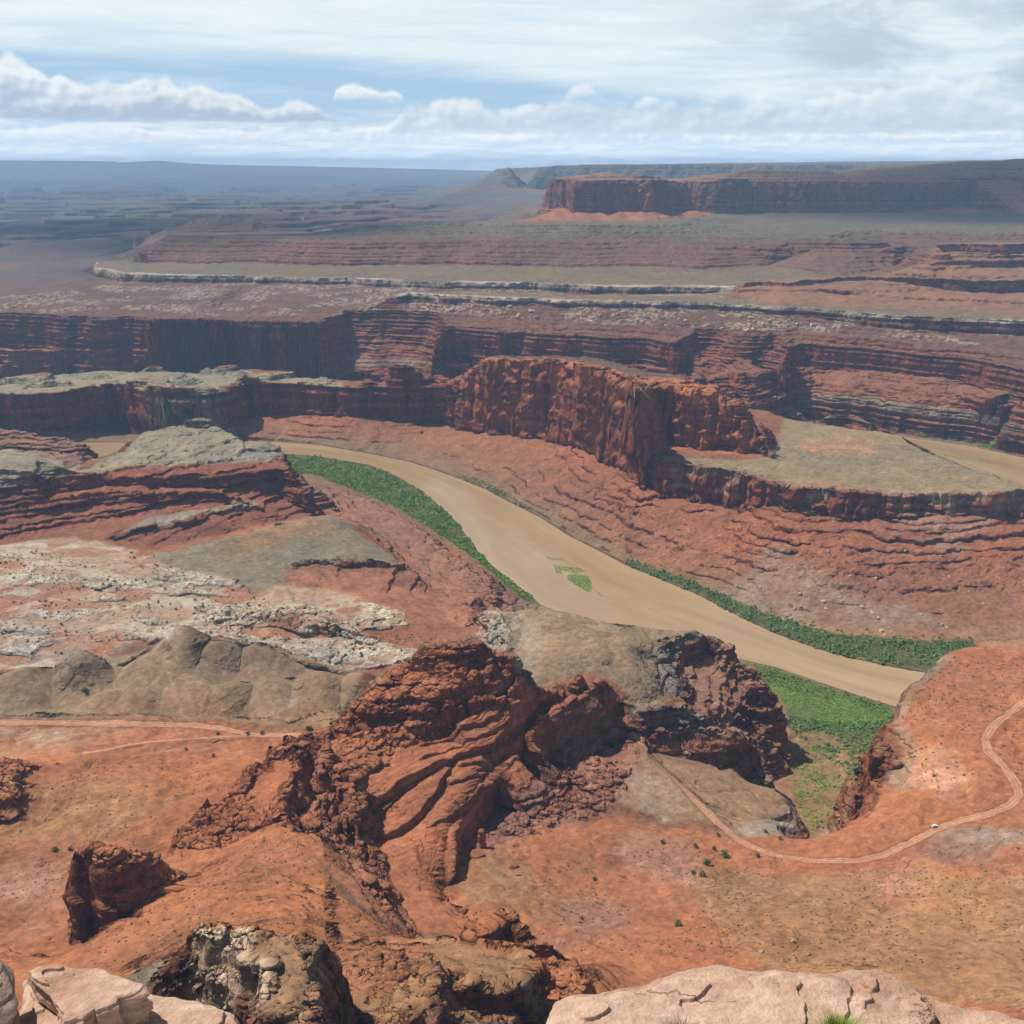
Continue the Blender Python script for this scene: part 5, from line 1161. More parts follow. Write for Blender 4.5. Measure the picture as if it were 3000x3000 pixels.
WASHES = [([(2059, 2591), (2078, 2665), (2106, 2720), (2130, 2790)], 2.2), ([(1888, 2593), (1980, 2596), (2071, 2595)], 1.3), ([(2358, 2564), (2377, 2610), (2424, 2672), (2463, 2711)], 3.0), ([(300, 1900), (330, 1960), (345, 1985), (318, 2005), (322, 2030)], 1.6), ([(190, 1990), (205, 2030), (190, 2060), (150, 2085)], 1.8),
          ([(515, 2005), (530, 2050), (540, 2098)], 2.2), ([(0, 2340), (120, 2330), (210, 2310), (330, 2330)], 1.6), ([(480, 2200), (640, 2190), (820, 2185)], 2.0), ([(170, 2520), (110, 2545), (100, 2560)], 1.2), ([(640, 2330), (560, 2345), (430, 2330)], 1.4), ([(1700, 2520), (1820, 2500), (1930, 2530), (2010, 2500)], 1.6), ([(2100, 2530), (2170, 2560), (2260, 2600)], 1.4), ([(2780, 2600), (2900, 2640), (3000, 2660)], 2.0), ([(1560, 2820), (1640, 2740), (1800, 2680), (1960, 2650), (2060, 2610)], 2.4)]
def paint():
    X, Y, Z = GXX, GYY, GZ; D = GR; px = D / 1100
    nz = NRM[..., 2]
    zz = Z + 4.0 * fbm(X, Y, 300, 2, .5, 200)
    lpatch = ledge_patch(X, Y)
    rockw = sstep(nz + .10 * fbm(X, Y, 14, 3, .6, 203) * sstep(14 / px, 1.5, 4), .86, .66)
    col_f, col_r = band(FLAT_BANDS, zz), band(ROCK_BANDS, zz)
    lowb = sstep(D, 2350, 2500) * sstep(zz, 49, 53) * sstep(zz, 69, 65)
    col_f += (np.array((.25, .19, .13), np.float32) - col_f) * lowb[..., None]
    col_r += (np.array((.235, .17, .125), np.float32) - col_r) * (sstep(D, 2350, 2500) * sstep(zz, 34, 42) * sstep(zz, 69, 65) * sstep(X, 300, 600) * .7)[..., None]
    # thin bedding colours on rock
    b1 = perlin(zz / 3.2, np.zeros_like(zz) + 3.3, 210); b2 = perlin(zz / 9.0, np.zeros_like(zz) + 8.1, 211)
    w = 4.0 * perlin(X / 90, Y / 90, 207)
    m_bed = 1 + (.40 * b1 + .42 * b2)[..., None]
    wx = fbm(X, Y, 120, 5, .6, 220); wy = fbm(X, Y, 120, 5, .6, 230)
    hx, hy = fbm(X, Y, 16, 3, .6, 240), fbm(X, Y, 16, 3, .6, 245)
    s1 = soft_noise(45, 250); s2 = soft_noise(9, 255, 3); s3 = soft_noise(220, 258)
    for poly, fcol, rcol, st, rag_, *lim in ZONES:
        pts = []
        n = len(poly)
        for k in range(n):
            (x1, y1), (x2, y2) = poly[k], poly[(k + 1) % n]
            m = max(1, int(math.hypot(x2 - x1, y2 - y1) / 40))
            for j in range(m):
                px_, py_ = x1 + (x2 - x1) * j / m, y1 + (y2 - y1) * j / m
                pts.append(hit(px_, py_)[:2])
        pts = np.array(pts)
        pad = 40
        sel = (X > pts[:, 0].min() - pad) & (X < pts[:, 0].max() + pad) & (Y > pts[:, 1].min() - pad) & (Y < pts[:, 1].max() + pad)
        if not sel.any(): continue
        a = np.minimum(.014 * D[sel], 16) * rag_
        xw, yw = X[sel] + a * (wx[sel] + .45 * hx[sel]), Y[sel] + a * (wy[sel] + .45 * hy[sel])
        lim = lim[0] if lim else (-50, 2000)
        cover = np.zeros(xw.shape, np.float32); jit = np.minimum(.006 * D[sel], 7) * (.35 + rag_)
        for ox, oy in ((0, 0), (1, .3), (-.8, .6), (.2, -1), (-.4, -.7)): cover += inside(pts, xw + ox * jit, yw + oy * jit) * .2
        cover *= (Z[sel] > lim[0]) & (Z[sel] < lim[1])
        ins = cover > 0
        ii = np.where(sel); ii = (ii[0][ins], ii[1][ins])
        w_ = (cover[ins] * np.clip(st + (1 - st) * 1.2 * s1[ii] + .12 * (st < 1) * s2[ii], 0, 1))[..., None]
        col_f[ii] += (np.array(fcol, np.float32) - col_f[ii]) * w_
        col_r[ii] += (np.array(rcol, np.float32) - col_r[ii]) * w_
    col_r *= m_bed
    # dark varnish running down tall faces, pale rim flats only where they are near
    st_ = perlin((X + .55 * Y) / 7, Z / 40, 212) * sstep(7 / px, 1.2, 3) + .6 * perlin((X + .55 * Y) / 24, Z / 90, 213)
    st2 = perlin((X - .8 * Y) / 11, Z / 60, 217) + perlin((X - .8 * Y) / 5, Z / 30, 218)
    col_r *= (1 + .24 * np.clip(st_, -1, .7) + .22 * np.clip(st2, -.8, 1) * ((Z > 405) | inside(FIN_PLAN, X, Y)))[..., None]
    dim = np.maximum(sstep(D, 4600, 6500) * (Z < 330), sstep(Y, 3500, 4700) * (X < -900) * (Z < 215))  # far basin: scrub and varnished rock, colour also darkened to stand for cloud shade
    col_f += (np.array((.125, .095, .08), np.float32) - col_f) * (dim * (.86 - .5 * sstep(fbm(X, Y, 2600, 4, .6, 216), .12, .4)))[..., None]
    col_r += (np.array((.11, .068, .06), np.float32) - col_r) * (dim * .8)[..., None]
    rockw = np.maximum(rockw, lpatch * sstep(nz, .45, .62) * sstep(fbm(X, Y, 18, 3, .6, 296), -.5, .1)); col_r += (np.array(WHITE, np.float32) - col_r) * (lpatch * .8 * sstep(nz, .35, .6))[..., None]
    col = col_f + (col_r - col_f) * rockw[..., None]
    # natural mottling
    s0 = perlin(X / 2.6, Y / 2.6, 260) * sstep(2.6 / px, 1.2, 3) + perlin(X / 5.1, Y / 5.1, 261) * sstep(5.1 / px, 1.2, 3)
    col *= (1 + .15 * s1 + .15 * s2 * sstep(9 / px, 1.5, 4) + .10 * s3 + .13 * s0)[..., None]
    col[..., 0] *= 1 + .05 * s3; col[..., 2] *= 1 - .10 * s3
    wz = inside(WHITE_PLAN, X, Y)
    wm = wz * sstep(fbm(X * .6, Y, 55, 5, .6, 297), -.02, .28) * (1 - lpatch)
    col += (np.array((.50, .41, .315), np.float32) - col) * (wm * .75)[..., None]
    wr = wz * sstep(fbm(X, Y, 70, 4, .55, 298), .18, .34) * (1 - lpatch)
    col += (np.array((.34, .145, .085), np.float32) - col) * (wr * .7)[..., None]
    # dry washes
    for ptspx, w in WASHES:
        pts = [hit(a, b)[:2] for a, b in ptspx]
        d = dist_poly(pts, X + 6 * perlin(X / 26, Y / 26, 295), Y + 6 * perlin(X / 26, Y / 26, 299), False, 20.0) + 1.4 * perlin(X / 8, Y / 8, 292)
        k = sstep(d, w, w * .2); col += (np.array((.47, .30, .20), np.float32) - col) * (k * .42 * sstep(perlin(X / 18, Y / 18, 294), -.5, .2))[..., None]
    # pale crusts and washes on open soil
    near = (D < 1150) & (Z > 95) & (nz > .8)
    crust = sstep(1 - np.abs(fbm(X, Y, 70, 5, .62, 270)) * 2.2, .86, .99) * sstep(fbm(X, Y, 130, 3, .5, 275), .0, .35)
    col += (np.array((.55, .37, .26), np.float32) - col) * (crust * near * .30)[..., None]
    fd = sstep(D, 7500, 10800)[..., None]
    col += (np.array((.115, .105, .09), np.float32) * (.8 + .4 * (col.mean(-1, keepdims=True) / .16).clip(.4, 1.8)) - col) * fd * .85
    # dusty screes: pale blocks in the talus below the pale rim
    scr = (D > 2500) & (D < 4300) & (Z > 186) & (Z < 231)
    sp = np.zeros_like(Z); mb = scr & (D < 4200)
    sp[mb] = np.maximum(sstep(blocks(X[mb], Y[mb] * .7, 9.0, 9), .66, .78), sstep(blocks(X[mb], Y[mb] * .7, 16.0, 8), .80, .9)); sp *= sstep(perlin(X / 160, Y / 120, 283), -.25, .2)
    col += (np.array((.50, .39, .30), np.float32) - col) * (scr * sp * .5)[..., None]
    # bare white lip of the rimrock
    mm = (D > 2500) & (D < 4500) & (Z > 226) & (Z < 246)
    if mm.any():
        d = np.full(X.shape, 60.0, np.float32)
        for ln in (WR, WR2): d = np.minimum(d, dist_poly([place(a, b, c) for a, b, c, _ in ln], X, Y, False, 60.0))
        k = mm * sstep(d + 10 * perlin(X / 40, Y / 40, 285), 34, 8) * sstep(perlin(X / 300, Y / 300, 286), -.6, .0)
        col += (np.array((.50, .42, .33), np.float32) - col) * (k * .9)[..., None]
    # tracks
    for pts, w in ROADS:
        d = dist_poly(pts, X, Y, False, 20.0) + .8 * perlin(X / 6, Y / 6, 290) + 1.1 * perlin(X / 28, Y / 28, 293)
        k = sstep(d, w * .62, w * .42)
        rut = 1 + .20 * np.cos(np.clip(d / w, 0, .6) * 14)
        col += (np.array((.52, .265, .155), np.float32) * rut[..., None] - col) * (k * .9)[..., None]
        e = sstep(d, w * .95, w * .75) * (1 - k)
        col *= (1 - .18 * e)[..., None]
    for ptspx, w in (([(2445, 2205), (2455, 2235), (2470, 2270), (2490, 2290), (2494, 2310), (2488, 2340), (2480, 2390), (2440, 2420), (2400, 2428)], 4.0), ([(2345, 2140), (2340, 2160), (2336, 2180)], 3.0)):
        pts = [hit(a, b)[:2] for a, b in ptspx]
        d = dist_poly(pts, X, Y, False, 20.0) + 1.2 * perlin(X / 7, Y / 7, 291)
        k = sstep(d, w * .7, w * .35); col += (np.array((.42, .2, .115), np.float32) - col) * (k * .9)[..., None]
    # damp bank
    bank = (Z < 2.5) & (D < 3600)
    col += (np.array((.20, .13, .075), np.float32) - col) * (bank * .7)[..., None]
    col *= .88
    ROCKW[...] = rockw
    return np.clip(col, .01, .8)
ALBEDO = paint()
print("painted", round(_t.time() - T0, 1))

def ground_material(name, bump=.85, sat=1.0):
    m = bpy.data.materials.new(name); m.use_nodes = True
    q = NT(m.node_tree); out = q.n('ShaderNodeOutputMaterial'); b = q.n('ShaderNodeBsdfPrincipled')
    q.t.links.new(b.outputs[0], out.inputs[0])
    b.inputs['Roughness'].default_value = .95; b.inputs['Specular IOR Level'].default_value = .08
    vc = q.n('ShaderNodeVertexColor', layer_name='albedo'); a = vc.outputs[0]; rock = vc.outputs[1]
    p = q.n('ShaderNodeNewGeometry').outputs['Position']
    n1 = q.noise(p, .9, 4, .7); n2 = q.noise(p, .17, 5, .68); n3 = q.noise(q.v('MULTIPLY', p, (1, 1, 5.0)), .035, 4, .6)
    f = q.m('ADD', q.m('MULTIPLY', n1, .45), q.m('ADD', q.m('MULTIPLY', n2, .8), q.m('MULTIPLY', n3, .4)))
    f = q.lin(f, .52, 1.13, .52, 1.46)
    # stones and tiny plants on the soil
    sp = q.step(q.voro(p, .34), .34, .10); keep = q.step(q.noise(p, .06, 3, .6), .46, .60)
    spk = q.m('MULTIPLY', q.m('MULTIPLY', sp, keep), q.m('SUBTRACT', 1.0, rock))
    col = q.v('MULTIPLY', a, q.xyz(f, f, f))
    col = q.mix(q.m('MULTIPLY', spk, .8), col, q.mix(q.step(q.noise(p, .11, 2, .5), .45, .55), (.10, .09, .045), (.36, .24, .16)))
    q.put(b.inputs['Base Color'], col)
    # joints in rock
    pj = q.v('ADD', q.v('MULTIPLY', p, (1, 1, 1.7)), q.v('SCALE', q.xyz(n2, n3, n1), s=6.0))
    v1 = q.step(q.voro(pj, .10, 'DISTANCE_TO_EDGE'), .0, .10); v2 = q.step(q.voro(pj, .29, 'DISTANCE_TO_EDGE'), .0, .12)
    joints = q.m('MULTIPLY', q.m('ADD', q.m('MULTIPLY', v1, 1.5), q.m('MULTIPLY', v2, .8)), rock)
    h = q.m('ADD', q.m('MULTIPLY', q.m('ADD', q.m('MULTIPLY', n1, .9), q.m('MULTIPLY', n2, 4.0)), q.lin(rock, 0.0, 1.0, .38, 1.0)), joints)
    bn = q.n('ShaderNodeBump'); bn.inputs['Strength'].default_value = bump; bn.inputs['Distance'].default_value = 1.0
    q.put(bn.inputs['Height'], h); q.t.links.new(bn.outputs[0], b.inputs['Normal'])
    return m
MAT_GROUND = ground_material('red_rock_and_soil')

# ------------------------------------------------------------------ tagging
def tag(o, label=None, cat=None, group=None, kind=None):
    if label: o['label'] = label
    if cat: o['category'] = cat
    if group: o['group'] = group
    if kind: o['kind'] = kind
    return o
def link_mesh(name, co, faces, mat, smooth=True, col=None, parent=None):
    """faces: (n, 3 or 4) index array"""
    me = bpy.data.meshes.new(name)
    co = np.asarray(co, np.float32); faces = np.asarray(faces, np.int32); k = faces.shape[1]
    me.vertices.add(len(co)); me.vertices.foreach_set('co', co.ravel())
    me.loops.add(faces.size); me.loops.foreach_set('vertex_index', faces.ravel())
    me.polygons.add(len(faces)); me.polygons.foreach_set('loop_start', np.arange(0, faces.size, k, dtype=np.int32))
    me.update(calc_edges=True)
    me.polygons.foreach_set('use_smooth', np.full(len(faces), smooth))
    if col is not None:
        ca = me.color_attributes.new('albedo', 'FLOAT_COLOR', 'POINT')
        c4 = np.ones((len(co), 4), np.float32); c4[:, :np.shape(col)[1]] = col; ca.data.foreach_set('color', c4.ravel())
    if mat: me.materials.append(mat)
    o = bpy.data.objects.new(name, me); COL.objects.link(o)
    if parent: o.parent = parent
    return o

# ------------------------------------------------------------------ ground sheets: cut the land into its landforms
def px_poly(pts):
    o = []
    for k in range(len(pts)):
        (x1, y1), (x2, y2) = pts[k], pts[(k + 1) % len(pts)]
        m = max(1, int(math.hypot(x2 - x1, y2 - y1) / 40))
        o += [hit(x1 + (x2 - x1) * j / m, y1 + (y2 - y1) * j / m)[:2] for j in range(m)]
    return o
FORMS = []    # name, plan outline, minimum height, label, category, kind

def wpt(px, py, z): return place(px, py, z)
FORMS += [
 ('butte', [(bx0 - 150, by0 - 260), (bx1 + 60, by0 - 260), (bx1 + 70, by1 + 40), (bx1 + 40, by1 + 480), (bx0 - 80, by0 + 520)], 387, "lone flat-topped butte with lit left end and red talus aprons", "butte", None),
 ('mesa', [(bx1 + 40, by1 - 200), (bx1 + 400, 5000), (1500, 4900), (3200, 4900), (4500, 6000), (4500, 8800), (600, 8800), (bx1 + 60, 6200)], 369, "long dark-walled mesa running right behind the lone butte", "mesa", None),
 ('mesa', [(-900, 10150), (9000, 10150), (11000, 15600), (-900, 15600)], 338, "hazy blue mesa along the skyline farthest behind the butte", "mesa", None),
 ('mesa', [wpt(2100, 882, 236), wpt(2250, 897, 236), wpt(2478, 912, 236), wpt(2626, 924, 236), wpt(3000, 935, 236), wpt(3500, 950, 236), (3400, 4600), (1500, 4600), (900, 3900), (640, 3450)], 237, "stepped red and buff mesa at the right edge with layered slopes", "mesa", None),
 ('mesa', [wpt(400, 676, 300), wpt(600, 690, 296), wpt(900, 690, 296), (-700, 6500), (-1900, 6500)], 303, "small dark flat-topped mesa rising in the blue distance on the left", "mesa", None),
 ('mesa', [wpt(1000, 692, 305), wpt(1225, 680, 310), (-250, 6400), (-700, 6400)], 312, "little dark mesa between the left flat-top and the butte", "mesa", None),
 ('rock_tower', [(tx - 52, ty - 34), (tx + 70, ty - 34), (tx + 70, ty + 44), (tx - 52, ty + 44)], 107, "small jagged red rock stump on the bench left of the great wall", "rock tower", None),
 ('rock_fin', FIN_PLAN, 20, "long narrow red sandstone blade with sheer fluted wall above the river", "rock formation", None),
 ('bench', [wpt(1888, 1345, 108), wpt(2121, 1382, 108), wpt(2276, 1415, 108), wpt(2478, 1441, 108), wpt(2820, 1454, 108), wpt(3060, 1444, 109), wpt(3500, 1462, 109), wpt(3500, 1448, 110), wpt(3000, 1415, 109), wpt(2900, 1385, 108), wpt(2773, 1343, 107), wpt(2641, 1268, 105), wpt(2500, 1205, 117), wpt(2400, 1205, 117), wpt(2250, 1190, 108)], 96, "flat grey-green grassy bench inside the river bend", "bench", 'structure'),
 ('hill', px_poly([(-290, 1500), (0, 1450), (60, 1380), (200, 1385), (330, 1328), (430, 1266), (500, 1246), (540, 1228), (620, 1226), (660, 1258), (735, 1324), (780, 1318), (794, 1296), (830, 1330), (852, 1385), (860, 1460), (965, 1502), (850, 1524), (640, 1576), (500, 1610), (390, 1596), (360, 1562), (100, 1566), (0, 1588), (-290, 1640)]), 40, "dark red striped hill with a grey cap left of the river", "hill", 'structure'),
 ('hill', px_poly([(1445, 1805), (1500, 1783), (1547, 1778), (1655, 1786), (1811, 1826), (1927, 1835), (2043, 1846), (2100, 1886), (2175, 1950), (2268, 2036), (2322, 2144), (2275, 2190), (2264, 2265), (2276, 2302), (2125, 2266), (2060, 2238), (1950, 2208), (1870, 2150), (1790, 2100), (1600, 2050), (1480, 2010), (1440, 1890)]), 14, "smooth grey-brown dome ending in red ledges over the green flat", "hill", 'structure'),
 ('rock_outcrop', px_poly([(905, 2185), (1012, 2104), (1103, 2010), (1200, 1938), (1240, 1913), (1390, 1900), (1486, 1944), (1562, 2034), (1655, 2006), (1701, 1986), (1782, 2014), (1800, 2055), (1806, 2118), (1713, 2156), (1614, 2210), (1515, 2306), (1450, 2385), (1375, 2470), (1326, 2560), (1318, 2642), (1372, 2738), (1354, 2742), (1222, 2720), (1100, 2700), (1009, 2630), (932, 2530), (838, 2398), (770, 2438), (600, 2476), (533, 2452), (560, 2402), (700, 2332), (737, 2238), (852, 2176)]), 90, "great tilted red sandstone outcrop of blocky hump and smooth slabs", "rock formation", None),
 ('rock_cliff', px_poly([(215, 2798), (268, 2526), (320, 2533), (440, 2545), (466, 2566), (345, 2742), (241, 2790)]), 150, "dark red cut cliff face low on the left slope", "cliff", None),
 ('rock_tower', px_poly([(560, 2768), (600, 2726), (642, 2721), (800, 2746), (935, 2788), (930, 2999), (640, 2999)]), 200, "pale topped rock tower with pitted face beside the talus cone", "rock tower", None),
 ('rock_ridge', px_poly([(960, 2850), (1100, 2785), (1225, 2748), (1338, 2758), (1530, 2814), (1545, 2850), (1548, 2920), (1480, 2990), (960, 2999)]), 180, "brown crumbling ridge with a dark cave just below the rim", "rock ridge", None),
]
def cut_land():
    na, nr = GXX.shape
    cx = (GXX[:-1, :-1] + GXX[1:, 1:]) * .5; cy = (GYY[:-1, :-1] + GYY[1:, 1:]) * .5; cz = (GZ[:-1, :-1] + GZ[1:, 1:]) * .5
    lab = np.zeros(cx.shape, np.int16)
    for k, (name, poly, zmin, *_r) in enumerate(FORMS):
        lab[(lab == 0) & (cz > zmin) & inside(poly, cx, cy)] = k + 1
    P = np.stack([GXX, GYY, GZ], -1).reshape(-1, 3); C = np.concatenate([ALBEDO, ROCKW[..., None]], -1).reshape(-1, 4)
    i = (np.arange(na - 1)[:, None] * nr + np.arange(nr - 1)[None])
    F = np.stack([i, i + nr, i + nr + 1, i + 1], -1)
    for k in range(len(FORMS) + 1):
        f = F[lab == k]
        if not len(f): continue
        use, inv = np.unique(f.ravel(), return_inverse=True)
        name = 'terrain' if k == 0 else FORMS[k - 1][0]
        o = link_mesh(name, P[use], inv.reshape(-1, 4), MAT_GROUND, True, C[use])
        if k == 0: tag(o, "red and buff canyon country stepping down in ledges to the river", "terrain", kind='structure')
        else:
            _, _, _, label, cat, kind = FORMS[k - 1]; tag(o, label, cat, kind=kind)
cut_land()

# ------------------------------------------------------------------ river
def river_material():
    m = bpy.data.materials.new('silty_water'); m.use_nodes = True
    q = NT(m.node_tree); out = q.n('ShaderNodeOutputMaterial'); b = q.n('ShaderNodeBsdfPrincipled')
    q.t.links.new(b.outputs[0], out.inputs[0])
    p = q.n('ShaderNodeNewGeometry').outputs['Position']
    fl = q.n('ShaderNodeVertexColor', layer_name='albedo').outputs[0]; u_, v_, _w = q.sep(fl)
    n = q.noise(q.xyz(q.m('MULTIPLY', u_, 5.0), q.m('MULTIPLY', v_, 9.0), 0.0), 1.0, 6, .6, .8); n2 = q.noise(p, .012, 5, .6)
    edge = q.m('ABSOLUTE', q.m('SUBTRACT', u_, .5))
    t_ = q.m('ADD', q.m('MULTIPLY', n, .7), q.m('MULTIPLY', n2, .3))
    col = q.mix(q.lin(t_, .34, .66), (.33, .215, .105), (.44, .305, .165))
    col = q.mix(q.step(edge, .34, .5, 0.0, .55), col, (.46, .33, .185))
    q.put(b.inputs['Base Color'], col); b.inputs['Roughness'].default_value = .12
    b.inputs['Specular IOR Level'].default_value = .5
    bn = q.n('ShaderNodeBump'); bn.inputs['Strength'].default_value = .12; bn.inputs['Distance'].default_value = .3
    q.put(bn.inputs['Height'], q.noise(p, .45, 3, .6)); q.t.links.new(bn.outputs[0], b.inputs['Normal'])
    return m
MAT_WATER = river_material()
def water_sheet(name, far, near, label):
    co = []; f = []
    n = 400
    def res(pts):
        w = np.array([place(a, b, 0) for a, b in pts]); s = np.concatenate([[0], np.cumsum(np.hypot(*np.diff(w, axis=0).T))]); t = np.linspace(0, s[-1], n)
        return np.stack([np.interp(t, s, w[:, 0]), np.interp(t, s, w[:, 1])], -1)
    a, b = res(far), res(near)
    e = (a - b); e /= np.linalg.norm(e, axis=1, keepdims=True) + 1e-6
    a2, b2 = a + e * 8, b - e * 8
    co = np.concatenate([np.c_[a2, np.zeros(n)], np.c_[b2, np.zeros(n)]])
    i = np.arange(n - 1); f = np.stack([i, i + n, i + n + 1, i + 1], -1)
    uv = np.zeros((2 * n, 3), np.float32); uv[n:, 0] = 1; uv[:n, 1] = np.linspace(0, 1, n); uv[n:, 1] = np.linspace(0, 1, n)
    tag(link_mesh(name, co, f, MAT_WATER, False, uv), label, "river", kind='structure')
water_sheet('river', FAR_BANK, NEAR_BANK, "muddy tan river sweeping round the inside of the canyon bend")
water_sheet('river', BACK_FAR, BACK_NEAR, "far reach of the muddy river behind the grey-green bench")

# ------------------------------------------------------------------ air
def build_haze():
    x0, x1, y0, y1, z0, z1 = -30000, 30000, -2000, 38500, -60, 830
    co = [(x, y, z) for z in (z0, z1) for x, y in ((x0, y0), (x1, y0), (x1, y1), (x0, y1))]
    f = [(0, 3, 2, 1), (4, 5, 6, 7), (0, 1, 5, 4), (1, 2, 6, 5), (2, 3, 7, 6), (3, 0, 4, 7)]
    m = bpy.data.materials.new('blue_air'); m.use_nodes = True
    q = NT(m.node_tree); out = q.n('ShaderNodeOutputMaterial'); v = q.n('ShaderNodeVolumePrincipled')
    v.inputs['Color'].default_value = (.42, .67, 1.0, 1); v.inputs['Density'].default_value = HAZE_DENSITY
    v.inputs['Anisotropy'].default_value = 0.0
    q.t.links.new(v.outputs[0], out.inputs['Volume'])
    tag(link_mesh('haze', co, f, m, False), "thin blue air over the canyon", "haze", kind='stuff')
build_haze()

# ------------------------------------------------------------------ heap clouds overhead, whose shade lies on the far country
def cloud_material():
    m = bpy.data.materials.new('cloud_white'); m.use_nodes = True
    q = NT(m.node_tree); out = q.n('ShaderNodeOutputMaterial'); d = q.n('ShaderNodeBsdfDiffuse'); t = q.n('ShaderNodeBsdfTransparent'); mx = q.n('ShaderNodeMixShader')
    d.inputs[0].default_value = (.9, .9, .9, 1)
    p = q.n('ShaderNodeTexCoord').outputs['Object']; x_, y_, z_ = q.sep(p)
    rad = q.m('SQRT', q.m('ADD', q.m('MULTIPLY', x_, x_), q.m('MULTIPLY', y_, y_)))
    rad = q.m('ADD', rad, q.m('MULTIPLY', q.m('SUBTRACT', q.noise(p, 2.2, 5, .6), .5), 1.1))
    q.put(mx.inputs[0], q.step(rad, 1.05, .25, 0.0, .70))
    q.t.links.new(t.outputs[0], mx.inputs[1]); q.t.links.new(d.outputs[0], mx.inputs[2]); q.t.links.new(mx.outputs[0], out.inputs[0])
    return m
MAT_CLOUD = cloud_material()
def heap_cloud(sx, sy, rx, ry, n, label, seed, alt=2700):
    """a cloud whose shade falls round ground point (sx, sy)"""
    import bmesh
    rng = np.random.default_rng(seed)
    dh = alt - 250; k = dh / math.tan(R(SUN_EL))
    cx, cy = sx + math.sin(R(SUN_AZ)) * k, sy + math.cos(R(SUN_AZ)) * k
    bm = bmesh.new(); bmesh.ops.create_icosphere(bm, subdivisions=5, radius=1); base = np.array([v.co[:] for v in bm.verts]); faces = np.array([[v.index for v in f.verts] for f in bm.faces]); bm.free()
    V, F = [], []
    ph = rng.uniform(0, 6, 6)
    lump = 1 + .13 * np.sin(base[:, :1] * 4 + ph[0]) * np.cos(base[:, 1:2] * 5 + ph[1]) + .08 * np.sin(base[:, :1] * 9 + ph[2]) * np.cos(base[:, 1:2] * 8 + ph[3])
    p = base * lump * (1.05, 1.05, 1.0); p[:, 2] = np.where(p[:, 2] < 0, p[:, 2] * .12, p[:, 2] * .5 * (1 + .25 * np.sin(base[:, 0] * 11 + ph[4]) * np.sin(base[:, 1] * 10 + ph[5]))) * min(rx, ry) * .5
    V.append(p); F.append(faces)
    o = link_mesh('cloud', np.concatenate(V), np.concatenate(F), MAT_CLOUD, True); o.location = (cx, cy, alt); o.scale = (rx, ry, 1)
    tag(o, label, "cloud", kind='structure')
for a in ((-3300, 7600, 2600, 1500, 22, "heap cloud shading the far left basin", 1, 3300), (-1500, 6100, 1500, 800, 20, "heap cloud above the dark little mesas", 2), (2800, 5800, 1900, 1100, 20, "heap cloud shading the long mesa wall", 4),
          (-1000, 4800, 1050, 460, 18, "thin heap cloud above the stepped slopes", 5)): heap_cloud(*a)

# ------------------------------------------------------------------ plants
def leaf_material(name, a, b, sc=.5):
    m = bpy.data.materials.new(name); m.use_nodes = True
    q = NT(m.node_tree); out = q.n('ShaderNodeOutputMaterial'); d = q.n('ShaderNodeBsdfPrincipled')
    q.t.links.new(d.outputs[0], out.inputs[0])
    p = q.n('ShaderNodeNewGeometry').outputs['Position']
    n = q.m('ADD', q.m('MULTIPLY', q.noise(p, sc, 3, .6), .5), q.m('MULTIPLY', q.noise(p, sc * .07, 3, .6), .5))
    q.put(d.inputs['Base Color'], q.mix(q.lin(n, .36, .64), a, b)); d.inputs['Roughness'].default_value = .8
    d.inputs['Specular IOR Level'].default_value = .1
    d.inputs['Subsurface Weight'].default_value = 0.0
    return m
LEAF_T = leaf_material('tamarisk_leaf', (.11, .19, .035), (.25, .36, .07))
LEAF_D = leaf_material('willow_leaf', (.09, .15, .045), (.21, .285, .085))
LEAF_G = leaf_material('meadow_blade', (.15, .30, .04), (.26, .43, .08), .15)
LEAF_J = leaf_material('juniper_leaf', (.055, .08, .03), (.12, .145, .055), 1.2)
LEAF_S = leaf_material('dry_scrub_leaf', (.11, .10, .04), (.20, .155, .07), 1.5)
BARK = leaf_material('bark', (.10, .07, .05), (.16, .12, .085), 3.0)
def leaf_cloud(rng, n, rx, rz, size, base=.0):
    """n small leaf faces through a low dome; returns (verts, quads)"""
    u = rng.normal(size=(n, 3)); u /= np.linalg.norm(u, axis=1, keepdims=True)
    rad = rng.uniform(.55, 1.0, (n, 1)) * (1 + .25 * np.sin(u[:, :1] * 5 + rng.uniform(0, 6)) * np.cos(u[:, 1:2] * 4))
    c = u * rad * np.array((rx, rx, rz)); c[:, 2] = np.abs(c[:, 2]) + base
    nn = u * .5 + np.array((0, 0, .75)) + rng.normal(size=(n, 3)) * .42; nn /= np.linalg.norm(nn, axis=1, keepdims=True)
    t = np.cross(nn, rng.normal(size=(n, 3))); t /= np.linalg.norm(t, axis=1, keepdims=True); b = np.cross(nn, t)
    s = size * rng.uniform(.6, 1.3, (n, 1))
    v = np.stack([c - t * s - b * s * .6, c + t * s - b * s * .6, c + t * s + b * s * .6, c - t * s + b * s * .6], 1).reshape(-1, 3)
    return v, np.arange(4 * n).reshape(-1, 4)
def scatter(poly, spacing, rng, jitter=.9):
    p = np.array(poly); x0, y0 = p.min(0); x1, y1 = p.max(0)
    gx, gy = np.meshgrid(np.arange(x0, x1, spacing), np.arange(y0, y1, spacing))
    x = gx.ravel() + rng.uniform(-.5, .5, gx.size) * spacing * jitter * 2; y = gy.ravel() + rng.uniform(-.5, .5, gy.size) * spacing * jitter * 2
    k = inside(p, x, y); return x[k], y[k]
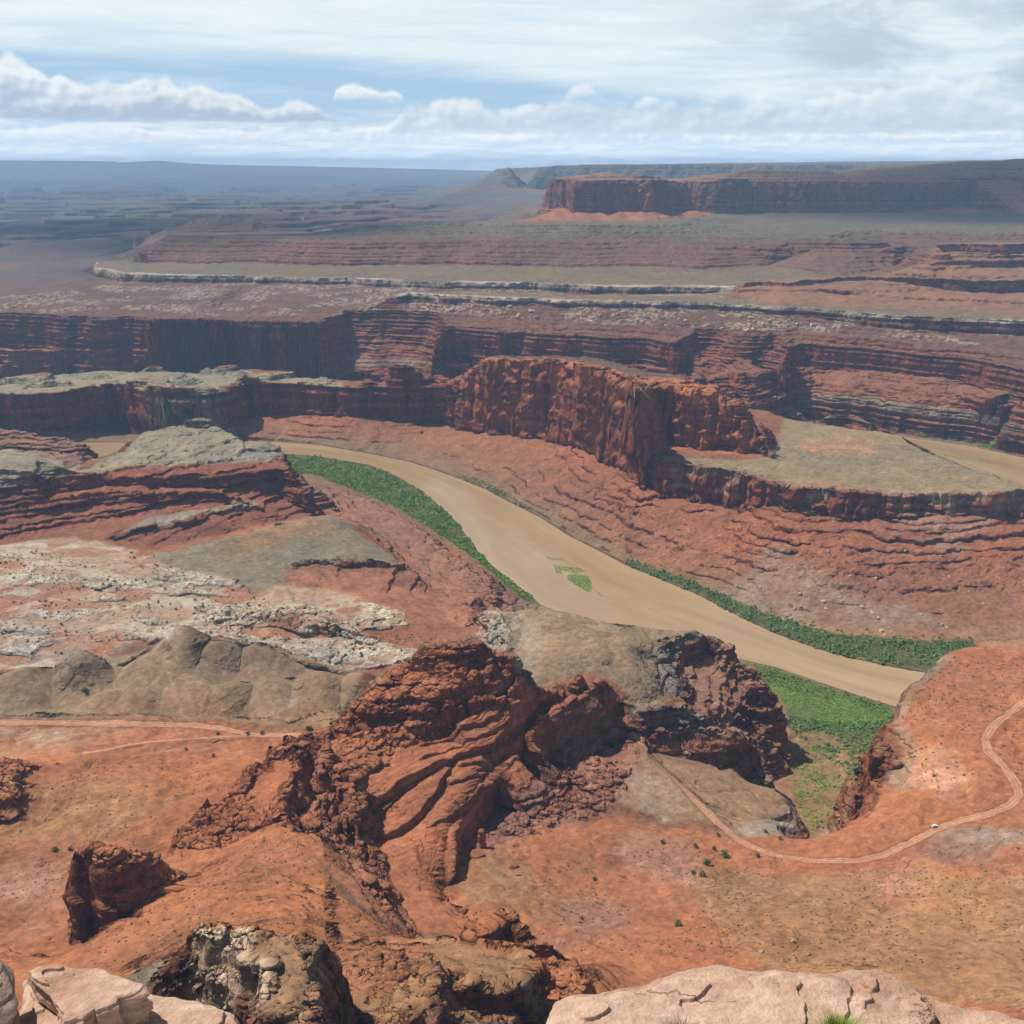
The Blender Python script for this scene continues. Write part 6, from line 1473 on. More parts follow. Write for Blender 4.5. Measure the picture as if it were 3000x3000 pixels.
def plant_mass(name, spots, mat, label, cat, n=42, leaf=.24, kind='stuff', flat=.85):
    """one mass of bushes: spots = (x, y, z, radius)"""
    rng = np.random.default_rng(len(spots))
    protos = [leaf_cloud(rng, n, 1.0, flat, leaf, -.05)[0] for _ in range(10)]
    V = []
    for i, (x, y, z, r) in enumerate(spots):
        a = rng.uniform(0, 6.28); ca, sa = math.cos(a) * r, math.sin(a) * r
        p = protos[i % 10]
        V.append(np.stack([p[:, 0] * ca - p[:, 1] * sa + x, p[:, 0] * sa + p[:, 1] * ca + y, p[:, 2] * r * rng.uniform(.8, 1.25) + z], 1))
    V = np.concatenate(V)
    return tag(link_mesh(name, V, np.arange(len(V)).reshape(-1, 4), mat, False), label, cat, kind=kind)
def spots_in(polypx, spacing, rmin, rmax, seed, dens=None, zoff=-.2):
    rng = np.random.default_rng(seed)
    poly = px_poly(polypx); x, y = scatter(poly, spacing, rng)
    z = table(H, x.astype(np.float32), y.astype(np.float32))
    k = (z > .2) & (z < 60 if dens is None or dens != 'any' else z > -5)
    n = fbm(x.astype(np.float32), y.astype(np.float32), 40, 3, .6, seed)
    r = np.clip((rmin + (rmax - rmin) * rng.uniform(0, 1, len(x)) ** 1.5) * (1 + .5 * n), rmin * .6, rmax * 1.4)
    if isinstance(dens, float): k &= (n + rng.uniform(-.35, .35, len(x))) > dens
    return list(zip(x[k], y[k], z[k] + zoff, r[k]))
G_LEFT, G_RIGHT, G_FLAT = G_L, G_R, G_F
def fringe(polypx, width, n, rmin, rmax, seed):
    rng = np.random.default_rng(seed); p = np.array(px_poly(polypx)); o = []
    for _ in range(n):
        k = rng.integers(len(p)); x, y = p[k] + (p[(k + 1) % len(p)] - p[k]) * rng.uniform() + rng.normal(size=2) * width
        z = ground(x, y)
        if .3 < z < 30: o.append((x, y, z - .2, rng.uniform(rmin, rmax)))
    return o
plant_mass('riverside_thicket', spots_in(G_LEFT, 4.4, 1.8, 4.6, 1, -.55) + fringe(G_LEFT, 7, 420, 1.0, 2.8, 61), LEAF_T, "dense green thicket lining the inner left bank of the river", "bushes")
plant_mass('riverside_thicket', spots_in(G_RIGHT, 4.8, 1.8, 4.8, 2, -.5) + fringe(G_RIGHT, 9, 620, 1.0, 2.8, 62), LEAF_D, "dark green thicket along the foot of the red slopes on the right bank", "bushes")
plant_mass('riverside_thicket', spots_in([(1345, 1404), (1425, 1434), (1500, 1473), (1578, 1511), (1540, 1486), (1500, 1452), (1430, 1416), (1370, 1396)], 4.2, 1.8, 3.2, 3), LEAF_D, "thin green strip under the great red wall on the far bank", "bushes")
plant_mass('riverside_thicket', spots_in([(2180, 1942), (2270, 1962), (2400, 2004), (2520, 2044), (2660, 2086), (2640, 2105), (2500, 2068), (2400, 2042), (2300, 2020), (2260, 2002)], 4.4, 1.6, 3.2, 4), LEAF_T, "green bushes edging the flood plain beside the water", "bushes")
plant_mass('riverside_thicket', spots_in([(2270, 2090), (2360, 2110), (2480, 2120), (2600, 2110), (2700, 2100), (2700, 2140), (2560, 2185), (2545, 2260), (2530, 2290), (2440, 2230), (2370, 2190), (2330, 2145)], 4.4, 1.8, 3.8, 5, -.3), LEAF_D, "dark bushes across the mouth of the side canyon", "bushes")
plant_mass('meadow_grass', spots_in([(2200, 1965), (2300, 1995), (2420, 2035), (2560, 2075), (2660, 2098), (2620, 2130), (2480, 2130), (2350, 2110), (2290, 2060), (2250, 2010)], 2.6, 1.2, 2.0, 6), LEAF_G, "bright green meadow on the flood plain below the dome", "grass", 16, .3, flat=.4)
plant_mass('riverside_thicket', spots_in([(2620, 1262), (2660, 1276), (2742, 1290), (2859, 1307), (3000, 1332), (3150, 1365), (3150, 1330), (2960, 1300), (2860, 1296), (2760, 1288), (2690, 1276)], 4.2, 3.0, 6.0, 7), LEAF_T, "green belt along the far reach of the river on the right", "bushes")
plant_mass('canyon_scrub', spots_in([(2280, 2200), (2330, 2170), (2480, 2240), (2540, 2290), (2530, 2380), (2470, 2430), (2360, 2432), (2330, 2330)], 3.6, .7, 2.0, 8, -.35), LEAF_T, "scattered green scrub over the sandy side canyon floor", "scrub", 26, .3)
def bar_spots(polys, sp, r0, r1, seed):
    o = []
    rng = np.random.default_rng(seed)
    for poly in polys:
        w = [place(a, b, 0) for a, b in poly]; x, y = scatter(w, sp, rng)
        o += [(a, b, -.1, rng.uniform(r0, r1)) for a, b in zip(x, y)]
    return o
plant_mass('sandbar_grass', bar_spots([[(1662, 1684), (1690, 1682), (1726, 1688), (1738, 1728), (1722, 1734), (1690, 1717), (1664, 1698)]], 1.5, .8, 1.4, 11), LEAF_G, "largest green grass bar in mid river", "grass", 14, .32, flat=.5)
plant_mass('sandbar_grass', bar_spots([[(1620, 1655), (1640, 1658), (1700, 1664), (1716, 1674), (1690, 1681), (1640, 1671), (1652, 1682), (1630, 1680)]], 1.9, .8, 1.5, 12), LEAF_G, "ragged thin grass bar just upstream of the large one", "grass", 12, .32, flat=.5)
plant_mass('sandbar_grass', bar_spots([[(1594, 1628), (1655, 1638), (1664, 1646), (1602, 1637)], [(1735, 1722), (1762, 1740), (1785, 1752), (1760, 1748)]], 2.0, .7, 1.3, 13), LEAF_G, "faint streaks of grass breaking the river surface", "grass", 12, .32, flat=.5)
plant_mass('sandbar_grass', bar_spots([[(2740, 1327), (2800, 1333), (2900, 1350), (2890, 1357), (2800, 1346)]], 4, .9, 1.8, 14), LEAF_G, "grass bar in the far reach of the river", "grass", 10, .45, flat=.4)

# dry scrub dots on open ground
def scrub():
    S = []
    for poly, sp, r0, r1, sd_, dn in (
        ([(840, 2405), (932, 2536), (1100, 2706), (1200, 2745), (1000, 2790), (560, 2770), (300, 2870), (240, 2770), (345, 2690), (545, 2550), (700, 2480)], 5.2, .45, 1.0, 21, -.5),
        ([(2640, 2080), (2800, 1910), (3000, 1880), (3000, 2300), (2700, 2290), (2660, 2200)], 6.5, .6, 1.6, 22, -.2),
        ([(0, 2250), (420, 2230), (640, 2220), (600, 2330), (420, 2480), (240, 2600), (0, 2780)], 5.5, .45, 1.1, 23, -.1),
        ([(1500, 2560), (2100, 2460), (2560, 2540), (3000, 2440), (3000, 2880), (1600, 2780)], 4.6, .4, 1.15, 24, -.05),
        ([(1260, 2760), (1400, 2790), (1520, 2820), (1440, 2880), (1280, 2860)], 5, .35, .8, 25, -.3),
        ([(760, 2760), (920, 2800), (900, 2980), (800, 2960)], 4.5, .3, .7, 26, -.3),
        ([(0, 1600), (480, 1660), (760, 1760), (1180, 1830), (1380, 1900), (900, 1900), (540, 1830), (0, 1950)], 9, .7, 1.7, 27, -.1),
        ([(1850, 2230), (2250, 2320), (2300, 2390), (2000, 2400)], 9, .4, .9, 28, .0)):
        S += [t for t in spots_in(poly, sp, r0, r1, sd_, dn) ] if False else [(x, y, z, r) for x, y, z, r in _open(poly, sp, r0, r1, sd_, dn)]
    return S
def _open(polypx, sp, r0, r1, seed, dn):
    rng = np.random.default_rng(seed); x, y = scatter(px_poly(polypx), sp, rng)
    x = x.astype(np.float32); y = y.astype(np.float32); z = table(H, x, y)
    n = fbm(x, y, 60, 3, .6, seed)
    k = (n + rng.uniform(-.4, .4, len(x)) > dn) & (z > 60)
    for pts, w in ROADS: k &= dist_poly(pts, x, y, False, 20.0) > w * .8
    r = rng.uniform(r0, r1, len(x))
    return list(zip(x[k], y[k], z[k] - .15, r[k]))
plant_mass('desert_scrub', scrub(), LEAF_S, "tiny dry bushes dotted over the red slopes and flats", "scrub", 14, .36, flat=.7)

# junipers one can tell apart
def juniper(name, r, h, rng, n=130):
    root = bpy.data.objects.new(name, None); COL.objects.link(root)
    v, f = [], []
    for k in range(7):
        a = rng.uniform(0, 6.28); d = r * rng.uniform(.1, .6)
        p, q_ = leaf_cloud(rng, n // 7, r * rng.uniform(.4, .6), h * rng.uniform(.28, .4), r * .16)
        p = p + np.array((math.cos(a) * d, math.sin(a) * d, h * rng.uniform(.12, .5))); f.append(q_ + sum(len(t) for t in v)); v.append(p)
    link_mesh('crown', np.concatenate(v), np.concatenate(f), LEAF_J, False, parent=root)
    tv, tf = [], []
    for k in range(8):
        a = k / 8 * 6.283
        tv += [(math.cos(a) * r * .10, math.sin(a) * r * .10, -.4), (math.cos(a + .4) * r * .05 + r * .06, math.sin(a + .4) * r * .05, h * .55)]
    for k in range(8): tf.append((2 * k, 2 * ((k + 1) % 8), 2 * ((k + 1) % 8) + 1, 2 * k + 1))
    link_mesh('trunk', tv, tf, BARK, True, parent=root)
    return root
def copy_thing(o, loc, rz, sc):
    c = o.copy(); COL.objects.link(c); c.location = loc; c.rotation_euler = (0, 0, rz); c.scale = (sc, sc, sc)
    for ch in o.children:
        d = ch.copy(); COL.objects.link(d); d.parent = c
    return c
JUN = [juniper('juniper', 2.2, 3.4, np.random.default_rng(50 + k)) for k in range(3)]
_used = [False] * 3
def put_juniper(px, py, sc, label, group, i):
    x, y, z = hit(px, py)
    k = i % 3
    if not _used[k]:
        o = JUN[k]; _used[k] = True; o.location = (x, y, z); o.scale = (sc,) * 3
    else: o = copy_thing(JUN[k], (x, y, z), random.uniform(0, 6.28), sc)
    return tag(o, label, "juniper", group)
NEAR_J = [(2121, 2508, 1.7, "dark upright juniper, tallest of the clump inside the road bend"), (2072, 2533, 1.6, "spreading grey-green juniper left of the dark upright one"), (2055, 2566, 1.4, "round juniper at the lower end of the clump by the road bend"),
          (2030, 2560, .9, "small juniper close left of the round one below the road bend"), (2219, 2509, 1.0, "juniper standing on the very edge of the road bend"), (2092, 2489, 1.0, "low juniper just above the dark upright one"), (2036, 2482, 1.0, "juniper on bare pink rock left of the road bend clump"),
          (1941, 2470, 1.1, "lone juniper on pale streaked rock far left of the road bend"), (2243, 2440, .9, "juniper right of the road on the sandy shelf edge"), (2102, 2447, .8, "small juniper touching the straight part of the road"), (1741, 2578, .9, "small juniper on the flat right of the great outcrop"),
          (1985, 2712, 1.4, "lone dark juniper in the middle of the near wash"), (2285, 2460, 1.0, "juniper on pale crust at the side canyon head"),
          (904, 2140, 1.6, "grey-green bush beside the upper road near the great outcrop"), (767, 2150, 1.1, "yellow-green bush at the fork of the upper road"), (726, 2153, 1.1, "dark bush in the fork of the upper road"), (639, 2153, 1.0, "small bush between the upper road branches"),
          (625, 2217, 1.0, "bush on the red flat under the upper road"), (545, 2198, .8, "tiny bush at the left of the red flat under the upper road"), (206, 2491, 1.0, "bright green bush on the left flat above the dark cliff"), (160, 2493, 1.1, "grey bush beside the bright green one on the left flat"), (250, 2030, 1.7, "grey bush cluster between the badland mounds")]
for i, (a, b, sc, lab_) in enumerate(NEAR_J): put_juniper(a, b, sc, lab_, None, i)
def many_junipers():
    rng = np.random.default_rng(77)
    P = []
    W = [(0, 1600), (380, 1612), (480, 1655), (640, 1690), (760, 1750), (1000, 1800), (1180, 1830), (1390, 1890), (1230, 1940), (1000, 1945), (860, 1890), (640, 1850), (540, 1815), (420, 1880), (230, 1915), (0, 1950)]
    wp = px_poly(W); x, y = scatter(wp, 13, rng)
    n = fbm(x.astype(np.float32), y.astype(np.float32), 60, 3, .6, 9)
    o = np.argsort(-(n + rng.uniform(0, .8, len(x))))[:170]
    for i in o:
        X, Y = float(x[i]), float(y[i]); k = i % 3
        t = copy_thing(JUN[k], (X, Y, ground(X, Y) - .2), rng.uniform(0, 6.28), rng.uniform(.4, 1.05))
        tag(t, "dark green juniper dotted among the white slickrock ledges", "juniper", "junipers on the white slickrock")
many_junipers()

# ------------------------------------------------------------------ boulders
def stone_material(name, a, b):
    m = bpy.data.materials.new(name); m.use_nodes = True
    q = NT(m.node_tree); out = q.n('ShaderNodeOutputMaterial'); d = q.n('ShaderNodeBsdfPrincipled')
    q.t.links.new(d.outputs[0], out.inputs[0]); d.inputs['Roughness'].default_value = .9; d.inputs['Specular IOR Level'].default_value = .1
    p = q.n('ShaderNodeNewGeometry').outputs['Position']
    q.put(d.inputs['Base Color'], q.mix(q.lin(q.noise(p, .35, 5, .65), .35, .65), a, b))
    bn = q.n('ShaderNodeBump'); bn.inputs['Strength'].default_value = .6; bn.inputs['Distance'].default_value = .6
    q.put(bn.inputs['Height'], q.noise(p, 1.2, 5, .65)); q.t.links.new(bn.outputs[0], d.inputs['Normal'])
    return m
ST_PALE = stone_material('pale_stone', (.40, .29, .20), (.54, .43, .32)); ST_RED = stone_material('red_stone', (.22, .08, .048), (.36, .14, .075)); ST_TAN = stone_material('tan_stone', (.28, .18, .11), (.40, .28, .18))
def boulder_mesh(name, mat, seed):
    import bmesh
    rng = np.random.default_rng(seed)
    bm = bmesh.new(); bmesh.ops.create_icosphere(bm, subdivisions=3, radius=1)
    planes = [(Vector(rng.normal(size=3)).normalized(), rng.uniform(.55, .85)) for _ in range(11)]
    for v in bm.verts:
        p = v.co.copy()
        for nrm, d in planes:
            e = p.dot(nrm)
            if e > d: p -= nrm * (e - d) * .93
        v.co = Vector((p.x * 1.25, p.y, p.z * .85 + .25)) * (1 + .03 * math.sin(p.x * 9 + seed) * math.cos(p.y * 8))
    me = bpy.data.meshes.new(name); bm.to_mesh(me); bm.free(); me.materials.append(mat)
    for p in me.polygons: p.use_smooth = False
    return me
BM = {k: [boulder_mesh('boulder', m, 300 + 10 * j + i) for i in range(5)] for j, (k, m) in enumerate((('pale', ST_PALE), ('red', ST_RED), ('tan', ST_TAN)))}
def put_boulder(x, y, z, r, kind, label, group, i):
    o = bpy.data.objects.new('boulder', BM[kind][i % 5]); COL.objects.link(o)
    o.location = (x, y, z); o.scale = (r * random.uniform(.8, 1.25), r * random.uniform(.8, 1.1), r * random.uniform(.7, 1.1)); o.rotation_euler = (random.uniform(-.3, .3), random.uniform(-.3, .3), random.uniform(0, 6.28))
    return tag(o, label, "boulder", group)
PALE_B = [(1946, 1626, 2.6), (1964, 1628, 2.4), (2030, 1655, 2.4), (2160, 1720, 3.0), (2228, 1722, 2.0), (2345, 1740, 3.6), (2370, 1762, 4.2), (2412, 1764, 4.4), (2425, 1618, 2.6), (2462, 1752, 2.6), (2330, 1785, 3.2), (2345, 1778, 2.6), (2420, 1785, 2.2), (2525, 1780, 2.6), (2556, 1795, 3.6), (2572, 1812, 2.4), (2760, 1832, 3.0), (2775, 1840, 2.2), (2583, 1850, 4.0), (2592, 1862, 2.2), (2700, 1802, 2.2), (2880, 1770, 2.2), (2320, 1660, 2.2), (2310, 1668, 2.8), (2566, 1696, 2.4), (2580, 1704, 2.0), (2430, 1625, 2.0), (2620, 1596, 2.2), (2650, 1618, 2.2), (2880, 1600, 2.2), (2780, 1690, 2.0), (2840, 1735, 2.0), (2490, 1690, 2.0), (2245, 1672, 1.8)]
for i, (a, b, r) in enumerate(PALE_B):
    x, y, z = hit(a, b); put_boulder(x, y, z, r, 'pale', "pale sandstone boulder fallen on the red slope above the right bank", "pale boulders on the right bank slope", i)
def many_boulders(polypx, n, rmin, rmax, kind, label, group, seed, zlo=-5, zhi=900, power=3):
    rng = np.random.default_rng(seed); wp = px_poly(polypx); p = np.array(wp)
    area = .5 * abs(np.sum(p[:, 0] * np.roll(p[:, 1], 1) - p[:, 1] * np.roll(p[:, 0], 1)))
    x, y = scatter(wp, max(2.0, math.sqrt(area / (n * 2.2))), rng)
    cl = fbm(x.astype(np.float32), y.astype(np.float32), 50, 3, .6, seed)
    z = table(H, x.astype(np.float32), y.astype(np.float32))
    ok = np.where((z > zlo) & (z < zhi))[0]
    o = ok[np.argsort(-(cl[ok] + rng.uniform(0, .9, len(ok))))[:n]]
    for i in o: put_boulder(float(x[i]), float(y[i]), float(z[i]), rmin + (rmax - rmin) * rng.uniform() ** power, kind, label, group, int(i))
many_boulders([(1380, 2480), (1500, 2400), (1600, 2300), (1760, 2200), (1850, 2180), (1860, 2260), (1780, 2380), (1640, 2480), (1520, 2520), (1560, 2570), (1420, 2560)], 70, .8, 3.6, 'red', "dark red boulder in the rubble right of the great outcrop", "red boulders by the great outcrop", 31)
many_boulders([(2100, 2600), (2500, 2560), (3000, 2540), (3000, 2900), (2700, 2860), (2200, 2800)], 75, .5, 1.7, 'tan', "tan rock lying on the brown near flat", "tan rocks on the near flat", 32)
many_boulders([(1320, 2640), (1360, 2620), (1460, 2680), (1480, 2740), (1400, 2760)], 22, .8, 2.6, 'red', "red block heaped at the foot of the lowest slab", "red blocks under the lowest slab", 33)
many_boulders([(1185, 882), (1300, 892), (1500, 900), (1800, 912), (2100, 925), (2350, 940), (2480, 965), (2300, 985), (2000, 960), (1600, 935), (1250, 915)], 90, 3.0, 8.5, 'pale', "pale block in the talus below the pale rimrock", "pale talus blocks below the rim", 34, 180, 233, 1.6)

# slender pillar in the shade of the slabs
def pillar():
    x, y, z = hit(1412, 2484)
    hgt = 17.0
    V, F = [], []; nr, na = 46, 28
    for i in range(nr):
        t = i / (nr - 1)
        r = 2.7 * (1 + .16 * math.sin(t * 31) + .10 * math.sin(t * 13 + 1)) * (1.15 - .35 * t) * (1.0 if t < .9 else math.sqrt(max(.02, 1 - ((t - .9) / .1) ** 2)))
        if .42 < t < .5: r *= .8
        for k in range(na):
            a = k / na * 2 * math.pi; rr_ = r * (1 + .14 * math.sin(3 * a + 5 * t) + .08 * math.sin(7 * a + i * .7))
            V.append((math.cos(a) * rr_, math.sin(a) * rr_, t * hgt - .8))
    for i in range(nr - 1):
        for k in range(na): F.append((i * na + k, i * na + (k + 1) % na, (i + 1) * na + (k + 1) % na, (i + 1) * na + k))
    o = link_mesh('rock_pillar', V, F, ST_RED, True); o.location = (x, y, z)
    tag(o, "slender red rock pillar in the shade right of the slabs", "rock pillar")
    x, y, z = hit(1400, 2508); put_boulder(x, y, z, 5.0, 'red', "large dark square block at the foot of the red pillar", None, 2)
pillar()

# ------------------------------------------------------------------ white vehicle on the lower road
def box_mesh(name, boxes, mat, parent, bev=.06):
    import bmesh
    bm = bmesh.new()
    for (x0, x1, y0, y1, z0, z1, top) in boxes:
        v = [bm.verts.new((x, y, z)) for z, s in ((z0, 0), (z1, top)) for x, y in ((x0 + s, y0 + s * .5), (x1 - s, y0 + s * .5), (x1 - s, y1 - s * .5), (x0 + s, y1 - s * .5))]
        for q_ in ((3, 2, 1, 0), (4, 5, 6, 7), (0, 1, 5, 4), (1, 2, 6, 5), (2, 3, 7, 6), (3, 0, 4, 7)): bm.faces.new([v[k] for k in q_])
    bmesh.ops.bevel(bm, geom=bm.edges[:], offset=bev, segments=2, affect='EDGES')
    me = bpy.data.meshes.new(name); bm.to_mesh(me); bm.free(); me.materials.append(mat)
    o = bpy.data.objects.new(name, me); COL.objects.link(o); o.parent = parent; return o
def plain(name, col, rough=.5, metal=0.0):
    m = bpy.data.materials.new(name); m.use_nodes = True
    q = NT(m.node_tree); out = q.n('ShaderNodeOutputMaterial'); d = q.n('ShaderNodeBsdfPrincipled'); q.t.links.new(d.outputs[0], out.inputs[0])
    p = q.n('ShaderNodeTexCoord').outputs['Object']; n = q.lin(q.noise(p, 2.0, 4, .6), .3, .7, .88, 1.08)
    q.put(d.inputs['Base Color'], q.v('SCALE', col, s=n)); d.inputs['Roughness'].default_value = rough; d.inputs['Metallic'].default_value = metal
    return m
def vehicle():
    x, y, z = hit(2738, 2424); x2, y2, _ = hit(2800, 2404)
    root = bpy.data.objects.new('parked_car', None); COL.objects.link(root); root.location = (x, y, z + .1); root.rotation_euler = (0, 0, math.atan2(y2 - y, x2 - x))
    tag(root, "white off-road wagon parked on the dirt road at the right", "car")
    wht, gls, blk = plain('white_paint', (.80, .81, .82), .3), plain('dark_glass', (.02, .025, .03), .08), plain('black_rubber', (.025, .025, .025), .8)
    box_mesh('body', [(-2.45, 2.45, -.95, .95, .45, 1.12, .06), (-2.35, 1.15, -.9, .9, 1.05, 1.88, .22)], wht, root)
    box_mesh('side_window', [(-2.0, .75, -.925, -.80, 1.2, 1.68, .1)], gls, root, .02); box_mesh('side_window', [(-2.0, .75, .80, .925, 1.2, 1.68, .1)], gls, root, .02)
    w = box_mesh('windscreen', [(.98, 1.10, -.74, .74, 1.2, 1.7, .02)], gls, root, .01); w = box_mesh('rear_window', [(-2.30, -2.2, -.7, .7, 1.2, 1.65, .02)], gls, root, .01)
    for a in (-1.5, 1.5):
        for b in (-.92, .92):
            V = []; F = []; n = 20
            for s_, r in ((-.13, .36), (-.1, .42), (.1, .42), (.13, .36)):
                for k in range(n): V.append((a + r * math.cos(k / n * 6.2832), b + s_, .42 + r * math.sin(k / n * 6.2832)))
            for i in range(3):
                for k in range(n): F.append((i * n + k, i * n + (k + 1) % n, (i + 1) * n + (k + 1) % n, (i + 1) * n + k))
            o = link_mesh('wheel', V, F, blk, True, parent=root)
            hub = link_mesh('hub', [(a + .25 * math.cos(k / 12 * 6.2832), b + (.132 if b > 0 else -.132), .42 + .25 * math.sin(k / 12 * 6.2832)) for k in range(12)], [tuple(range(12))], plain('steel', (.5, .5, .5), .35, .8), parent=o)
vehicle()

# ------------------------------------------------------------------ rim rocks at the viewer's feet
def rim_material(name, a, b, c, dark, sc=1.0):
    m = bpy.data.materials.new(name); m.use_nodes = True
    q = NT(m.node_tree); out = q.n('ShaderNodeOutputMaterial'); d = q.n('ShaderNodeBsdfPrincipled')
    q.t.links.new(d.outputs[0], out.inputs[0]); d.inputs['Roughness'].default_value = .88; d.inputs['Specular IOR Level'].default_value = .12
    p = q.n('ShaderNodeNewGeometry').outputs['Position']
    big = q.noise(p, .55 * sc, 5, .6, .3); mid = q.noise(p, 2.6 * sc, 6, .65); fine = q.noise(p, 22 * sc, 4, .65)
    col = q.mix(q.step(big, .42, .60), a, b)
    col = q.mix(q.m('MULTIPLY', q.step(mid, .50, .66), .75), col, c)
    pits = q.step(q.noise(p, 5 * sc, 5, .7), .66, .74)
    col = q.mix(q.m('MULTIPLY', pits, .5), col, dark)
    f = q.lin(q.m('ADD', q.m('MULTIPLY', fine, .25), q.m('MULTIPLY', q.noise(q.v('MULTIPLY', p, (1, 1.6, 9)), 3.2 * sc, 5, .65), .75)), .36, .64, .70, 1.16)
    ck = q.m('MULTIPLY', q.step(q.voro(q.v('ADD', q.v('MULTIPLY', p, (.8, 1.5, 1.5)), q.v('SCALE', q.xyz(big, mid, fine), s=.5)), .55 * sc, 'DISTANCE_TO_EDGE'), .012, .0), q.step(q.noise(p, .5 * sc, 2, .5), .50, .60))
    col = q.mix(q.m('MULTIPLY', ck, .55), col, dark)
    col = q.v('MULTIPLY', col, q.xyz(f, f, f))
    q.put(d.inputs['Base Color'], col)
    h = q.m('ADD', q.m('MULTIPLY', mid, .10), q.m('ADD', q.m('ADD', q.m('MULTIPLY', fine, .022), q.m('MULTIPLY', ck, -.03)), q.m('MULTIPLY', q.noise(p, 60 * sc, 3, .6), .006)))
    bn = q.n('ShaderNodeBump'); bn.inputs['Strength'].default_value = 1.0; bn.inputs['Distance'].default_value = 1.0
    q.put(bn.inputs['Height'], h); q.t.links.new(bn.outputs[0], d.inputs['Normal'])
    return m
RIM_PALE = rim_material('pale_salmon_sandstone', (.56, .375, .275), (.45, .265, .18), (.62, .45, .35), (.24, .14, .10))
RIM_GREY = rim_material('weathered_sandstone', (.40, .28, .21), (.31, .21, .165), (.48, .36, .28), (.10, .07, .055))
def on_plane(px, py, zc, Yc, slope):
    u, v = (px - 1500) / FPX, (1500 - py) / FPX
    c1, c2 = CP + v * SP, SP - v * CP
    t = (EYE - zc - slope * Yc) / (c2 - slope * c1)
    return u * t, t * c1, EYE - t * c2
def rim_slab(name, rim, zc, Yc, slope, thick, mat, seed, bed=.5, round_=.16, relief=.06, na=900, nt=230, nd=70, flare=.25):
    """a slab whose far edge follows surveyed points; rim = closed outline (px, py)"""
    P = np.array([on_plane(a, b, zc, Yc, slope) for a, b in rim])
    P = np.concatenate([P, P[:1]]); s = np.concatenate([[0], np.cumsum(np.hypot(*np.diff(P[:, :2], axis=0).T))])
    t = np.linspace(0, s[-1], na, endpoint=False); ox, oy, oz = (np.interp(t, s, P[:, k]) for k in range(3))
    rng = np.random.default_rng(seed)
    cx, cy = ox.mean(), oy.mean()
    nx, ny = ox - cx, oy - cy; L = np.hypot(nx, ny); nx, ny = nx / L, ny / L
    wob = .05 * perlin(ox * 2.2, oy * 2.2, seed) + .025 * perlin(ox * 6, oy * 6, seed + 1)
    ox, oy = ox + nx * wob, oy + ny * wob
    k = np.linspace(0, 1, nt) ** .75
    X = cx + (ox - cx)[:, None] * k; Y = cy + (oy - cy)[:, None] * k
    plane = zc + slope * (Yc - Y)
    h = relief * 1.6 * fbm(X, Y, 1.7, 4, .55, seed + 3) + .012 * fbm(X, Y, .35, 3, .6, seed + 8)
    edge = (1 - k)[None] * L[:, None]
    h -= round_ * (1 - np.sqrt(np.clip(1 - (1 - np.clip(edge / (round_ * 2.2), 0, 1)) ** 2, 0, 1)))
    # bedding: thin lapped sheets, dipping across the slab
    dipf = plane + h - .10 * (X - cx) + .13 * (Y - cy) + .055 * fbm(X * .6 + Y * .3, Y, 2.2, 3, .5, seed + 12) + .012 * fbm(X, Y, .5, 2, .5, seed + 14)
    q_ = dipf / .10 + .5 * perlin(dipf / .31, 0 * dipf + .7, seed + 15); q0 = np.floor(q_); r_ = q_ - q0
    lap = (q0 + sstep(r_, .70, .735) * .8 + .2 * r_ - q_) * .125
    wgt = bed * (.35 + .65 * sstep(fbm(X, Y, 2.0, 3, .5, seed + 16) + .16 * (X - cx) * bed, -.35, .25))
    Z = plane + h + lap * wgt * 1.2
    # side: notched ledges falling away
    dd = np.linspace(0, 1, nd + 1)[1:]
    dz = thick * dd ** 1.15
    lay = np.interp((dz[None] + .2 * perlin(ox / .8, oy / .8, seed + 20)[:, None]) / .34 % 1.0, [0, .5, .62, 1], [0, 1, .1, 0])
    off = flare * (dd[None] ** .7) * thick * .35 + .10 * lay - .05 + .10 * perlin(ox[:, None] * 1.4 + 0 * dd, oz[:, None] - dz[None] * 2.5, seed + 22) + .05 * perlin(ox[:, None] * 5, (oz[:, None] - dz[None]) * 6, seed + 23)
    SX = X[:, -1:] + nx[:, None] * off * np.minimum(1, dd * 8); SY = Y[:, -1:] + ny[:, None] * off * np.minimum(1, dd * 8); SZ = Z[:, -1:] - dz[None]
    X, Y, Z = np.c_[X, SX], np.c_[Y, SY], np.c_[Z, SZ]
    n2 = X.shape[1]
    i = np.arange(na)[:, None] * n2 + np.arange(n2 - 1)[None]; j = ((np.arange(na) + 1) % na)[:, None] * n2 + np.arange(n2 - 1)[None]
    F = np.stack([i, i + 1, j + 1, j], -1).reshape(-1, 4)
    return link_mesh(name, np.stack([X, Y, Z], -1).reshape(-1, 3), F, mat, True)
RIGHT_RIM = [(1440, 3150), (1500, 3060), (1562, 2999), (1592, 2945), (1624, 2899), (1660, 2885), (1694, 2879), (1760, 2868), (1811, 2856), (1870, 2848), (1935, 2836), (2000, 2820), (2059, 2809), (2100, 2805), (2137, 2808), (2190, 2820), (2238, 2828), (2323, 2836), (2400, 2836), (2463, 2833), (2500, 2824), (2533, 2820), (2570, 2818), (2602, 2824), (2640, 2842), (2688, 2860), (2730, 2875), (2773, 2891), (2800, 2904), (2828, 2921), (2870, 2935), (2921, 2944), (3000, 2960), (3120, 2990), (3250, 3060), (3300, 3200), (3200, 3450), (2600, 3600), (2000, 3600), (1560, 3450), (1430, 3280)]
tag(rim_slab('rim_slab', RIGHT_RIM, 592.25, 9.35, .10, 5.5, RIM_PALE, 400, .9, .18, .07, 1500, 300, 90), "broad pale salmon rock slab with wavy bedding at lower right", "rock slab")
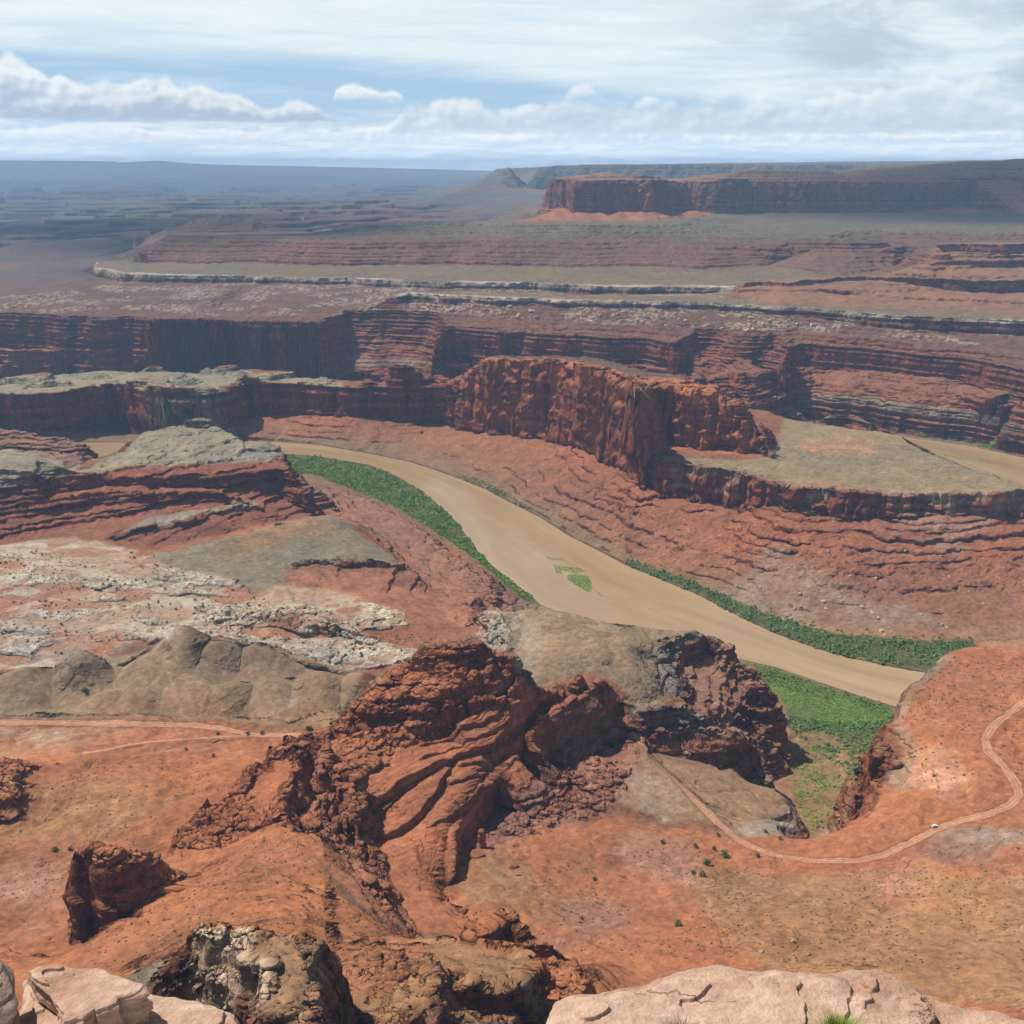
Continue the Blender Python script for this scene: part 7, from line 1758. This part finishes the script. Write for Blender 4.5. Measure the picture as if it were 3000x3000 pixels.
LEFT_RIM = [(20, 3060), (33, 2996), (50, 2965), (66, 2938), (60, 2905), (62, 2884), (66, 2852), (90, 2842), (150, 2846), (250, 2862), (360, 2868), (431, 2877), (480, 2890), (538, 2902), (580, 2909), (621, 2918), (655, 2935), (683, 2956), (702, 2990), (712, 3030), (700, 3150), (560, 3300), (300, 3350), (80, 3250)]
tag(rim_slab('rim_slab', LEFT_RIM, 592.0, 9.2, .06, 4.5, RIM_PALE, 430, .35, .14, .05, 1000, 220, 80), "lower salmon rock slab on the left, carrying a pale plate", "rock slab")
PLATE = [(82, 2832), (110, 2818), (157, 2808), (232, 2808), (280, 2816), (315, 2828), (364, 2840), (397, 2862), (428, 2882), (434, 2904), (414, 2918), (380, 2922), (352, 2926), (350, 2942), (327, 2955), (300, 2960), (284, 2967), (282, 2958), (240, 2990), (180, 2990), (172, 2940), (150, 2895), (120, 2870), (95, 2852)]
tag(rim_slab('rock_plate', PLATE, 592.36, 9.0, .05, .42, RIM_PALE, 460, .3, .06, .04, 900, 160, 40, -.10), "pale broken rock plate lying on the left slab", "rock plate")
LBOULD = [(-120, 2780), (-60, 2768), (0, 2783), (14, 2800), (22, 2830), (34, 2856), (42, 2880), (36, 2902), (16, 2915), (-20, 2925), (-140, 2900)]
tag(rim_slab('rim_boulder', LBOULD, 592.7, 9.6, .0, .9, RIM_GREY, 480, .3, .2, .06, 500, 120, 60, -.25), "dark grey boulder cut by the left edge above the slab", "boulder")
UNDER = [(-300, 2960), (-100, 2915), (10, 2918), (30, 2945), (34, 2990), (60, 3080), (0, 3250), (-300, 3250)]
tag(rim_slab('rim_ledge', UNDER, 591.3, 9.0, .0, 4.5, rim_material('orange_ledge', (.42, .21, .12), (.34, .16, .09), (.5, .3, .19), (.12, .06, .04)), 490, .4, .2, .1, 500, 120, 60), "rough orange ledge under the dark boulder at left", "rock ledge")

# grass tufts on the rim
def tuft(px, py, h, r, n, mat, label, seed):
    rng = np.random.default_rng(seed)
    x, y, z = on_plane(px, py, 592.25, 9.35, .10)
    V, F = [], []
    for k in range(n):
        a, d = rng.uniform(0, 6.283), r * math.sqrt(rng.uniform()); bx, by = math.cos(a) * d, math.sin(a) * d
        lean = rng.uniform(.1, .75) * (.4 + d / r); la = a + rng.normal() * .6; L = h * rng.uniform(.6, 1.1); w = .0035 * rng.uniform(.7, 1.4); wa = rng.uniform(0, 6.283)
        b = len(V)
        for s_ in range(5):
            t = s_ / 4
            cx_, cy_ = bx + math.cos(la) * lean * L * t * t, by + math.sin(la) * lean * L * t * t; cz_ = L * t * (1 - .18 * lean * t)
            ww = w * (1 - .85 * t)
            V += [(cx_ - math.cos(wa) * ww, cy_ - math.sin(wa) * ww, cz_), (cx_ + math.cos(wa) * ww, cy_ + math.sin(wa) * ww, cz_)]
        for s_ in range(4): F.append((b + 2 * s_, b + 2 * s_ + 1, b + 2 * s_ + 3, b + 2 * s_ + 2))
    o = link_mesh('grass_tuft', V, F, mat, False); o.location = (x, y, z - .03)
    tag(o, label, "grass tuft")
tuft(2457, 3035, .20, .12, 700, leaf_material('fresh_blade', (.13, .22, .02), (.27, .38, .05), 12), "bright green grass tuft on the broad right slab", 501)
tuft(1985, 3040, .18, .13, 420, leaf_material('dry_blade', (.20, .21, .12), (.36, .34, .22), 12), "dry grey-green grass tuft at the bottom edge of the right slab", 502)
